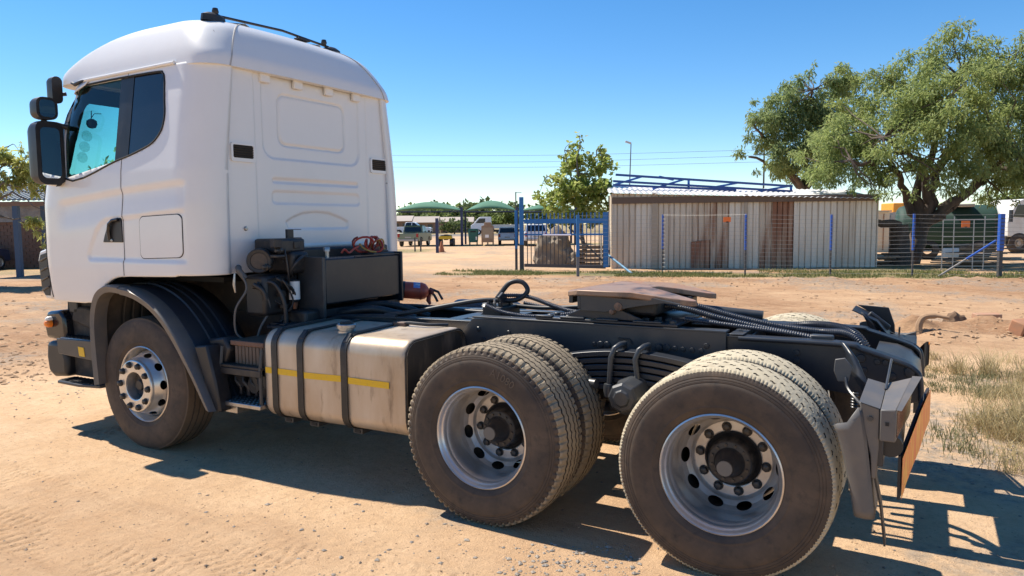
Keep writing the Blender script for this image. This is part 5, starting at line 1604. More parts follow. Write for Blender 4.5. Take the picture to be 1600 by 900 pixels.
def gheight(x, y):
    x = np.asarray(x, float); y = np.asarray(y, float)
    D = (x - CAM[0]) * FH[0] + (y - CAM[1]) * FH[1]
    near = 1 - smooth(25, 70, D)
    h = (0.024 * fbm(x, y, 0.45) + 0.011 * fbm(x + 40, y, 1.7) + 0.004 * fbm(x, y + 9, 7.0) + 0.0045 * fbm(x, y, 19.0, 3) + 0.010 * np.maximum(0, fbm(x, y + 5, 23.0, 2) - 0.17) * smooth(-0.1, 0.25, fbm(x + 3, y, 0.9, 3))) * near
    truckz = np.exp(-(np.maximum(0, np.abs(x + 2.3) - 3.6) ** 2 + np.maximum(0, np.abs(y - 1.25) - 1.6) ** 2) / 0.6)
    h = h * (1 - 0.7 * truckz)
    for p, q, w, pitch, dep in TRACKS:
        c, s, L = seg(x, y, p, q)
        m_ = (1 - smooth(w * 0.85, w * 1.1, np.abs(c))) * smooth(-0.3, 0.2, s) * (1 - smooth(L - 0.1, L + 0.4, s))
        zz = s / pitch + np.where(c > 0, 0.5, 0) + np.abs(c) / w * 0.55 + 0.25 * fbm(x, y, 3.0, 2)
        lug = smooth(0.62, 0.76, np.abs((zz % 1) - 0.5) * 2)
        rib = smooth(0.35, 0.6, np.abs(((c / 0.062) % 1) - 0.5) * 2)
        patch = 0.1 + 0.9 * smooth(-0.15, 0.15, fbm(x, y, 2.3, 3))
        h = h - m_ * patch * dep * (0.25 + lug * (0.45 + 0.55 * rib)) + dep * 0.5 * np.exp(-((np.abs(c) - w * 1.15) / (w * 0.16)) ** 2) * smooth(-0.3, 0.2, s) * (1 - smooth(L - 0.1, L + 0.4, s)) * patch
    for p, q, w, hh in BERMS:
        c, s, L = seg(x, y, p, q)
        n1 = fbm(x, y, 1.3, 4)
        m_ = np.exp(-((c + 0.5 * w * fbm(x, y, 0.5, 2)) / w) ** 2) * smooth(-0.6, 0.5, s) * (1 - smooth(L - 0.5, L + 0.6, s))
        h = h + m_ * np.maximum(0, hh * (0.75 + 1.3 * n1) + 0.06 * fbm(x, y, 6, 3))
    # wheel ruts of the road beyond the truck
    for dd in (10.6, 11.5, 12.6, 13.4, 14.4, 15.3, 16.2, 17.2, 18.0, 19.1, 20.2):
        h = h - 0.045 * np.exp(-((D - dd + 0.4 * fbm(x, y, 0.15, 2)) / 0.22) ** 2) * near
    h = h + 0.40 * smooth(88, 93, D) * (1 - smooth(107, 113, D))        # the road stands on a low bank
    return h
xd = [0.0]
xl = [0.0]
st = 0.028
while xd[-1] < 4.6: xd.append(xd[-1] + st)
while xd[-1] < 2200:
    st *= 1.05
    xd.append(xd[-1] + st)
st = 0.0125
while xl[-1] < 4.1: xl.append(xl[-1] + st)
while xl[-1] < 2200:
    st *= 1.055
    xl.append(xl[-1] + st)
XS = np.array([-a for a in xl[:0:-1]] + xd) - 0.2
ds = [2.6]
while ds[-1] < 4500:
    ds.append(ds[-1] + (0.03 if ds[-1] < 3.35 else 0.0125 * max(1, (ds[-1] / 4.6)) ** 1.62))
DS = np.array([-400, -120, -40, -12, -4, -1, 1.0, 2.0] + ds)
XX, DD = np.meshgrid(XS, DS)
GX = CAM[0] + RH[0] * XX + FH[0] * DD
GY = CAM[1] + RH[1] * XX + FH[1] * DD
GZ = gheight(GX, GY)
GZ = GZ - np.where(DD > 400, (DD - 400) * 0.0, 0)
nr, ncg = GX.shape
gv = np.stack([GX, GY, GZ], -1).reshape(-1, 3)
idx = np.arange(nr * ncg).reshape(nr, ncg)
gf = np.stack([idx[:-1, :-1], idx[:-1, 1:], idx[1:, 1:], idx[1:, :-1]], -1).reshape(-1, 4)
gme = bpy.data.meshes.new('ground')
gme.vertices.add(len(gv)); gme.vertices.foreach_set('co', gv.ravel())
gme.loops.add(gf.size); gme.loops.foreach_set('vertex_index', gf.ravel())
gme.polygons.add(len(gf)); gme.polygons.foreach_set('loop_start', np.arange(0, gf.size, 4)); gme.polygons.foreach_set('loop_total', np.full(len(gf), 4))
gme.update(); gme.validate()
# what grows and lies where: R turf, G gravel, B red tilled soil, A road tar
fence_a, fence_b = G(815, 428), G(1600, 434)
cF, sF, LF = seg(GX, GY, fence_a, fence_b)           # cF > 0 on the far side of the fence
nz = fbm(GX, GY, 0.35, 4)
turf = smooth(-0.9, -0.5, cF + 0.6 * nz) * (1 - smooth(0.9, 1.6, cF + 0.8 * nz)) * smooth(-4.0, -1.5, sF + 2 * nz)
turf = np.maximum(turf, smooth(0.5, 1.5, cF) * (1 - smooth(6, 9, cF)) * smooth(7.5, 9.5, sF) * (0.6 + nz))
turf = np.maximum(turf, smooth(59.5, 61, DD + 3 * nz) * (1 - smooth(66, 68, DD)) * 0.8 * smooth(-0.25, 0.1, nz + 0.1))
turf = np.maximum(turf, smooth(47.0, 48.5, DD + 2 * nz) * (1 - smooth(53, 55, DD + 2 * nz)) * (1 - smooth(-6.2, -4.6, XX)) * smooth(-14, -10, XX) * 0.85)
turf = np.maximum(turf, smooth(96, 100, DD) * (0.75 + nz))
turf = np.maximum(turf, smooth(27.5, 29.5, DD + nz) * (1 - smooth(60, 64, DD)) * (1 - smooth(-17, -14.5, XX)) * (0.45 + 0.6 * nz))
ggr = G(1520, 690)
gravel = smooth(0.0, 0.22, fbm(GX, GY, 0.7, 4) - 0.05 + 0.75 * np.exp(-(((GX - ggr[0]) / 1.0) ** 2 + ((GY - ggr[1]) / 0.9) ** 2)) - 0.05 * (DD < 9) - 0.2 * ((DD < 6) & (XX < 2)))
gravel = np.maximum(gravel * 0.8, 0.55 * smooth(22, 28, DD) * smooth(-0.05, 0.2, nz) * (1 - smooth(80, 90, DD)))
red = (0.55 + 0.45 * smooth(-0.3, 0.25, fbm(GX + 31, GY, 0.3, 4))) * smooth(8.2, 10.5, DD + 1.5 * nz) * (1 - 0.75 * smooth(24, 30, DD)) * 0.95
red = np.maximum(red, 0.3 * smooth(0.05, 0.3, fbm(GX + 7, GY, 0.5, 4)))
for p, q, w, hh in BERMS:
    c, s, L = seg(GX, GY, p, q)
    red = np.maximum(red, np.exp(-(c / (w * 1.5)) ** 2) * smooth(-0.6, 0.5, s) * (1 - smooth(L - 0.5, L + 0.6, s)))
tar = smooth(91.5, 92.5, DD) * (1 - smooth(106.5, 107.5, DD))
ca = gme.color_attributes.new('cover', 'FLOAT_COLOR', 'POINT')
ca.data.foreach_set('color', np.stack([np.clip(turf, 0, 1), np.clip(gravel, 0, 1), np.clip(red, 0, 1), np.clip(tar, 0, 1)], -1).astype(np.float32).ravel())
def ground_mat():
    mt = bpy.data.materials.new('sandy_ground')
    mt.use_nodes = True
    nt = mt.node_tree
    b = nt.nodes['Principled BSDF']
    b.inputs['Roughness'].default_value = 0.95
    b.inputs['Specular IOR Level'].default_value = 0.15
    tc = nt.nodes.new('ShaderNodeTexCoord')
    at_ = nt.nodes.new('ShaderNodeAttribute')
    at_.attribute_name = 'cover'
    sp = nt.nodes.new('ShaderNodeSeparateColor')
    nt.links.new(at_.outputs['Color'], sp.inputs[0])
    def noise(scale, det=6, rough=0.6):
        n = nt.nodes.new('ShaderNodeTexNoise')
        n.inputs['Scale'].default_value = scale
        n.inputs['Detail'].default_value = det
        n.inputs['Roughness'].default_value = rough
        nt.links.new(tc.outputs['Object'], n.inputs['Vector'])
        return n.outputs['Fac']
    def rng(v, a, b_):
        r = nt.nodes.new('ShaderNodeMapRange')
        r.inputs['From Min'].default_value = a
        r.inputs['From Max'].default_value = b_
        nt.links.new(v, r.inputs['Value'])
        return r.outputs[0]
    def mul(a, b_):
        r = nt.nodes.new('ShaderNodeMath'); r.operation = 'MULTIPLY'
        nt.links.new(a, r.inputs[0])
        if hasattr(b_, 'links'): nt.links.new(b_, r.inputs[1])
        else: r.inputs[1].default_value = b_
        return r.outputs[0]
    def mix(f, a, c):
        mx = nt.nodes.new('ShaderNodeMix'); mx.data_type = 'RGBA'
        nt.links.new(f, mx.inputs['Factor'])
        for s_, v in ((6, a), (7, c)):
            if isinstance(v, tuple): mx.inputs[s_].default_value = (*v, 1)
            else: nt.links.new(v, mx.inputs[s_])
        return mx.outputs[2]
    c = mix(rng(noise(0.55), 0.35, 0.7), (0.63, 0.43, 0.258), (0.555, 0.355, 0.20))
    c = mix(rng(noise(3.1), 0.42, 0.75), c, (0.68, 0.475, 0.295))
    c = mix(mul(rng(noise(28, 3), 0.55, 0.72), 0.55), c, (0.43, 0.28, 0.17))
    c = mix(mul(rng(noise(120, 3, 0.7), 0.56, 0.70), 0.6), c, (0.34, 0.23, 0.145))
    c = mix(mul(rng(noise(75, 3, 0.7), 0.58, 0.72), 0.5), c, (0.66, 0.49, 0.32))
    c = mix(mul(sp.outputs[2], rng(noise(1.2), 0.15, 0.5)), c, (0.36, 0.205, 0.112))
    c = mix(mul(sp.outputs[2], mul(rng(noise(6.0), 0.5, 0.75), 0.7)), c, (0.29, 0.165, 0.092))
    # patchy, trodden and scraped soil
    c = mix(mul(rng(noise(17, 4, 0.65), 0.50, 0.64), 0.55), c, (0.47, 0.315, 0.19))
    c = mix(mul(rng(noise(5.5, 5, 0.7), 0.52, 0.70), 0.5), c, (0.49, 0.33, 0.20))
    mp = nt.nodes.new('ShaderNodeMapping')
    mp.vector_type = 'POINT'
    mp.inputs['Rotation'].default_value = (0, 0, YAW)
    mp.inputs['Scale'].default_value = (0.5, 5.0, 1.0)
    nt.links.new(tc.outputs['Object'], mp.inputs['Vector'])
    sn = nt.nodes.new('ShaderNodeTexNoise')
    sn.inputs['Scale'].default_value = 1.1
    sn.inputs['Detail'].default_value = 7
    sn.inputs['Roughness'].default_value = 0.68
    nt.links.new(mp.outputs[0], sn.inputs['Vector'])
    streak = sn.outputs['Fac']
    c = mix(mul(mul(sp.outputs[2], rng(streak, 0.47, 0.62)), 0.7), c, (0.30, 0.175, 0.098))
    # gravel: grey chips
    vo = nt.nodes.new('ShaderNodeTexVoronoi')
    vo.inputs['Scale'].default_value = 42
    nt.links.new(tc.outputs['Object'], vo.inputs['Vector'])
    bw = nt.nodes.new('ShaderNodeSeparateColor')
    nt.links.new(vo.outputs['Color'], bw.inputs[0])
    gcol = mix(bw.outputs[0], (0.20, 0.175, 0.145), (0.36, 0.31, 0.25))
    c = mix(mul(sp.outputs[1], rng(noise(9), 0.35, 0.62)), c, gcol)
    # sparse dark pebbles everywhere
    vp = nt.nodes.new('ShaderNodeTexVoronoi')
    vp.inputs['Scale'].default_value = 16
    nt.links.new(tc.outputs['Object'], vp.inputs['Vector'])
    pb = nt.nodes.new('ShaderNodeMath'); pb.operation = 'LESS_THAN'
    nt.links.new(vp.outputs['Distance'], pb.inputs[0]); pb.inputs[1].default_value = 0.11
    c = mix(mul(pb.outputs[0], rng(noise(4), 0.5, 0.6)), c, (0.16, 0.125, 0.095))
    tcol = mix(rng(noise(2.2), 0.35, 0.7), (0.115, 0.135, 0.045), (0.21, 0.19, 0.085))
    c = mix(mul(sp.outputs[0], rng(noise(7), 0.3, 0.55)), c, tcol)
    c = mix(at_.outputs['Alpha'], c, (0.19, 0.175, 0.16))
    nt.links.new(c, b.inputs['Base Color'])
    bp = nt.nodes.new('ShaderNodeBump')
    bp.inputs['Strength'].default_value = 0.75
    bp.inputs['Distance'].default_value = 0.022
    ad = nt.nodes.new('ShaderNodeMath'); ad.operation = 'ADD'
    nt.links.new(noise(95, 5, 0.75), ad.inputs[0])
    nt.links.new(mul(noise(14, 3), 1.2), ad.inputs[1])
    ad2 = nt.nodes.new('ShaderNodeMath'); ad2.operation = 'ADD'
    nt.links.new(ad.outputs[0], ad2.inputs[0])
    nt.links.new(mul(mul(sp.outputs[2], streak), 5.0), ad2.inputs[1])
    nt.links.new(ad2.outputs[0], bp.inputs['Height'])
    nt.links.new(bp.outputs[0], b.inputs['Normal'])
    return mt
gme.materials.append(ground_mat())
gme.shade_smooth()
ground = bpy.data.objects.new('ground', gme)
col.objects.link(ground)
ground['kind'] = 'structure'
def gz(p):
    return float(gheight(np.array([p[0]]), np.array([p[1]]))[0])

# ------------------------------------------------------------------ pebbles, clods
def scatter_stones(name, mt, pts, sizes, seed):
    rg = np.random.RandomState(seed)
    base = np.array([(-1, 0, 0), (1, 0, 0), (0, -1, 0), (0, 1, 0), (0, 0, -0.7), (0, 0, 0.7)], float)
    fb = [(0, 2, 5), (2, 1, 5), (1, 3, 5), (3, 0, 5), (2, 0, 4), (1, 2, 4), (3, 1, 4), (0, 3, 4)]
    V, F = [], []
    pa = np.array(pts)
    hs = gheight(pa[:, 0], pa[:, 1])
    for (x, y), s, h0 in zip(pts, sizes, hs):
        b_ = base * (0.6 + 0.7 * rg.rand(6, 1)) * np.array([1, 0.8, 0.6])
        a = rg.rand() * 6.28
        ca_, sa = math.cos(a), math.sin(a)
        q = np.stack([b_[:, 0] * ca_ - b_[:, 1] * sa, b_[:, 0] * sa + b_[:, 1] * ca_, b_[:, 2]], -1) * s
        n0 = len(V)
        z = h0 + s * 0.18
        V += (q + np.array([x, y, z])).tolist()
        F += [tuple(i + n0 for i in f) for f in fb]
    me = bpy.data.meshes.new(name)
    me.from_pydata(V, [], F)
    me.materials.append(mt)
    o = bpy.data.objects.new(name, me)
    col.objects.link(o)
    o['kind'] = 'stuff'
    return o
rg = np.random.RandomState(2)
def gscatter(n, u0, u1, v0, v1):
    return [tuple(G(rg.uniform(u0, u1), v0 + (v1 - v0) * rg.rand())[:2]) for _ in range(n)]
pp = gscatter(950, -50, 1650, 600, 910)
o = scatter_stones('loose_pebbles', mat('grey_brown_pebble', (0.17, 0.135, 0.105), 0.9, var=(4, (0.30, 0.25, 0.20), 0.4, 0.7)), pp, 0.003 + 0.013 * rg.rand(len(pp)) ** 4, 5)
tag(o, 'small loose pebbles scattered over the sandy yard', 'pebbles')
pp = gscatter(5200, -50, 1650, 600, 915)
o = scatter_stones('sand_crumbs', mat('sand_crumb', (0.46, 0.30, 0.175), 0.95, var=(3, (0.30, 0.20, 0.12), 0.4, 0.7)), pp, 0.0025 + 0.006 * rg.rand(len(pp)) ** 3, 15)
tag(o, 'tiny crumbs of dry sand littering the yard surface', 'crumbs')
pp = gscatter(160, 780, 1000, 850, 900) + gscatter(240, 1430, 1610, 640, 740) + gscatter(60, 0, 160, 590, 640) + gscatter(80, 300, 800, 760, 900)
o = scatter_stones('gravel_chips', mat('pale_grey_chip', (0.33, 0.28, 0.225), 0.85, var=(6, (0.18, 0.17, 0.16), 0.4, 0.7)), pp, 0.005 + 0.016 * rg.rand(len(pp)) ** 2, 6)
tag(o, 'pale grey gravel chips in patches beside the truck', 'gravel')
pp = gscatter(220, 1435, 1640, 514, 540) + gscatter(700, 1040, 1640, 433, 446) + gscatter(300, 700, 1045, 432, 442) + gscatter(1300, 640, 1640, 446, 520) + gscatter(420, -30, 80, 445, 600)
o = scatter_stones('earth_clods', mat('brown_earth_clod', (0.33, 0.21, 0.122), 0.95, var=(3, (0.44, 0.29, 0.175), 0.4, 0.7)), pp, 0.010 + 0.05 * rg.rand(len(pp)) ** 3.5, 7)
tag(o, 'brown earth clods along the scraped road edge', 'clods')
def lump(name, p, size, mt, seed, sub=3, rough=0.35, flat=0.6, parent=None):
    bm = bmesh.new()
    bmesh.ops.create_icosphere(bm, subdivisions=sub, radius=1.0)
    for v in bm.verts:
        k = 1 + rough * mnoise.noise(v.co * 1.3 + Vector((seed, 0, 0))) + rough * 0.5 * mnoise.noise(v.co * 3.1 + Vector((0, seed, 0))) + rough * 0.2 * mnoise.noise(v.co * 8 + Vector((0, 0, seed)))
        v.co = Vector((v.co.x * size[0], v.co.y * size[1], max(v.co.z, -flat) * size[2])) * k
    me = bpy.data.meshes.new(name)
    bm.to_mesh(me); bm.free()
    return link(me, name, mt, parent, p, smooth=30)
M_clod = mat('brown_earth_clod', (0.25, 0.155, 0.09))
p = G(1490, 519); o = lump('earth_clod', (p[0], p[1], 0.10), (0.17, 0.14, 0.20), mat('dark_clod', (0.16, 0.10, 0.06), 0.95, bump=(20, 0.5, 0.02)), 1)
tag(o, 'dark brown clod sticking up on the dirt ridge right of the truck', 'clod')
p = G(1541, 511); o = MB().box((p[0], p[1], 0.17), (0.40, 0.16, 0.10), Matrix.Rotation(0.5, 3, 'Z') @ Matrix.Rotation(0.1, 3, 'X')).build('brick_slab', mat('pale_terracotta', (0.42, 0.22, 0.13), 0.9, var=(9, (0.36, 0.24, 0.16), 0.4, 0.7)), None, bevel=0.012)
tag(o, 'flat terracotta slab lying on the dirt ridge right of the truck', 'brick')
p = G(1597, 530); o = MB().box((p[0], p[1], 0.15), (0.30, 0.22, 0.24), Matrix.Rotation(0.9, 3, 'Z') @ Matrix.Rotation(0.3, 3, 'X')).build('broken_block', mat('rust_brown_block', (0.40, 0.19, 0.10), 0.9, var=(9, (0.30, 0.17, 0.1), 0.4, 0.7)), None, bevel=0.02)
tag(o, 'reddish block half buried at the right end of the dirt ridge', 'brick')
p = G(1447, 530)
rt_ = MB().tube(spline([(p[0] - 0.08, p[1], 0.02), (p[0] - 0.10, p[1] + 0.05, 0.18), (p[0] - 0.04, p[1] + 0.1, 0.30), (p[0] + 0.10, p[1] + 0.12, 0.33), (p[0] + 0.28, p[1] + 0.12, 0.31)], 5), [0.05] * 10 + [0.04] * 6 + [0.025] * 5, 8)
o = rt_.build('curved_root', mat('brown_root', (0.30, 0.19, 0.11), 0.9, bump=(30, 0.4, 0.01)), None)
tag(o, 'thick curved root poking out of the dirt ridge beside the chassis end', 'root')
# ------------------------------------------------------------------ grass
def blades(name, roots, hts, mt, seed, width=0.004, lean=0.5):
    rg = np.random.RandomState(seed)
    n = len(roots)
    R0 = np.array([(r[0], r[1], 0.0) for r in roots])
    R0[:, 2] = gheight(R0[:, 0], R0[:, 1])
    H = np.array(hts)
    az = rg.rand(n) * 2 * PI
    ln = lean * (0.2 + rg.rand(n)) * H
    dx_, dy_ = np.cos(az) * ln, np.sin(az) * ln
    wx, wy = -np.sin(az + rg.randn(n)) * width, np.cos(az + rg.randn(n)) * width
    V = np.zeros((n, 5, 3))
    V[:, 0] = R0 + np.stack([-wx, -wy, -0.005 + 0 * wx], -1)
    V[:, 1] = R0 + np.stack([wx, wy, -0.005 + 0 * wx], -1)
    m_ = R0 + np.stack([dx_ * 0.35, dy_ * 0.35, H * 0.6], -1)
    V[:, 2] = m_ + np.stack([wx * 0.8, wy * 0.8, 0 * wx], -1)
    V[:, 3] = m_ - np.stack([wx * 0.8, wy * 0.8, 0 * wx], -1)
    V[:, 4] = R0 + np.stack([dx_, dy_, H * (1 - 0.25 * lean * rg.rand(n))], -1)
    b0 = np.arange(n)[:, None] * 5
    F = [tuple(r) for r in (b0 + np.array([0, 1, 2, 3])).tolist()] + [tuple(r) for r in (b0 + np.array([3, 2, 4])).tolist()]
    me = bpy.data.meshes.new(name)
    me.from_pydata(V.reshape(-1, 3).tolist(), [], F)
    me.materials.append(mt)
    o = bpy.data.objects.new(name, me)
    col.objects.link(o)
    o['kind'] = 'stuff'
    return o
def leaf_mat(name, c1, c2, c3, trans=0.35, rough=0.6):
    if name in MATS:
        return MATS[name]
    mt = bpy.data.materials.new(name)
    mt.use_nodes = True
    nt = mt.node_tree
    nt.nodes.clear()
    o = nt.nodes.new('ShaderNodeOutputMaterial')
    g_ = nt.nodes.new('ShaderNodeNewGeometry')
    cr = nt.nodes.new('ShaderNodeValToRGB')
    cr.color_ramp.elements[0].color = (*c1, 1)
    cr.color_ramp.elements[1].color = (*c3, 1)
    e = cr.color_ramp.elements.new(0.5)
    e.color = (*c2, 1)
    nt.links.new(g_.outputs['Random Per Island'], cr.inputs[0])
    d = nt.nodes.new('ShaderNodeBsdfPrincipled')
    d.inputs['Roughness'].default_value = rough
    d.inputs['Specular IOR Level'].default_value = 0.3
    t = nt.nodes.new('ShaderNodeBsdfTranslucent')
    mx = nt.nodes.new('ShaderNodeMixShader')
    mx.inputs[0].default_value = trans
    nt.links.new(cr.outputs[0], d.inputs['Base Color'])
    nt.links.new(cr.outputs[0], t.inputs['Color'])
    nt.links.new(d.outputs[0], mx.inputs[1])
    nt.links.new(t.outputs[0], mx.inputs[2])
    nt.links.new(mx.outputs[0], o.inputs['Surface'])
    MATS[name] = mt
    return mt
M_straw = leaf_mat('dry_grass', (0.42, 0.33, 0.17), (0.50, 0.40, 0.22), (0.34, 0.29, 0.13), 0.35)
M_turf = leaf_mat('lawn_grass', (0.12, 0.15, 0.045), (0.17, 0.19, 0.06), (0.25, 0.22, 0.09), 0.3)
M_green = leaf_mat('green_weeds', (0.13, 0.15, 0.06), (0.19, 0.19, 0.09), (0.27, 0.24, 0.13), 0.3)
def clumps(cs, per, spread, h0, h1, seed):
    rg = np.random.RandomState(seed)
    r_, h_ = [], []
    for c in cs:
        k = int(per * (0.5 + rg.rand()))
        sp = spread * (0.5 + rg.rand())
        hh = h0 + (h1 - h0) * rg.rand()
        for _ in range(k):
            a, q = rg.rand() * 6.28, sp * rg.rand() ** 0.7
            r_.append((c[0] + math.cos(a) * q, c[1] + math.sin(a) * q))
            h_.append(hh * (0.45 + 0.75 * rg.rand()))
    return r_, h_
cs = gscatter(46, 1535, 1680, 590, 690) + gscatter(9, 1560, 1640, 690, 750) + gscatter(10, 1450, 1600, 562, 590)
r_, h_ = clumps(cs, 85, 0.17, 0.07, 0.33, 1)
o = blades('dry_grass', r_, h_, M_straw, 1, 0.0024, 1.1)
tag(o, 'tall straw coloured dry grass behind the truck at the right edge', 'grass')
cs = gscatter(34, 1450, 1600, 572, 622) + gscatter(9, 1450, 1530, 640, 720)
r_, h_ = clumps(cs, 60, 0.18, 0.03, 0.11, 2)
o = blades('green_weeds', r_, h_, M_green, 2, 0.003, 0.8)
tag(o, 'low grey green weeds on the sand behind the truck', 'weeds')
pf = []
rg = np.random.RandomState(8)
fd = (fence_b - fence_a)[:2]; fl_ = np.linalg.norm(fd); fd = fd / fl_
fn = np.array([-fd[1], fd[0]])
s_ = rg.uniform(-3, fl_ + 3, 30000)
c_ = np.where(s_ > fl_ * 0.52, rg.uniform(-0.8, 3.0, 30000), rg.uniform(-0.9, 1.3, 30000))
q = fence_a[:2] + fd * s_[:, None] + fn * c_[:, None]
ok = fbm(q[:, 0], q[:, 1], 0.8, 3) > -0.22 + 0.3 * rg.rand(30000) * (np.abs(c_ - 0.2) > 0.8)
pf = [tuple(a) for a in q[ok][:15000]]
o = blades('lawn_strip', pf, 0.04 + 0.09 * rg.rand(len(pf)) ** 2, M_turf, 3, 0.009, 0.7)
tag(o, 'green grass verge growing along the wire fence', 'grass')
# ================================================================== trees
def limb(mb, p0, p1, r0, r1, rg, n=6, wob=0.08):
    p0, p1 = np.array(p0, float), np.array(p1, float)
    L = np.linalg.norm(p1 - p0)
    pts = [p0 + (p1 - p0) * t + rg.randn(3) * wob * L * math.sin(PI * t) * 0.6 for t in np.linspace(0, 1, n)]
    mb.tube(pts, [r0 + (r1 - r0) * t for t in np.linspace(0, 1, n)], 8)
    return pts
def fronds(centres, radii, count, size, droop, rg, shape='frond', flat=0.6):
    """leaf sprays spread through clumps; returns verts, faces"""
    C_ = np.array(centres); Rr = np.array(radii)
    w = Rr ** 2
    pick = rg.choice(len(C_), count, p=w / w.sum())
    d = rg.randn(count, 3)
    d /= np.linalg.norm(d, axis=1)[:, None]
    rad = rg.rand(count) ** 0.55
    pos = C_[pick] + d * (Rr[pick] * rad)[:, None] * np.array([1, 1, flat])
    out = d * 0.5 + rg.randn(count, 3) * 0.8
    out[:, 2] -= droop * (0.4 + rg.rand(count))
    out /= np.linalg.norm(out, axis=1)[:, None]
    sz = size * (0.55 + 0.9 * rg.rand(count))
    up = rg.randn(count, 3) * 0.5 + np.array([0, 0, 1.0])
    side = np.cross(out, up)
    side /= (np.linalg.norm(side, axis=1)[:, None] + 1e-6)
    if shape == 'frond':
        nv = 6
        V = np.zeros((count, nv, 3))
        wd = (sz * 0.17)[:, None]
        sag = np.zeros((count, 3)); sag[:, 2] = -sz * 0.22
        V[:, 0] = pos - side * wd * 0.35
        V[:, 1] = pos + side * wd * 0.35
        m_ = pos + out * (sz * 0.5)[:, None] + sag * 0.25
        V[:, 2] = m_ + side * wd
        V[:, 3] = m_ - side * wd
        e_ = pos + out * sz[:, None] + sag
        V[:, 4] = e_ + side * wd * 0.3
        V[:, 5] = e_ - side * wd * 0.3
        loc = [(0, 1, 2, 3), (3, 2, 4, 5)]
    else:
        nv = 5
        V = np.zeros((count, nv, 3))
        wd = (sz * 0.40)[:, None]
        V[:, 0] = pos
        V[:, 1] = pos + out * (sz * 0.45)[:, None] + side * wd
        V[:, 2] = pos + out * sz[:, None]
        V[:, 3] = pos + out * (sz * 0.45)[:, None] - side * wd
        V[:, 4] = pos + out * (sz * 0.45)[:, None]
        V[:, 4, 2] -= sz * 0.10
        loc = [(0, 1, 4), (1, 2, 4), (2, 3, 4), (3, 0, 4)]
    b0 = np.arange(count)[:, None] * nv
    F = []
    for l in loc:
        F += [tuple(r) for r in (b0 + np.array(l)).tolist()]
    return V.reshape(-1, 3), F
def crown_obj(tree, parts, mt, name='crown'):
    V, F, n = [], [], 0
    for v, f in parts:
        V.append(v)
        F += [tuple(i + n for i in q) for q in f]
        n += len(v)
    V = np.concatenate(V)
    o0 = V.mean(0)
    me = bpy.data.meshes.new(name)
    me.from_pydata((V - o0).tolist(), [], F)
    return link(me, name, mt, tree, o0, smooth=0)
M_bark = mat('dark_acacia_bark', (0.075, 0.055, 0.042), 0.9, var=(5, (0.14, 0.105, 0.08), 0.4, 0.75, (1, 1, 0.4)), bump=(14, 0.7, 0.03, (1, 1, 0.35)))
M_bark2 = mat('grey_bark', (0.13, 0.11, 0.09), 0.9, bump=(20, 0.6, 0.02))
M_acacia = leaf_mat('acacia_leaf', (0.22, 0.285, 0.095), (0.29, 0.35, 0.12), (0.36, 0.40, 0.15), 0.55)
M_acacia2 = leaf_mat('dark_acacia_leaf', (0.19, 0.26, 0.11), (0.26, 0.33, 0.13), (0.32, 0.37, 0.16), 0.55)
M_lime = leaf_mat('lime_leaf', (0.22, 0.29, 0.06), (0.34, 0.41, 0.10), (0.48, 0.50, 0.18), 0.55, 0.5)
M_far = leaf_mat('far_leaf', (0.085, 0.125, 0.045), (0.115, 0.155, 0.055), (0.15, 0.19, 0.07), 0.45)
M_far2 = leaf_mat('far_pale_leaf', (0.13, 0.175, 0.055), (0.17, 0.22, 0.065), (0.21, 0.255, 0.08), 0.45)
def lobes_to_clumps(lobes, D0, rg, per=1.0, spread=1.0):
    "lobes: (u, v, radius in photo pixels, depth offset) -> clump centres in space"
    cs, rs2 = [], []
    for u, v, r, dz in lobes:
        c = P(u, v, D0 + dz)
        Rm = r / FPX * (D0 + dz)
        n = max(3, int(per * 7 * (Rm ** 1.5)))
        for _ in range(n):
            d = rg.randn(3); d /= np.linalg.norm(d)
            q = c + d * Rm * rg.rand() ** 0.4 * np.array([1, 1, 0.85]) * spread
            cs.append(q); rs2.append(Rm * rg.uniform(0.22, 0.48))
    return cs, rs2
# ---- the large acacia on the right
rg = np.random.RandomState(21)
D_A = 29.5
b = P(1432, 420, D_A); b[2] = 0
ac = empty('acacia_tree', b, world=True)
tag(ac, 'large spreading acacia tree with dark forked trunk right of the shed', 'tree')
tr = MB()
fk = P(1440, 352, D_A)
limb(tr, (b[0] - 0.25, b[1], -0.1), fk, 0.36, 0.30, rg, 8, 0.03)
mains = [((1452, 318), (1440, 250), (1380, 215)), ((1418, 315), (1405, 270), (1330, 250)), ((1485, 325), (1535, 275), (1590, 235)), ((1500, 310), (1560, 262), (1640, 270)), ((1432, 300), (1470, 200), (1500, 120)), ((1460, 270), (1540, 180), (1570, 110))]
tips = []
tr2 = []
for k, mm in enumerate(mains):
    prev, pr = fk, 0.26
    for j, (u, v) in enumerate(mm):
        q = P(u, v, D_A + rg.uniform(-1.6, 1.2) * (j + 1) * 0.6)
        r1 = (0.17, 0.10, 0.055)[j]
        limb(tr, prev, q, pr, r1, rg, 6, 0.07)
        prev, pr = q, r1
        tips.append(q)
tro = tr.build('trunk', M_bark, ac, smooth=60)
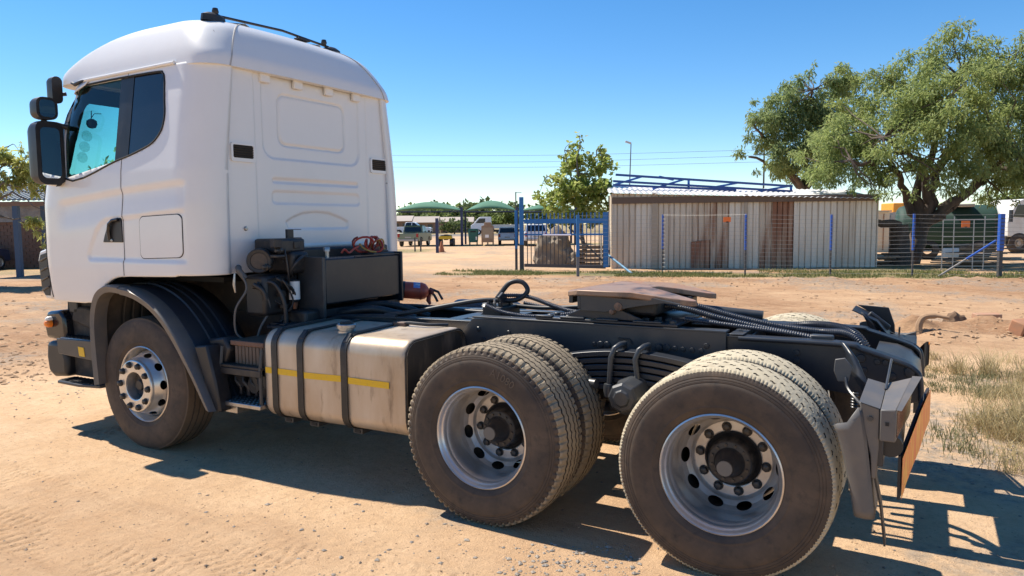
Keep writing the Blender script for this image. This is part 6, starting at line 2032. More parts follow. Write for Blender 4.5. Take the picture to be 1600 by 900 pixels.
lobes = [(1290, 225, 55, 0), (1330, 250, 60, -1), (1265, 262, 32, 0), (1365, 195, 62, 0.5), (1345, 160, 45, 1.5), (1410, 140, 60, 1), (1440, 105, 48, 0), (1490, 85, 50, 0.5), (1512, 55, 24, 0), (1545, 110, 55, 1), (1590, 110, 55, 0), (1620, 150, 70, 0), (1490, 150, 70, -2), (1440, 190, 70, -2.5), (1400, 235, 55, -2), (1530, 190, 70, -1), (1590, 220, 70, -1), (1650, 230, 80, 0), (1500, 235, 55, -2.5), (1560, 262, 48, -2), (1610, 275, 45, -1), (1440, 262, 40, -2.5), (1370, 270, 40, -1.5), (1330, 292, 26, -1), (1585, 75, 30, 0), (1660, 90, 60, 0), (1525, 295, 30, 0.5), (1385, 115, 26, 0.5), (1570, 300, 30, 0), (1390, 288, 28, -3), (1472, 282, 30, -3), (1352, 300, 24, -2.5), (1420, 300, 16, -3), (1510, 270, 40, -3), (1310, 275, 30, -1.5), (1600, 300, 28, -2), (1335, 118, 26, 2), (1350, 150, 34, 2), (1338, 190, 40, 1), (1365, 112, 22, 1)]
cs, rs2 = lobes_to_clumps(lobes, D_A, rg, 1.05)
tw = MB()
tl = np.array(tips)
for c in cs[::3]:
    q = tl[np.argmin(((tl - c) ** 2).sum(1))]
    limb(tw, q, c, 0.035, 0.010, rg, 4, 0.12)
tw.build('branches', M_bark, ac, smooth=60)['kind'] = 'stuff'
crown_obj(ac, [fronds(cs, rs2, 88000, 0.135, 0.4, rg, 'frond', 0.8)], M_acacia)
# the pruned stump limb beside it
sb = P(1405, 418, 28.6); sb[2] = 0
sl = MB()
e1 = P(1404, 352, 28.6)
limb(sl, (sb[0], sb[1], -0.1), e1, 0.40, 0.33, rg, 8, 0.02)
limb(sl, e1, P(1368, 346, 28.0), 0.17, 0.13, rg, 5, 0.05)
so = empty('tree_stump', sb, world=True)
tag(so, 'thick sawn off tree stump with one short limb beside the shed corner', 'stump')
sl.build('trunk', M_bark, so, smooth=60)
MB().lathe([(0.30, 0.0), (0.24, 0.03), (0.0, 0.035)], 14, tuple(e1), 'z').build('sawn_face', mat('sawn_wood', (0.30, 0.22, 0.15), 0.9), so)
# ---- the darker tree behind the shed
rg = np.random.RandomState(33)
D_B = 38.0
b = P(1262, 395, D_B); b[2] = 0
tb = empty('dark_acacia_tree', b, world=True)
tag(tb, 'darker feathery tree rising behind the corrugated shed roof', 'tree')
tr = MB()
fk = P(1255, 300, D_B)
limb(tr, (b[0], b[1], -0.1), fk, 0.30, 0.22, rg, 7, 0.03)
tips = []
for mm in (((1215, 230), (1180, 200)), ((1260, 220), (1270, 140)), ((1300, 240), (1330, 180)), ((1235, 265), (1170, 245))):
    prev, pr = fk, 0.18
    for j, (u, v) in enumerate(mm):
        q = P(u, v, D_B + rg.uniform(-1.5, 1.5))
        limb(tr, prev, q, pr, (0.11, 0.05)[j], rg, 6, 0.07)
        prev, pr = q, (0.11, 0.05)[j]
        tips.append(q)
tr.build('trunk', M_bark, tb, smooth=60)
lobes = [(1168, 232, 26, 0), (1200, 200, 42, 0), (1185, 175, 28, 0.5), (1215, 150, 38, 0), (1240, 190, 48, 0), (1272, 145, 40, 0), (1272, 112, 18, 0), (1300, 120, 30, 0), (1310, 170, 50, 0.5), (1225, 235, 42, -1), (1265, 240, 48, -1), (1205, 262, 26, 0), (1240, 280, 30, 0.5), (1300, 230, 45, 0.5), (1330, 130, 30, 1), (1170, 205, 16, 0), (1290, 285, 30, 0)]
cs, rs2 = lobes_to_clumps(lobes, D_B, rg, 0.8)
tw = MB()
tl = np.array(tips)
for c in cs[::3]:
    q = tl[np.argmin(((tl - c) ** 2).sum(1))]
    limb(tw, q, c, 0.035, 0.010, rg, 4, 0.12)
tw.build('branches', M_bark, tb, smooth=60)['kind'] = 'stuff'
crown_obj(tb, [fronds(cs, rs2, 27000, 0.17, 0.45, rg, 'frond', 0.8)], M_acacia2)
# ---- the lime green tree by the gate
rg = np.random.RandomState(44)
D_C = 31.5
b = P(912, 410, D_C); b[2] = 0
tcn = empty('leafy_tree', b, world=True)
tag(tcn, 'bright lime green broadleaf tree behind the blue gate', 'tree')
tr = MB()
fk = P(908, 330, D_C)
limb(tr, (b[0], b[1], -0.1), fk, 0.11, 0.08, rg, 7, 0.03)
tips = []
for mm in (((903, 270), (905, 212)), ((880, 290), (855, 275)), ((930, 285), (948, 262)), ((893, 280), (882, 235)), ((925, 260), (935, 232))):
    prev, pr = fk, 0.06
    for j, (u, v) in enumerate(mm):
        q = P(u, v, D_C + rg.uniform(-0.8, 0.8))
        limb(tr, prev, q, pr, (0.035, 0.015)[j], rg, 6, 0.06)
        prev, pr = q, (0.035, 0.015)[j]
        tips.append(q)
tr.build('trunk', M_bark2, tcn, smooth=60)
lobes = [(906, 212, 10, 0), (902, 232, 14, 0), (910, 255, 24, 0), (882, 240, 12, 0), (888, 262, 20, 0), (935, 238, 13, 0), (930, 262, 22, 0), (948, 268, 16, 0), (866, 290, 20, 0), (890, 295, 28, -0.6), (920, 290, 30, -0.6), (945, 292, 18, -0.3), (850, 312, 14, 0), (872, 320, 24, -0.3), (900, 325, 28, -0.5), (928, 322, 24, -0.3), (852, 285, 10, 0), (893, 225, 8, 0)]
cs, rs2 = lobes_to_clumps(lobes, D_C, rg, 2.6)
tl = np.array(tips)
tw = MB()
for c in cs[::3]:
    q = tl[np.argmin(((tl - c) ** 2).sum(1))]
    limb(tw, q, c, 0.015, 0.006, rg, 4, 0.1)
tw.build('branches', M_bark2, tcn, smooth=60)['kind'] = 'stuff'
crown_obj(tcn, [fronds(cs, rs2, 4600, 0.17, 0.3, rg, 'leaf', 0.9)], M_lime)
# ---- the thorn tree at the left edge
rg = np.random.RandomState(55)
D_D = 22.0
b = P(-40, 440, D_D); b[2] = 0
td = empty('thorn_tree', b, world=True)
tag(td, 'sparse yellow green thorn tree reaching in at the left edge', 'tree')
tr = MB()
fk = P(-35, 330, D_D)
limb(tr, (b[0], b[1], -0.1), fk, 0.14, 0.11, rg, 7, 0.03)
tips = []
for mm in (((0, 262), (55, 240)), ((5, 285), (60, 305)), ((-10, 260), (30, 262)), ((10, 340), (62, 355)), ((-20, 240), (20, 225)), ((20, 300), (70, 330))):
    prev, pr = fk, 0.05
    for j, (u, v) in enumerate(mm):
        q = P(u, v, D_D + rg.uniform(-0.6, 0.6))
        limb(tr, prev, q, pr, (0.025, 0.008)[j], rg, 6, 0.07)
        prev, pr = q, (0.025, 0.008)[j]
        tips.append(q)
tr.build('trunk', M_bark2, td, smooth=60)
lobes = [(8, 245, 16, 0), (35, 262, 20, 0), (55, 245, 8, 0), (15, 275, 18, 0), (45, 285, 18, 0), (65, 300, 12, 0), (30, 230, 8, 0), (60, 345, 14, 0), (66, 362, 12, 0), (50, 352, 10, 0), (70, 385, 8, 0), (-25, 250, 30, 0), (-30, 300, 30, 0), (5, 300, 8, 0)]
cs, rs2 = lobes_to_clumps(lobes, D_D, rg, 5.0)
tl = np.array(tips)
tw = MB()
for c in cs[::3]:
    q = tl[np.argmin(((tl - c) ** 2).sum(1))]
    limb(tw, q, c, 0.012, 0.004, rg, 4, 0.1)
tw.build('branches', M_bark2, td, smooth=60)['kind'] = 'stuff'
crown_obj(td, [fronds(cs, rs2, 5200, 0.17, 0.4, rg)], leaf_mat('thorn_leaf', (0.32, 0.36, 0.10), (0.42, 0.44, 0.14), (0.50, 0.49, 0.18), 0.55))
# ---- a small green tree ahead of the truck, seen through the cab glass
rg = np.random.RandomState(57)
D_E = 24.0
b = P(172, 430, D_E); b[2] = 0
te = empty('green_sapling', b, world=True)
tag(te, 'green treetop seen through the cab windscreen', 'tree')
tr = MB()
limb(tr, (b[0], b[1], -0.1), P(172, 270, D_E), 0.09, 0.04, rg, 7, 0.04)
tr.build('trunk', M_bark2, te, smooth=60)
cs, rs2 = lobes_to_clumps([(150, 268, 14, 0), (172, 256, 16, 0), (188, 244, 10, 0), (160, 285, 26, 0), (185, 275, 22, 0), (175, 320, 40, 0)], D_E, rg, 5.0)
crown_obj(te, [fronds(cs, rs2, 3000, 0.18, 0.4, rg)], MATS['thorn_leaf'])
# ---- the far trees beyond the road
far_tr = [(650, 352, 336, 190, 0, 'low dark green tree beyond the road left of the brown hut'), (700, 356, 334, 175, 1, 'pale green round tree between the far houses'), (668, 352, 332, 230, 0, 'dark tree behind the far brick houses'), (735, 352, 331, 215, 0, 'dark green tree behind the left carport post'), (772, 358, 330, 190, 0, 'broad dark green tree beneath the second green canopy'),
          (786, 366, 337, 150, 1, 'bright pale green tree above the white pickup'), (830, 360, 332, 180, 0, 'dark green tree just left of the blue gate post'), (865, 362, 334, 185, 1, 'pale green tree seen through the gate bars'), (905, 360, 336, 200, 0, 'dark tree low behind the leafy gate tree'), (710, 370, 349, 128, 0, 'small dark bush beside the far road'), (640, 352, 338, 210, 1, 'pale tree right behind the cab edge'), (945, 362, 338, 170, 0, 'dark green tree behind the left shed corner')]
for k, (u, vb, vt, D, kind, lab) in enumerate(far_tr):
    rg = np.random.RandomState(60 + k)
    b = P(u, vb, D); b[2] = 0
    top = P(u, vt, D)[2]
    top *= 1.6
    wdt = (top * rg.uniform(1.1, 1.5)) if kind else top * rg.uniform(1.6, 2.4)
    o = empty('far_tree', b, world=True)
    tag(o, lab, 'tree', 'trees beyond the road')
    t_ = MB()
    limb(t_, b, (b[0], b[1], top * 0.5), 0.16, 0.10, rg, 5, 0.03)
    t_.build('trunk', M_bark2, o, smooth=60)
    cs, rs2 = [], []
    for _ in range(34):
        d = rg.randn(3); d /= np.linalg.norm(d)
        cs.append(np.array([b[0], b[1], top * 0.56]) + d * np.array([wdt * 0.62, wdt * 0.62, top * 0.36]) * rg.rand() ** 0.4)
        rs2.append(top * rg.uniform(0.10, 0.2))
    crown_obj(o, [fronds(cs, rs2, 1500, top * 0.11, 0.3, rg, 'leaf', 0.8)], M_far2 if kind else M_far)
# ---- one tree behind the shed on the far right and scrub under it
for k, (u, vb, vt, D, lab) in enumerate([(1455, 400, 318, 50, 'pale green bush glimpsed through the acacia fork'), (1590, 398, 285, 48, 'bushy green tree behind the white truck at the right edge')]):
    rg = np.random.RandomState(90 + k)
    b = P(u, vb, D); b[2] = 0
    top = P(u, vt, D)[2]
    o = empty('bush', b, world=True)
    tag(o, lab, 'bush' if k == 0 else 'tree')
    t_ = MB()
    limb(t_, b, (b[0], b[1], top * 0.6), 0.12, 0.05, rg, 5, 0.05)
    t_.build('trunk', M_bark2, o, smooth=60)
    cs, rs2 = [], []
    for _ in range(30):
        d = rg.randn(3); d /= np.linalg.norm(d)
        cs.append(np.array([b[0], b[1], top * 0.6]) + d * np.array([top * 0.45, top * 0.45, top * 0.34]) * rg.rand() ** 0.4)
        rs2.append(top * rg.uniform(0.10, 0.2))
    crown_obj(o, [fronds(cs, rs2, 2500, 0.22, 0.3, rg, 'leaf', 0.8)], M_lime if k == 0 else M_far2)
# ================================================================== the yard behind
M_blue = mat('blue_gate_paint', (0.015, 0.15, 0.40), 0.45, var=(8, (0.025, 0.18, 0.44), 0.4, 0.7))
M_bluep = mat('bright_blue_post_paint', (0.025, 0.10, 0.42), 0.5)
M_darkpost = mat('weathered_dark_steel', (0.07, 0.065, 0.065), 0.6)
M_galv = mat('galvanised_wire', (0.42, 0.41, 0.39), 0.45, metal=0.6)
M_bluedk = mat('dark_blue_truss_paint', (0.008, 0.055, 0.23), 0.4)
def along_frame(pl, pr):
    d = (np.array(pr) - np.array(pl))[:2]
    return math.atan2(d[1], d[0]), float(np.linalg.norm(d))
# ------------------------------------------------------------------ corrugated shed
sl_, sr_ = P(956, 420, 28.3), P(1369, 420, 27.4)
zl, zr = P(956, 302, 28.3)[2], P(1369, 311, 27.4)[2]
rz_, SLN = along_frame(sl_, sr_)
shed = empty('corrugated_shed', (sl_[0], sl_[1], 0), rz_)
tag(shed, 'long low corrugated iron shed with rust stains behind the wire fence', 'shed')
M_sheet = mat('weathered_beige_sheet', (0.64, 0.545, 0.42), 0.6, var=(1.1, (0.50, 0.40, 0.295), 0.42, 0.7, (1, 1, 0.2)), var2=(7, (0.33, 0.23, 0.155), 0.56, 0.8, (1, 1, 0.06)))
M_sheetl = mat('pale_grey_sheet', (0.72, 0.64, 0.52), 0.55, var=(1.3, (0.58, 0.485, 0.37), 0.42, 0.7, (1, 1, 0.2)), var2=(8, (0.42, 0.33, 0.24), 0.58, 0.8, (1, 1, 0.06)))
M_sheetr = mat('rust_streaked_sheet', (0.56, 0.46, 0.34), 0.7, var=(2.6, (0.25, 0.105, 0.050), 0.44, 0.62, (1, 1, 0.10)), var2=(9, (0.30, 0.15, 0.08), 0.52, 0.8, (1, 1, 0.08)))
M_sheetR = mat('rust_brown_sheet', (0.25, 0.110, 0.058), 0.75, var=(3.0, (0.46, 0.31, 0.20), 0.46, 0.66, (1, 1, 0.10)))
def sheet(x0, x1, z0a, z1a, z1b, y, mt, parent, name='wall_sheet', pitch=0.20, dep=0.05, thick=0.004):
    n = max(1, int(round((x1 - x0) / pitch)))
    pr_ = []
    w = (x1 - x0) / n
    for k in range(n):
        a = x0 + k * w
        pr_ += [(a, 0), (a + w * 0.38, -0.008), (a + w * 0.78, 0), (a + w * 0.83, dep), (a + w * 0.95, dep)]
    pr_.append((x1, 0))
    m_ = len(pr_)
    V_ = []
    for px_, py_ in pr_:
        V_.append((px_, y + py_, z0a))
    for px_, py_ in pr_:
        t = (px_ - x0) / (x1 - x0)
        V_.append((px_, y + py_, z1a + (z1b - z1a) * t))
    mb = MB().add(V_, [(i, i + 1, m_ + i + 1, m_ + i) for i in range(m_ - 1)])
    return solid(mb.build(name, mt, parent, smooth=0), thick, 0)
edges = []
x = 0.0
k = 0
widths = [0.94, 0.70, 0.82, 0.70, 0.94, 0.47, 0.47, 0.70, 0.47, 0.82, 0.94, 0.70, 0.70, 0.80]
sc_ = SLN / sum(widths)
for k, w in enumerate(widths):
    w *= sc_
    t0, t1 = x / SLN, (x + w) / SLN
    u = 956 + (t0 + t1) / 2 * 413
    mt_ = M_sheet
    if 1085 < u < 1150: mt_ = M_sheetr
    elif 1150 <= u < 1175: mt_ = M_sheetl
    elif 1175 <= u < 1200: mt_ = M_sheetr
    elif 1200 <= u < 1236: mt_ = M_sheetR
    elif u >= 1236: mt_ = M_sheetl if k % 3 else M_sheet
    elif 990 < u < 1020: mt_ = M_sheetl
    sheet(x + 0.004, x + w - 0.004, -0.05, zl + (zr - zl) * t0, zl + (zr - zl) * t1, (k % 2) * 0.012, mt_, shed)
    x += w
# low rusted kicker sheets, as patched on the photo
for u0, u1, h in ((1082, 1112, 1.0),):
    a, b_ = (u0 - 956) / 413 * SLN, (u1 - 956) / 413 * SLN
    sheet(a, b_, -0.04, h, h + 0.08, -0.040, M_sheetR, shed, 'patch_sheet')
MB().b2(((1020 - 956) / 413 * SLN, -0.075, -0.05), ((1028 - 956) / 413 * SLN, -0.04, zl)).build('timber_post', mat('pale_timber', (0.42, 0.34, 0.25), 0.8), shed)
MB().b2(((1164 - 956) / 413 * SLN, -0.075, -0.05), ((1169 - 956) / 413 * SLN, -0.045, zl - 0.1)).build('timber_post', mat('pale_timber', (0.42, 0.34, 0.25)), shed)
MB().b2((SLN - 0.02, 0.0, -0.05), (SLN + 0.02, 3.4, zr - 0.02)).build('end_wall', M_sheet, shed)
MB().b2((-0.02, 0.06, -0.05), (0.02, 3.4, zl - 0.02)).build('end_wall', M_sheet, shed)
MB().b2((0.0, 3.38, -0.05), (SLN, 3.42, zr + 0.3)).build('back_wall', M_sheet, shed)
M_roofs = mat('white_roof_sheet', (0.66, 0.66, 0.65), 0.45, metal=0.2, var=(1.2, (0.55, 0.53, 0.50), 0.45, 0.7))
rr_ = []
NRC = 46
for i in range(NRC + 1):
    t = i / NRC
    x = -0.12 + (SLN + 0.24) * t
    for q, dz in ((0.0, 0), (0.35, 0.03), (0.5, 0.03)):
        xx = x + q * (SLN + 0.24) / NRC
        if xx > SLN + 0.13: continue
        zt = zl + (zr - zl) * t
        rr_.append([(xx, -0.20, zt - 0.005 + dz), (xx, 3.5, zt + 0.46 + dz)])
solid(MB().grid(rr_).build('roof_sheet', M_roofs, shed, smooth=0), 0.01, 0)
MB().b2((0.0, -0.10, zl - 0.16), (SLN, -0.06, zr - 0.06)).build('eave_rail', mat('dark_brown_timber', (0.15, 0.10, 0.07), 0.8), shed)  # plain dark brown rail below the roof edge
# small fittings
for u, v, w, h in ((1222, 396 - 30, 0, 0),):
    pass
def sign(u, v, D, w, h, parent, label=None):
    c = P(u, v, D)
    o = MB().box(c, (w, 0.012, h), Matrix.Rotation(-YAW, 3, 'Z')).build('warning_sign', mat('orange_warning_plate', (0.80, 0.18, 0.03), 0.5), parent)
    return o
# ------------------------------------------------------------------ roof truss lying on the shed
tD = 29.6
tr_ = empty('steel_truss', P(960, 296, tD), world=True)
tag(tr_, 'dark blue welded steel truss lying on the shed roof', 'truss')
def tp(u, v, D=tD): return P(u, v, D)
bars = [((962, 273), (1238, 291)), ((958, 283), (1238, 299)), ((958, 289), (1150, 297))]
for a, b_ in bars:
    MB().bar(tp(*a), tp(*b_), 0.10, 0.085).build('chord', M_bluedk, tr_)
for a, b_ in (((962, 288), (1003, 276)), ((1020, 295), (1070, 280)), ((1030, 276), (1052, 281)), ((1076, 279), (1076, 296)), ((1112, 293), (1152, 286)), ((1185, 299), (1232, 291)), ((1236, 290), (1236, 301))):
    MB().bar(tp(*a), tp(*b_, tD + 0.15), 0.09, 0.075).build('web_member', mat('blue_truss_web', (0.012, 0.13, 0.50), 0.4), tr_)
# ------------------------------------------------------------------ wire fence
fpos = [(1035, 427.5, 335), (1164, 431, 334), (1297, 431, 335), (1425, 432, 334), (1561, 433, 334)]
fen = empty('wire_fence', G(1164, 431), world=True)
tag(fen, 'multi strand wire fence on blue posts in front of the corrugated shed', 'fence')
posts = []
for u, vb, vt in fpos:
    b_ = G(u, vb)
    D = float((b_ - CAM)[:2] @ FH)
    zt = P(u, vt, D)[2]
    w = 0.055 if u < 1500 else 0.13
    po_ = MB().box((b_[0], b_[1], 0.5 * (zt + zt * 0.42)), (w, w, zt * 0.58), -YAW).build('post', M_bluep, fen)
    MB().box((b_[0], b_[1], zt * 0.21), (w * 0.8, w * 0.8, zt * 0.42), -YAW).build('post_foot', M_darkpost, po_)
    for k in range(9):
        MB().box((b_[0] - FH[0] * w * 0.55, b_[1] - FH[1] * w * 0.55, zt * (0.46 + k * 0.058)), (w * 0.9, 0.012, 0.022), -YAW).build('insulator', M_darkpost, po_)
    posts.append((b_, zt))
g0 = G(903, 432)
gzt = P(903, 336, float((g0 - CAM)[:2] @ FH))[2]
po_ = MB().box((g0[0], g0[1], gzt * 0.66), (0.10, 0.10, gzt * 0.68), -YAW).build('post', M_blue, fen)
MB().box((g0[0], g0[1], gzt * 0.15), (0.09, 0.09, gzt * 0.34), -YAW).build('post_foot', mat('grey_steel_post', (0.16, 0.16, 0.16), 0.6), po_)
ends = [(g0, gzt)] + posts
ext = posts[-1][0] + (posts[-1][0] - posts[-2][0]) * 1.2
ends.append((ext, posts[-1][1]))
for k in range(15):
    f_ = 0.05 + 0.94 * k / 14
    pth = []
    for (p_, zt) in ends:
        pth.append((p_[0] - FH[0] * 0.05, p_[1] - FH[1] * 0.05, zt * f_))
    q_ = []
    for a, b_ in zip(pth, pth[1:]):
        for t in np.linspace(0, 1, 5)[:-1]:
            q_.append((a[0] + (b_[0] - a[0]) * t, a[1] + (b_[1] - a[1]) * t, a[2] + (b_[2] - a[2]) * t - 0.02 * math.sin(PI * t)))
    q_.append(pth[-1])
    MB().tube(q_, 0.0035, 4).build('wire', M_galv, fen, smooth=0)
# brace of the end post
a, b_ = G(1466, 432), P(1556, 376, 23.0)
mid_ = a + (b_ - a) * 0.48
br_ = MB().cyl(mid_, b_, 0.035, 10).build('brace', M_bluep, fen)
MB().cyl(a, mid_, 0.030, 10).build('brace_foot', mat('worn_grey_pipe', (0.26, 0.24, 0.22), 0.7), br_)
# brace on the gate side, running down to the right
a, b_ = P(947, 396, 27.0), G(988, 428)
MB().cyl(a, b_, 0.04, 10).build('brace', mat('pale_blue_pipe', (0.10, 0.24, 0.36), 0.6), fen)
for u, v, lab in ((1136, 343, 'small orange warning plate wired to the fence in front of the rusty sheets'), (1509, 350, 'orange warning plate on the fence in front of the green tank')):
    c = P(u, v, 23.9 if u < 1300 else 23.0)
    sg_ = MB().box(c, (0.24 if u < 1300 else 0.26, 0.012, 0.16 if u < 1300 else 0.20), -YAW).build('warning_sign', mat('orange_warning_plate', (0.80, 0.18, 0.03), 0.5), None)
    tag(sg_, lab, 'sign')
    ORG[sg_.name] = np.array(c)
    pc = c - np.array([FH[0], FH[1], 0]) * 0.010
    pic = MB().prism([(-0.045, -0.015), (0.045, -0.022), (0.03, 0.0), (0.05, 0.02), (-0.05, 0.014), (-0.02, 0.0)], -0.001, 0.001)
    pic.v = [tuple((Matrix.Rotation(-YAW, 3, 'Z') @ Vector(a)) + Vector([float(t) for t in pc])) for a in pic.v]
    pic.build('pictogram', M_gap, sg_)
# ------------------------------------------------------------------ blue sliding gate
gl, gr_ = G(820, 421), G(946, 424)
ga, GL = along_frame(gl, gr_)
gate = empty('sliding_gate', gl, ga)
tag(gate, 'blue palisade sliding gate of vertical bars left of the shed', 'gate')
DG = float((gl - CAM)[:2] @ FH)
zt = P(880, 345, DG)[2]
zsp = P(880, 333, DG)[2]
MB().b2((0, -0.04, zt - 0.10), (GL, 0.04, zt + 0.07)).build('top_rail', M_blue, gate)
MB().b2((0, -0.04, 0.10), (GL, 0.04, 0.22)).build('bottom_rail', M_darkpost, gate)
zm = P(880, 366, DG)[2]
MB().b2((0, -0.025, zm - 0.03), (GL, 0.025, zm + 0.03)).build('middle_rail', M_blue, gate)
ng = 20
for k in range(ng):
    x = 0.12 + (GL - 0.2) * k / (ng - 1)
    o_ = MB().box((x, 0.0, (zsp + zm) / 2), (0.030, 0.03, zsp - zm), None).build('bar', M_blue, gate)
    MB().box((x, 0.0, (0.15 + zm) / 2), (0.026, 0.026, zm - 0.15), None).build('bar_foot', M_darkpost, o_)
MB().b2((GL - 0.06, -0.05, 0.15), (GL + 0.10, 0.05, zsp)).build('gate_stile', M_blue, gate)
MB().bar((GL - 1.4, 0.06, zm + 0.2), (GL - 0.1, 0.06, 0.35), 0.05, 0.05).build('gate_brace', M_darkpost, gate)
c0 = P(846, 367, DG); c1 = P(900, 367, DG)
MB().cyl((0.85, -0.12, P(860, 367, DG)[2]), (2.0, -0.12, P(860, 367, DG)[2]), 0.03, 8).build('latch_pipe', mat('pale_lilac_pipe', (0.50, 0.47, 0.55), 0.5), gate)
for u, vb, vt, w, nm, lab in ((815.5, 424, 308, 0.16, 'gate_post', 'tall thick blue square gate post at the left end of the gate'), (807, 422, 329, 0.10, 'gate_guide_post', 'slim blue post left of the tall gate post')):
    b_ = G(u, vb)
    D = float((b_ - CAM)[:2] @ FH)
    zt_ = P(u, vt, D)[2]
    o_ = empty(nm, b_, world=True)
    tag(o_, lab, 'post')
    MB().box((b_[0], b_[1], zt_ * 0.68), (w, w, zt_ * 0.64), -YAW).build('post', M_blue, o_, bevel=0.01)
    MB().box((b_[0], b_[1], zt_ * 0.18), (w * 0.97, w * 0.97, zt_ * 0.36), -YAW).build('post_foot', M_darkpost, o_)
    if w < 0.12:
        z2 = P(u, 300, D)[2]
        MB().cyl((b_[0], b_[1], zt_), (b_[0], b_[1], z2), 0.022, 8).build('electric_fence_rod', M_darkpost, o_)
        q = P(u + 8, 301, D)
        MB().cyl((b_[0], b_[1], z2 - 0.02), q, 0.01, 6).build('rod_arm', M_darkpost, o_)
# ------------------------------------------------------------------ boulder and rubble behind the gate
p_ = P(866, 416, 30.5)
bo = lump('covered_heap', (p_[0], p_[1], 0.50), (0.85, 0.7, 0.92), mat('brown_boulder', (0.20, 0.155, 0.11), 0.9, var=(2.5, (0.34, 0.28, 0.20), 0.45, 0.7), bump=(6, 0.6, 0.05)), 7, 4, 0.38, 0.6)
tag(bo, 'big brown boulder seen through the gate bars', 'boulder')
p_ = P(897, 416, 30.0)
bo = lump('rock', (p_[0], p_[1], 0.25), (0.40, 0.4, 0.36), mat('brown_boulder', (0.2, 0.15, 0.11)), 12, 3, 0.4, 0.6)
tag(bo, 'smaller brown rock leaning against the boulder behind the gate', 'rock')
p_ = P(925, 416, 29.6)
pal = empty('rubble_stack', (p_[0], p_[1], 0), -YAW)
tag(pal, 'stack of dark timber and beams behind the right half of the gate', 'timber stack')
for k in range(5):
    MB().box((0.05 * (k % 2), 0, 0.10 + k * 0.17), (1.25 - 0.1 * (k % 3), 0.5, 0.12), 0.04 * (k % 3 - 1)).build('beam', mat('old_dark_timber', (0.10, 0.075, 0.055), 0.85, var=(6, (0.18, 0.13, 0.09), 0.4, 0.7, (1, 1, 4))), pal)
MB().b2((0.30, -0.30, 0.0), (0.37, -0.24, 1.35)).build('upright', M_steel, pal)
MB().b2((0.70, -0.34, 0.0), (0.86, -0.22, 2.2)).build('timber_post', mat('pale_timber', (0.42, 0.34, 0.25)), pal)
# ------------------------------------------------------------------ things under and behind the acacia
M_tankg = mat('dark_green_tank_paint', (0.008, 0.045, 0.034), 0.7, var=(1.2, (0.02, 0.055, 0.045), 0.4, 0.7), bump=(2, 0.1, 0.02))
tl_, tr2_ = P(1402, 410, 33.0), P(1562, 410, 31.5)
ta, TL = along_frame(tl_, tr2_)
wt = empty('water_tanker', (tl_[0], tl_[1], 0), ta)
tag(wt, 'dark green oval water tanker trailer parked behind the acacia trunk', 'tanker')
ov = [(1.12 * math.cos(a), 1.38 + 1.0 * math.sin(a)) for a in np.linspace(0, 2 * PI, 28, endpoint=False)]
hull = MB()
lay = [(0.0, 0.80), (0.08, 0.93), (0.25, 1.0), (TL - 0.25, 1.0), (TL - 0.10, 0.96)]
n = len(ov)
hull.add([(x, p[0] * s_ + 1.1, 1.38 + (p[1] - 1.38) * s_) for x, s_ in lay for p in ov], [(i * n + k, i * n + (k + 1) % n, (i + 1) * n + (k + 1) % n, (i + 1) * n + k) for i in range(len(lay) - 1) for k in range(n)] + [tuple(range(n))])
hull.build('tank_barrel', M_tankg, wt, smooth=40)
MB().prism([(p[0] * 0.95 + 1.1, 1.38 + (p[1] - 1.38) * 0.95) for p in ov], TL - 0.12, TL - 0.02, 'x').build('tank_end', mat('white_tank_end', (0.60, 0.60, 0.58), 0.5), wt)
for k in range(10):
    MB().b2((TL - 0.24, -0.03, 0.75 + k * 0.13), (TL - 0.14, 0.03, 0.80 + k * 0.13)).build('ladder_rung', M_darkpost, wt)
for x in (1.2, 3.2):
    w_ = MB().lathe([(0.20, -0.12), (0.40, -0.12), (0.45, -0.08), (0.45, 0.08), (0.40, 0.12), (0.2, 0.12)], 24, (x, 0.3, 0.43), 'y').build('wheel', M_hose, wt)
MB().b2((0.2, 0.6, 0.4), (TL - 0.2, 1.6, 0.62)).build('trailer_frame', M_darkpost, wt)
MB().b2((1.9, -0.1, 2.28), (TL - 1.0, 2.0, 2.42)).build('tank_cover_tarp', mat('pale_tarp', (0.45, 0.45, 0.46), 0.6), wt, bevel=0.04)
# steel mesh frame leaning in front
f0, f1 = P(1471, 418, 25.6), P(1558, 418, 25.2)
fa, FL = along_frame(f0, f1)
mf = empty('mesh_frame', (f0[0], f0[1], 0), fa)
tag(mf, 'open grid of pale steel bars standing in front of the green tanker', 'frame')
zt = P(1500, 338, 25.5)[2]
for x in (0.0, 0.34, 0.95, 1.28, FL):
    MB().b2((x - 0.014, -0.014, 0), (x + 0.014, 0.014, zt - (0.0 if x in (0.34, 1.28) else 0.12))).build('upright', M_galv, mf)
for v in (343.5, 369.5, 396):
    z = P(1500, v, 25.5)[2]
    MB().b2((0.0, -0.03, z - 0.014), (FL, -0.014, z + 0.014)).build('cross_bar', M_galv, mf)
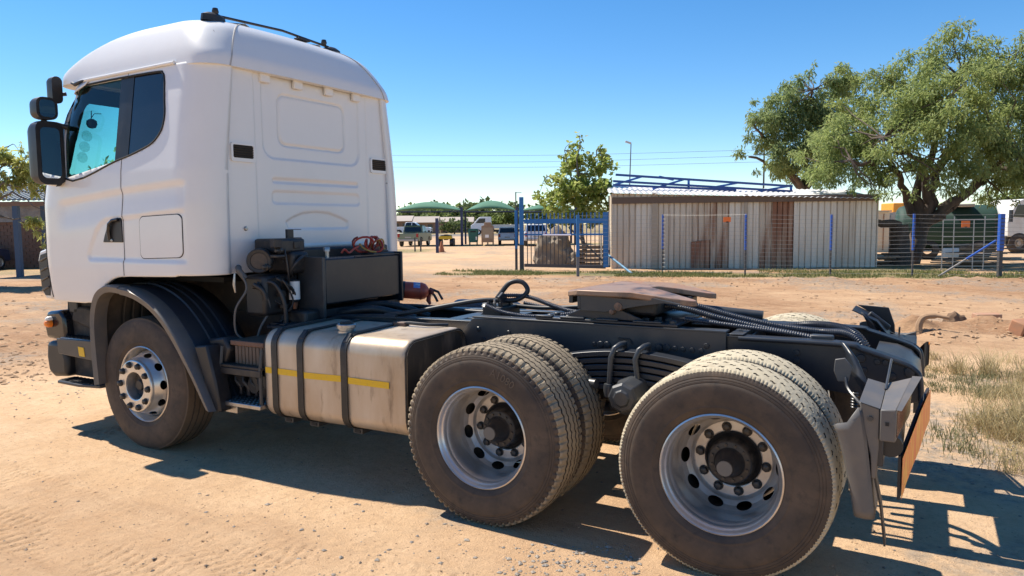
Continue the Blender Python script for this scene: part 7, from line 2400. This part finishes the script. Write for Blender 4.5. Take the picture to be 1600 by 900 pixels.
# timber pile
wp = empty('timber_pile', P(1475, 416, 27.0) * np.array([1, 1, 0]), -YAW)
tag(wp, 'untidy pile of planks and poles behind the steel grid', 'timber pile')
rg2 = random.Random(9)
for k in range(34):
    L = rg2.uniform(1.1, 2.4)
    MB().box((1.1 + rg2.uniform(-0.5, 0.5), rg2.uniform(-0.4, 0.4), 0.05 + 0.024 * k), (L, rg2.uniform(0.06, 0.16), 0.04), Matrix.Rotation(rg2.uniform(-0.15, 0.15), 3, 'Z') @ Matrix.Rotation(rg2.uniform(-0.05, 0.05), 3, 'Y')).build('plank', mat('grey_brown_plank', (0.16, 0.115, 0.08), 0.85, var=(3, (0.26, 0.20, 0.15), 0.4, 0.7)) if k % 4 else mat('pale_plank', (0.36, 0.29, 0.21), 0.85), wp)
lp = MB().box((0.05, -0.3, 0.55), (0.62, 0.05, 0.34), Matrix.Rotation(0.1, 3, 'Z')).build('basin', mat('white_basin', (0.62, 0.62, 0.60), 0.4), wp, bevel=0.1, bseg=3)
# wood litter between shed and stump
wl = empty('timber_offcuts', P(1385, 416, 28.4) * np.array([1, 1, 0]), -YAW)
tag(wl, 'low heap of wood offcuts between the shed corner and the stump', 'wood')
for k in range(14):
    MB().box((rg2.uniform(-0.3, 0.4), rg2.uniform(-0.2, 0.2), 0.04 + 0.035 * k), (rg2.uniform(0.5, 1.1), 0.08, 0.05), Matrix.Rotation(rg2.uniform(-0.3, 0.3), 3, 'Z')).build('offcut', mat('grey_brown_plank', (0.16, 0.115, 0.08)), wl)
# cream cabin and orange machine beyond
cb = P(1374, 393, 41.0)
cab2 = empty('site_cabin', (cb[0], cb[1], 0), -YAW)
tag(cab2, 'cream site cabin wall glimpsed between shed and acacia', 'cabin')
z_ = P(1380, 331, 41)[2]
MB().b2((-0.8, 0, 0), (0.50, 2.4, z_)).build('wall', mat('cream_panel', (0.66, 0.58, 0.44), 0.6), cab2)
MB().b2((-0.9, -0.1, z_), (0.58, 2.5, z_ + 0.08)).build('roof', mat('cream_roof', (0.5, 0.45, 0.36), 0.6), cab2)
MB().b2((0.16, -0.03, 0.1), (0.20, 0.0, z_ - 0.1)).build('corner_trim', mat('rust_trim', (0.30, 0.14, 0.07), 0.7), cab2)
cb = P(1398, 393, 41.5)
cab3 = empty('storage_container', (cb[0], cb[1], 0), -YAW)
tag(cab3, 'pale grey container side between the cream cabin and the green tanker', 'container')
MB().b2((-0.35, 0, 0), (2.4, 2.4, z_ - 0.02)).build('body', mat('pale_grey_panel', (0.46, 0.46, 0.44), 0.6), cab3)
for k in range(9):
    MB().b2((-0.3 + k * 0.28, -0.03, 0.1), (-0.2 + k * 0.28, 0.0, z_ - 0.15)).build('rib', mat('pale_grey_panel', (0.46, 0.46, 0.44)), cab3)
cb = P(1412, 393, 47.0)
ex = empty('digger', (cb[0], cb[1], 0), -YAW)
tag(ex, 'orange digging machine cab behind the pale container', 'digger')
zt = P(1412, 317, 47)[2]
M_dig = mat('digger_orange', (0.80, 0.33, 0.03), 0.45)
MB().b2((-0.75, 0, 1.2), (0.85, 1.6, zt)).build('cab', M_dig, ex, bevel=0.05)
MB().b2((-0.1, -0.02, zt - 0.9), (0.7, 0.0, zt - 0.2)).build('window', M_darkgl, ex)
MB().b2((-1.2, -0.3, 0.35), (1.6, 1.9, 1.2)).build('body', M_dig, ex, bevel=0.06)
for y in (-0.5, 1.6):
    MB().b2((-1.4, y, 0.0), (1.6, y + 0.45, 0.62)).build('track', M_hose, ex, bevel=0.2, bseg=4)
# ------------------------------------------------------------------ white truck at the right edge
cb = P(1574, 398, 37.5)
wt2 = empty('white_lorry', (cb[0], cb[1], 0), -YAW)
tag(wt2, 'white lorry cab with dusty wheel cut by the right edge of the picture', 'truck')
M_lor = mat('lorry_white', (0.68, 0.67, 0.64), 0.45, var=(2, (0.55, 0.50, 0.43), 0.5, 0.75))
zt = P(1585, 311, 37.5)[2]
cabp = [(0.0, 0.85), (-0.05, 1.6), (0.12, 2.1), (0.35, zt - 0.15), (0.7, zt), (2.1, zt), (2.15, 0.85)]
MB().prism(cabp, 0.0, 2.3).build('cab', M_lor, wt2, bevel=0.05, bseg=3)
MB().prism([(0.20, 1.85), (0.42, zt - 0.30), (1.05, zt - 0.28), (1.05, 1.80)], -0.02, 0.0).build('side_window', M_darkgl, wt2)
MB().b2((1.25, -0.02, 1.6), (1.3, 0.0, 1.7)).build('door_handle', M_black, wt2)
MB().b2((1.12, -0.006, 0.95), (1.135, 0.0, zt - 0.2)).build('door_gap', M_gap, wt2)
MB().b2((-0.05, 0.1, 0.45), (6.5, 2.2, 0.85)).build('chassis', M_dirty, wt2)
MB().b2((2.4, -0.1, 1.0), (7.0, 2.4, 2.6)).build('load_body', mat('cream_load_body', (0.55, 0.50, 0.40), 0.6), wt2, bevel=0.03)
for x in (0.55, 4.6):
    w_ = MB().lathe([(0.24, -0.14), (0.45, -0.15), (0.52, -0.10), (0.52, 0.10), (0.45, 0.15), (0.24, 0.14)], 28, (x, 0.1, 0.52), 'y').build('wheel', M_side, wt2)
    MB().lathe([(0.25, -0.10), (0.20, -0.02), (0.12, -0.04), (0.10, -0.12), (0.0, -0.13)], 20, (x, 0.1, 0.52), 'y').build('hub', mat('dusty_hub', (0.45, 0.38, 0.30), 0.7), w_)
MB().b2((-0.12, -0.35, 1.6), (-0.04, -0.15, 2.2)).build('mirror', M_black, wt2)
# ================================================================== carports, vehicles and houses beyond
M_net = mat('green_shade_net', (0.055, 0.16, 0.10), 0.85, var=(0.5, (0.075, 0.195, 0.125), 0.4, 0.7))
M_cpost = mat('dark_blue_carport_post', (0.02, 0.035, 0.10), 0.5)
DC = 61.0
for k, (u0, u1, vt, lab) in enumerate(((612, 721, 314, 'left green shade net carport canopy, partly hidden by the cab'), (726, 808, 312, 'middle green shade net carport canopy with peaked arch'), (812, 900, 318, 'right green shade net carport canopy behind the gate tree'))):
    a, b_ = P(u0, 329, DC), P(u1, 329, DC)
    top = P((u0 + u1) / 2, vt, DC)[2]
    ze = P((u0 + u1) / 2, 329, DC)[2]
    an, L = along_frame(a, b_)
    cpn = empty('shade_carport', (a[0], a[1], 0), an)
    tag(cpn, lab, 'carport', 'shade net carports')
    rows = []
    for i in range(17):
        t = i / 16
        x = L * t
        rows.append([(x, 5.0 * w, ze + (top - ze) * (math.sin(PI * t) ** 0.85) * (math.sin(PI * (0.03 + 0.94 * w)) ** 0.55)) for w in np.linspace(0, 1, 13)])
    cn = solid(MB().grid(rows).build('canopy', M_net, cpn, smooth=180), 0.02, 0)
    for y in (0.0, 5.0):
        MB().b2((0.0, y - 0.03, ze - 0.10), (L, y + 0.03, ze - 0.03)).build('tie_bar', M_cpost, cpn)
    MB().b2((L - 0.1, 0.0, 0), (L + 0.1, 0.2, ze + 0.25)).build('post', M_cpost, cpn)
    MB().b2((L - 0.08, 4.9, 0), (L + 0.08, 5.05, ze + 0.1)).build('post', M_cpost, cpn)
p_ = G(683.5, 395)
D = float((p_ - CAM)[:2] @ FH)
o = MB().box((p_[0], p_[1], P(683, 341, D)[2] / 2), (0.18, 0.18, P(683, 341, D)[2]), -YAW).build('steel_post', M_cpost, None)
tag(o, 'lone dark blue post beside the orange cone', 'post')
for u, lab in ((648.5, 'short dark stake nearest the cab edge'), (657.5, 'short dark stake right of the other stake')):
    p_ = G(u, 393)
    D = float((p_ - CAM)[:2] @ FH)
    h = P(u, 371, D)[2]
    o = MB().cyl((p_[0], p_[1], 0), (p_[0], p_[1], h), 0.05, 8).build('stake', M_darkpost, None)
    tag(o, lab, 'stake', 'stakes at the lawn edge')
p_ = G(690, 394)
cn = empty('traffic_cone', p_, world=True)
tag(cn, 'worn orange traffic cone at the foot of the lone blue post', 'cone')
MB().lathe([(0.20, 0.03), (0.05, 0.68), (0.0, 0.69)], 14, (p_[0], p_[1], 0), 'z').build('cone', mat('faded_cone_orange', (0.45, 0.16, 0.06), 0.6), cn)
MB().box((p_[0], p_[1], 0.015), (0.46, 0.46, 0.03), 0.4).build('base', mat('cone_base', (0.2, 0.09, 0.05), 0.7), cn)
# ------------------------------------------------------------------ vehicles
def wheel_at(x, y, z, r, parent, w=0.2, sg=-1):
    o_ = MB().lathe([(r * 0.6, -w / 2), (r * 0.95, -w / 2), (r, -w / 3), (r, w / 3), (r * 0.95, w / 2), (r * 0.6, w / 2)], 20, (x, y, z), 'y').build('wheel', M_hose, parent)
    MB().lathe([(r * 0.62, sg * w * 0.42), (r * 0.5, sg * w * 0.30), (r * 0.15, sg * w * 0.36), (0.0, sg * w * 0.36)], 14, (x, y, z), 'y').build('rim', M_rim, o_)
    return o_
def pickup(name, label, pos, heading, mt, s=1.0, canopy=False):
    "front at -x; y from 0 (left side) to W"
    t = empty(name, pos, heading)
    tag(t, label, 'pickup')
    Wd, Lg = 1.82 * s, 5.2 * s
    def q(pts_): return [(a * s, b_ * s) for a, b_ in pts_]
    low = q([(0.05, 0.45), (0.0, 0.62), (0.05, 0.92), (0.25, 1.06), (1.35, 1.14), (1.55, 1.16), (3.30, 1.16), (5.15, 1.14), (5.2, 1.05), (5.2, 0.5), (4.75, 0.42), (4.70, 0.62), (4.45, 0.80), (4.05, 0.80), (3.80, 0.62), (3.75, 0.40), (1.60, 0.38), (1.55, 0.60), (1.30, 0.80), (0.90, 0.80), (0.65, 0.62), (0.60, 0.40)])
    MB().prism(low, 0, Wd).build('body', mt, t, bevel=0.03, bseg=2)
    up_ = q([(1.40, 1.13), (2.05, 1.68), (2.30, 1.76), (3.10, 1.76), (3.35, 1.66), (3.45, 1.14)]) if not canopy else q([(1.40, 1.13), (2.05, 1.68), (2.30, 1.76), (4.95, 1.74), (5.15, 1.14)])
    ins_ = [(a, 0.12 * s) for a in (0,)]
    mb = MB()
    n_ = len(up_)
    lo_, hi_ = 0.04 * s, 0.16 * s
    def yy(z): return lo_ + (hi_ - lo_) * (z / s - 1.13) / 0.63
    mb.add([(a, yy(b_), b_) for a, b_ in up_] + [(a, Wd - yy(b_), b_) for a, b_ in up_], [tuple(range(n_)), tuple(range(2 * n_ - 1, n_ - 1, -1))] + [(i, n_ + i, n_ + (i + 1) % n_, (i + 1) % n_) for i in range(n_)])
    mb.build('cabin', mt, t, bevel=0.03)
    for yo, sg in ((0, -1), (Wd, 1)):
        def pw(pts_):
            v_ = []
            for a, b_ in q(pts_):
                y0 = yy(b_)
                v_.append((a, (y0 - 0.006) if sg < 0 else (Wd - y0 + 0.006), b_))
            return MB().add(v_, [tuple(range(len(v_)))])
        pw([(1.62, 1.18), (2.12, 1.64), (2.45, 1.70), (2.45, 1.18)]).build('side_window', M_darkgl, t, smooth=0)
        pw([(2.55, 1.18), (2.55, 1.70), (3.05, 1.69), (3.25, 1.60), (3.32, 1.18)]).build('side_window', M_darkgl, t, smooth=0)
        if canopy:
            pw([(3.55, 1.20), (3.55, 1.66), (4.80, 1.64), (4.95, 1.20)]).build('canopy_window', M_darkgl, t, smooth=0)
        wheel_at(1.10 * s, yo - sg * 0.12, 0.37 * s, 0.37 * s, t, 0.22, sg)
        wheel_at(4.25 * s, yo - sg * 0.12, 0.37 * s, 0.37 * s, t, 0.22, sg)
        MB().b2((5.19 * s, yo - sg * 0.20 if sg > 0 else 0.03, 0.78 * s), (5.23 * s, yo - 0.03 if sg > 0 else 0.20, 1.08 * s)).build('tail_lamp', mat('red_lamp', (0.35, 0.02, 0.02), 0.3), t)
        MB().b2((-0.01, (Wd - 0.35) if sg > 0 else 0.04, 0.80 * s), (0.06, (Wd - 0.04) if sg > 0 else 0.35, 0.98 * s)).build('headlamp', M_clear, t)
        MB().b2((1.72 * s, (Wd + 0.02) if sg > 0 else -0.20, 1.16 * s), (1.80 * s, (Wd + 0.20) if sg > 0 else -0.02, 1.32 * s)).build('mirror', M_black, t)
    # windscreen and rear glass
    a_, b_ = (1.46, 1.19), (2.00, 1.645)
    MB().add([((a_[0]) * s - 0.01, 0.16 * s, a_[1] * s), (a_[0] * s - 0.01, Wd - 0.16 * s, a_[1] * s), (b_[0] * s - 0.01, Wd - 0.24 * s, b_[1] * s), (b_[0] * s - 0.01, 0.24 * s, b_[1] * s)], [(0, 1, 2, 3)]).build('windscreen', M_darkgl, t, smooth=0)
    (x0, z0), (x1, z1) = (((5.14, 1.2), (5.0, 1.66)) if canopy else ((3.46, 1.22), (3.38, 1.62)))
    MB().add([(x0 * s + 0.012, 0.16 * s, z0 * s), (x0 * s + 0.012, Wd - 0.16 * s, z0 * s), (x1 * s + 0.012, Wd - 0.24 * s, z1 * s), (x1 * s + 0.012, 0.24 * s, z1 * s)], [(0, 1, 2, 3)]).build('rear_window', M_darkgl, t, smooth=0)
    if not canopy:
        MB().b2((3.52 * s, 0.10 * s, 0.98 * s), (5.12 * s, Wd - 0.10 * s, 1.166 * s)).build('load_bed', M_dirty, t)
    MB().b2((5.16 * s, 0.05, 0.45 * s), (5.30 * s, Wd - 0.05, 0.62 * s)).build('rear_bumper', M_seal, t, bevel=0.02)
    MB().b2((-0.08, 0.05, 0.42 * s), (0.08, Wd - 0.05, 0.62 * s)).build('front_bumper', M_black, t, bevel=0.02)
    MB().b2((-0.015, 0.45 * s, 0.70 * s), (0.03, Wd - 0.45 * s, 0.92 * s)).build('grille', M_black, t)
    MB().b2((5.2 * s, Wd * 0.36, 0.72 * s), (5.215 * s, Wd * 0.64, 0.82 * s)).build('number_plate', M_seal, t)
    return t
M_vw = mat('vehicle_white', (0.70, 0.71, 0.73), 0.3, coat=0.3)
M_ol = mat('olive_green_paint', (0.24, 0.26, 0.15), 0.4)
hd = -YAW
# passing pickup, nose to the right
b_ = P(676, 367, 98.0)
pk = pickup('pickup_truck', 'white double cab pickup driving right along the far road', (b_[0], b_[1], 0.40), hd + PI, M_vw)
# olive pickup seen from behind, nose away and left
b_ = P(628, 384, 60.5)
pickup('olive_pickup', 'old olive green pickup parked under the left carport', (b_[0] + 0.2, b_[1], 0) + np.array([FH[0], FH[1], 0]) * 5.0 * 0 + np.array([FH[0] * 5.1, FH[1] * 5.1, 0]), hd + R(-96), M_ol, 0.98)
b_ = P(778, 384, 61.5)
pickup('parked_pickup', 'white pickup with dark rear window parked beside the brown cabinet', np.array([b_[0], b_[1], 0]) + np.array([FH[0] * 5.2, FH[1] * 5.2, 0]), hd + R(-90), M_vw, 0.86, True)
b_ = P(820, 383, 58.0)
pickup('parked_van', 'white canopied pickup parked behind the blue gate post', np.array([b_[0], b_[1], 0]) + np.array([FH[0] * 5.2, FH[1] * 5.2, 0]), hd + R(-90), M_vw, 0.98, True)
# white lorry half behind the bins
b_ = P(736, 372, 96.0)
lr = empty('small_lorry', (b_[0], b_[1], 0.38), hd)
tag(lr, 'white small lorry with raked cab passing behind the green bin', 'truck')
MB().prism([(0.0, 0.6), (0.0, 1.25), (0.35, 1.5), (1.0, 2.25), (1.3, 2.35), (2.6, 2.35), (2.65, 0.6)], 0, 1.9).build('cab', M_vw, lr, bevel=0.05)
MB().prism([(0.62, 1.55), (1.10, 2.12), (1.85, 2.15), (1.85, 1.55)], -0.02, 0.0).build('side_window', M_darkgl, lr)
MB().b2((2.8, -0.05, 0.85), (6.4, 1.95, 1.35)).build('load_bed', mat('pale_load_bed', (0.55, 0.54, 0.50), 0.5), lr)
MB().b2((0.3, 0.2, 0.4), (6.3, 1.7, 0.7)).build('chassis', M_dirty, lr)
for x in (0.9, 5.0):
    wheel_at(x, 0.1, 0.4, 0.4, lr, 0.22)
    wheel_at(x, 1.8, 0.4, 0.4, lr, 0.22, 1)
# quad bike
b_ = P(688, 383, 60.5)
qd = empty('quad_bike', (b_[0], b_[1], 0), hd)
tag(qd, 'yellow quad bike parked on the grass beside the carport post', 'quad bike')
M_qy = mat('quad_yellow', (0.55, 0.38, 0.02), 0.4)
for x in (-0.18, 0.82):
    for y in (0.0, 1.2):
        MB().lathe([(0.14, -0.16), (0.28, -0.16), (0.32, -0.1), (0.32, 0.1), (0.28, 0.16), (0.14, 0.16)], 16, (x + 0.12, y, 0.32), 'x').build('wheel', M_hose, qd)
MB().prism([(-0.1, 0.62), (-0.05, 0.85), (0.95, 0.85), (1.0, 0.62), (0.8, 0.58), (0.2, 0.58)], -0.35, 0.2).build('rear_mudguard', M_qy, qd, bevel=0.03)
MB().prism([(0.0, 0.62), (0.05, 0.90), (0.85, 0.90), (0.9, 0.62)], 0.95, 1.45).build('front_mudguard', M_qy, qd, bevel=0.03)
MB().b2((0.28, 0.0, 0.5), (0.62, 1.0, 0.95)).build('seat', M_black, qd, bevel=0.06)
MB().tube([(0.05, 0.95, 1.12), (0.25, 1.0, 1.18), (0.45, 1.05, 1.08), (0.65, 1.0, 1.18), (0.85, 0.95, 1.12)], 0.03, 8).build('handlebar', M_black, qd)
MB().b2((0.05, -0.38, 0.86), (0.85, 0.1, 0.90)).build('rear_rack', M_black, qd)
# bins
b_ = P(739.5, 384, 60.5)
bn = empty('recycling_bin', (b_[0], b_[1], 0), hd)
tag(bn, 'tall dark green bin on legs with a white sticker', 'bin')
M_bin = mat('bin_green', (0.015, 0.11, 0.085), 0.5)
MB().prism([(-0.36, 0.30), (-0.42, 1.25), (-0.36, 1.40), (0.36, 1.40), (0.42, 1.25), (0.36, 0.30)], 0, 0.7).build('bin_body', M_bin, bn, bevel=0.05)
MB().b2((-0.22, -0.02, 1.12), (0.22, 0.0, 1.22)).build('slot', M_gap, bn)
MB().b2((0.20, -0.012, 0.50), (0.32, 0.0, 0.75)).build('sticker', M_paper, bn)
for x in (-0.30, 0.30):
    for y in (0.06, 0.62):
        MB().b2((x - 0.04, y - 0.04, 0), (x + 0.04, y + 0.04, 0.32)).build('leg', M_bin, bn)
b_ = P(762, 384, 60.0)
bc = empty('metal_cabinet', (b_[0], b_[1], 0), hd)
tag(bc, 'tall brown metal cabinet on legs with a pale notice', 'cabinet')
M_cbn = mat('cabinet_brown', (0.24, 0.155, 0.095), 0.65, var=(3, (0.30, 0.22, 0.15), 0.4, 0.7))
MB().prism([(-0.50, 0.30), (-0.50, 1.62), (-0.28, 1.68), (-0.25, 1.92), (0.28, 1.92), (0.30, 1.66), (0.50, 1.60), (0.50, 0.30)], 0, 0.6).build('cabinet_body', M_cbn, bc, bevel=0.02)
MB().b2((-0.42, -0.012, 0.62), (0.42, 0.0, 1.5)).build('door_panel', mat('cabinet_panel', (0.30, 0.235, 0.16), 0.6), bc)
MB().b2((-0.20, -0.02, 0.68), (0.10, -0.012, 0.92)).build('notice', M_paper, bc)
for x in (-0.44, 0.0, 0.44):
    MB().b2((x - 0.05, 0.02, 0), (x + 0.05, 0.5, 0.31)).build('leg', M_cbn, bc)
# ------------------------------------------------------------------ far houses
M_hb = mat('far_brick', (0.24, 0.14, 0.095), 0.9, var=(2, (0.30, 0.19, 0.13), 0.4, 0.7))
M_hr = mat('far_grey_roof', (0.36, 0.31, 0.27), 0.8)
for k, (u0, u1, vr, ve, vb, D, lab) in enumerate(((612, 642, 337, 345, 356, 160, 'brick house with pale roof nearest the cab edge'), (647, 683, 338, 347, 358, 155, 'brick house with pale gabled roof in the middle of the far row'), (688, 722, 339, 346, 357, 165, 'low brick house with pale roof behind the dark bush'), (722, 738, 339, 346, 357, 165, 'small brick house at the right end of the far row'))):
    a, b_ = P(u0, vb, D), P(u1, vb, D)
    an, L = along_frame(a, b_)
    hs = empty('brick_house', (a[0], a[1], 0), an)
    tag(hs, lab, 'house', 'far brick houses')
    ze, zt = P(u0, ve, D)[2], P(u0, vr, D)[2]
    MB().b2((0, 0, 0), (L, 6, ze)).build('wall', M_hb, hs)
    MB().prism([(-0.5, ze - 0.1), (3.0, zt), (6.5, ze - 0.1)], -0.3, L + 0.3, 'x').build('roof', M_hr, hs)
    for t in (0.25, 0.7):
        w_ = MB().b2((L * t - 0.5, -0.05, ze * 0.4), (L * t + 0.5, 0.0, ze * 0.78)).build('window', M_darkgl, hs)
        MB().b2((L * t - 0.6, -0.1, ze * 0.36), (L * t + 0.6, 0.0, ze * 0.40)).build('sill', M_paper, w_)
# ------------------------------------------------------------------ light pole, power lines
p_ = P(983, 380, 62.0); p_[2] = 0
lp = empty('street_light', p_, world=True)
tag(lp, 'slender street light rising behind the shed roof', 'street light')
zt = P(983, 222, 62.0)[2]
MB().tube([(p_[0], p_[1], 0), (p_[0], p_[1], zt * 0.5), tuple(P(986, 224, 62.0))], [0.08, 0.06, 0.04], 8).build('pole', mat('grey_lamp_pole', (0.10, 0.12, 0.14), 0.5), lp)
MB().bar(P(986, 224, 62), P(977, 221, 62), 0.18, 0.14).build('lamp_head', mat('lamp_head_grey', (0.5, 0.5, 0.5), 0.5), lp)
p_ = P(1191, 400, 70.0); p_[2] = 0
pp_ = empty('power_pole', p_, world=True)
tag(pp_, 'thin dark power pole behind the darker acacia', 'pole')
zt = P(1191, 236, 70.0)[2]
MB().cyl(p_, (p_[0], p_[1], zt), 0.10, 8, 0.07).build('pole', mat('dark_timber_pole', (0.06, 0.05, 0.045), 0.8), pp_)
MB().bar((p_[0] - RH[0], p_[1] - RH[1], zt - 0.3), (p_[0] + RH[0], p_[1] + RH[1], zt - 0.3), 0.1).build('cross_arm', mat('dark_timber_pole', (0.06, 0.05, 0.045)), pp_)
for k, (vl, vm, vr_, lab) in enumerate(((243, 242.5, 234, 'topmost of the three overhead power lines'), (253, 252.5, 243, 'middle one of the three overhead power lines'), (261, 261, 253, 'lowest of the three overhead power lines'))):
    a, m_, b_ = P(560, vl, 74.0), P(860, vm, 72.0), P(1191, vr_, 70.0)
    q = spline([a, m_, b_, b_ + (b_ - m_)], 8)
    o = MB().tube(q, 0.014, 5).build('power_line', mat('far_wire', (0.10, 0.11, 0.13), 0.6), None, smooth=60)
    tag(o, lab, 'power line', 'overhead power lines')
# ------------------------------------------------------------------ left edge: open carport before a brick building
lb_ = P(-30, 412, 33.0)
bd2 = empty('brick_building', (lb_[0], lb_[1], 0), hd)
tag(bd2, 'brown brick building with rough grey band behind the left carport', 'building')
zb_, zg, zt = P(30, 347, 33)[2], P(30, 321, 33)[2], P(30, 316, 33)[2]
M_brk = mat('brown_brick', (0.20, 0.105, 0.072), 0.9, var=(3, (0.26, 0.15, 0.105), 0.4, 0.7))
wall_ = MB().b2((-4, 0.05, 0), (6, 4, zb_)).build('wall', mat('mortar', (0.22, 0.16, 0.12), 0.95), bd2)
row = 0
bmesh_b = MB().b2((-0.145, -0.03, 0.0), (0.145, 0.05, 0.125)).mesh('brick')
bmesh_b.materials.append(M_brk)
z = 0.02
while z < zb_ - 0.1:
    x = -1.2 + (0.15 if row % 2 else 0)
    while x < 3.4:
        c = bpy.data.objects.new('brick', bmesh_b)
        col.objects.link(c)
        c.parent = wall_
        c.location = Vector((x, 0.05, z)) - Vector([float(q) for q in ORG[wall_.name]])
        c.location.y += -0.02 if (row * 7 + int(x * 10)) % 5 else -0.012
        x += 0.31
    z += 0.145
    row += 1
MB().b2((-4, -0.10, zb_), (6, 4, zg)).build('rough_band', mat('rough_grey_plaster', (0.34, 0.30, 0.26), 0.95, var=(4, (0.24, 0.20, 0.17), 0.4, 0.7), bump=(8, 0.8, 0.05)), bd2)
MB().b2((-4, -0.3, zg), (6, 4.2, zt)).build('roof_edge', mat('dark_brown_fascia', (0.10, 0.065, 0.05), 0.8), bd2)
cp0 = P(-60, 314, 26.5)
cpt = empty('open_carport', (cp0[0], cp0[1], 0), hd)
tag(cpt, 'open carport with grey corrugated roof on blue posts at the left edge', 'carport')
zf = P(40, 314, 26.5)[2]
zbk = P(30, 275, 31.0)[2] - 0.45
M_cr = mat('grey_blue_roof_sheet', (0.22, 0.25, 0.26), 0.7)
for k in range(5):
    x0 = -0.3 + k * 0.72
    rows = []
    for j in range(5):
        for q, dz in ((0.0, 0.0), (0.04, 0.07), (0.09, 0.07), (0.13, 0.0)):
            if j == 4 and q > 0: continue
            rows.append([(x0 + j * 0.178 + q, 0.0, zf + dz), (x0 + j * 0.178 + q, 4.6, zbk + 0.45 + dz)])
    solid(MB().grid(rows).build('roof_sheet', M_cr, cpt, smooth=0), 0.005, 0)
MB().b2((-0.3, 0.02, zf - 0.17), (3.2, 0.10, zf - 0.02)).build('fascia', mat('brown_fascia', (0.20, 0.125, 0.085), 0.8), cpt)
M_cb = mat('slate_blue_post', (0.035, 0.075, 0.14), 0.55)
for u in (21, 72):
    x = (P(u, 320, 26.5) - cp0)[:2] @ RH
    MB().b2((x - 0.09, 0.03, 0), (x + 0.09, 0.2, zf)).build('post', M_cb, cpt)
for u in (62,):
    x = (P(u, 320, 30) - cp0)[:2] @ RH
    MB().b2((x - 0.06, 3.6, 0), (x + 0.06, 3.75, zf)).build('post', M_cb, cpt)
b_ = P(-92, 432, 28.5)
cr = empty('parked_car', (b_[0], b_[1], 0), hd + R(-90))
tag(cr, 'dark blue car tail cut by the left edge beside the blue post', 'car')
M_cblue = mat('dark_blue_car_paint', (0.02, 0.035, 0.08), 0.3, coat=0.4)
MB().prism([(0.0, 0.35), (0.0, 0.95), (-0.25, 1.05), (-0.55, 1.45), (-1.2, 1.52), (-2.4, 1.45), (-3.0, 1.0), (-4.0, 0.85), (-4.1, 0.35)], 0.0, -1.7).build('body', M_cblue, cr, bevel=0.06, bseg=3)
MB().add([(-0.24, -0.25, 1.06), (-0.24, -1.45, 1.06), (-0.52, -1.35, 1.42), (-0.52, -0.35, 1.42)], [(0, 1, 2, 3)]).build('rear_window', M_darkgl, cr)
for x in (-0.75, -3.3):
    for y in (-0.05, -1.65):
        wheel_at(x, y, 0.32, 0.32, cr, 0.2, 1 if y > -1 else -1)
MB().b2((-0.02, -0.25, 0.70), (0.02, -0.06, 0.92)).build('tail_lamp', mat('red_lamp', (0.35, 0.02, 0.02)), cr)
MB().b2((-0.05, -1.65, 0.35), (0.08, -0.05, 0.55)).build('bumper', M_black, cr, bevel=0.03)
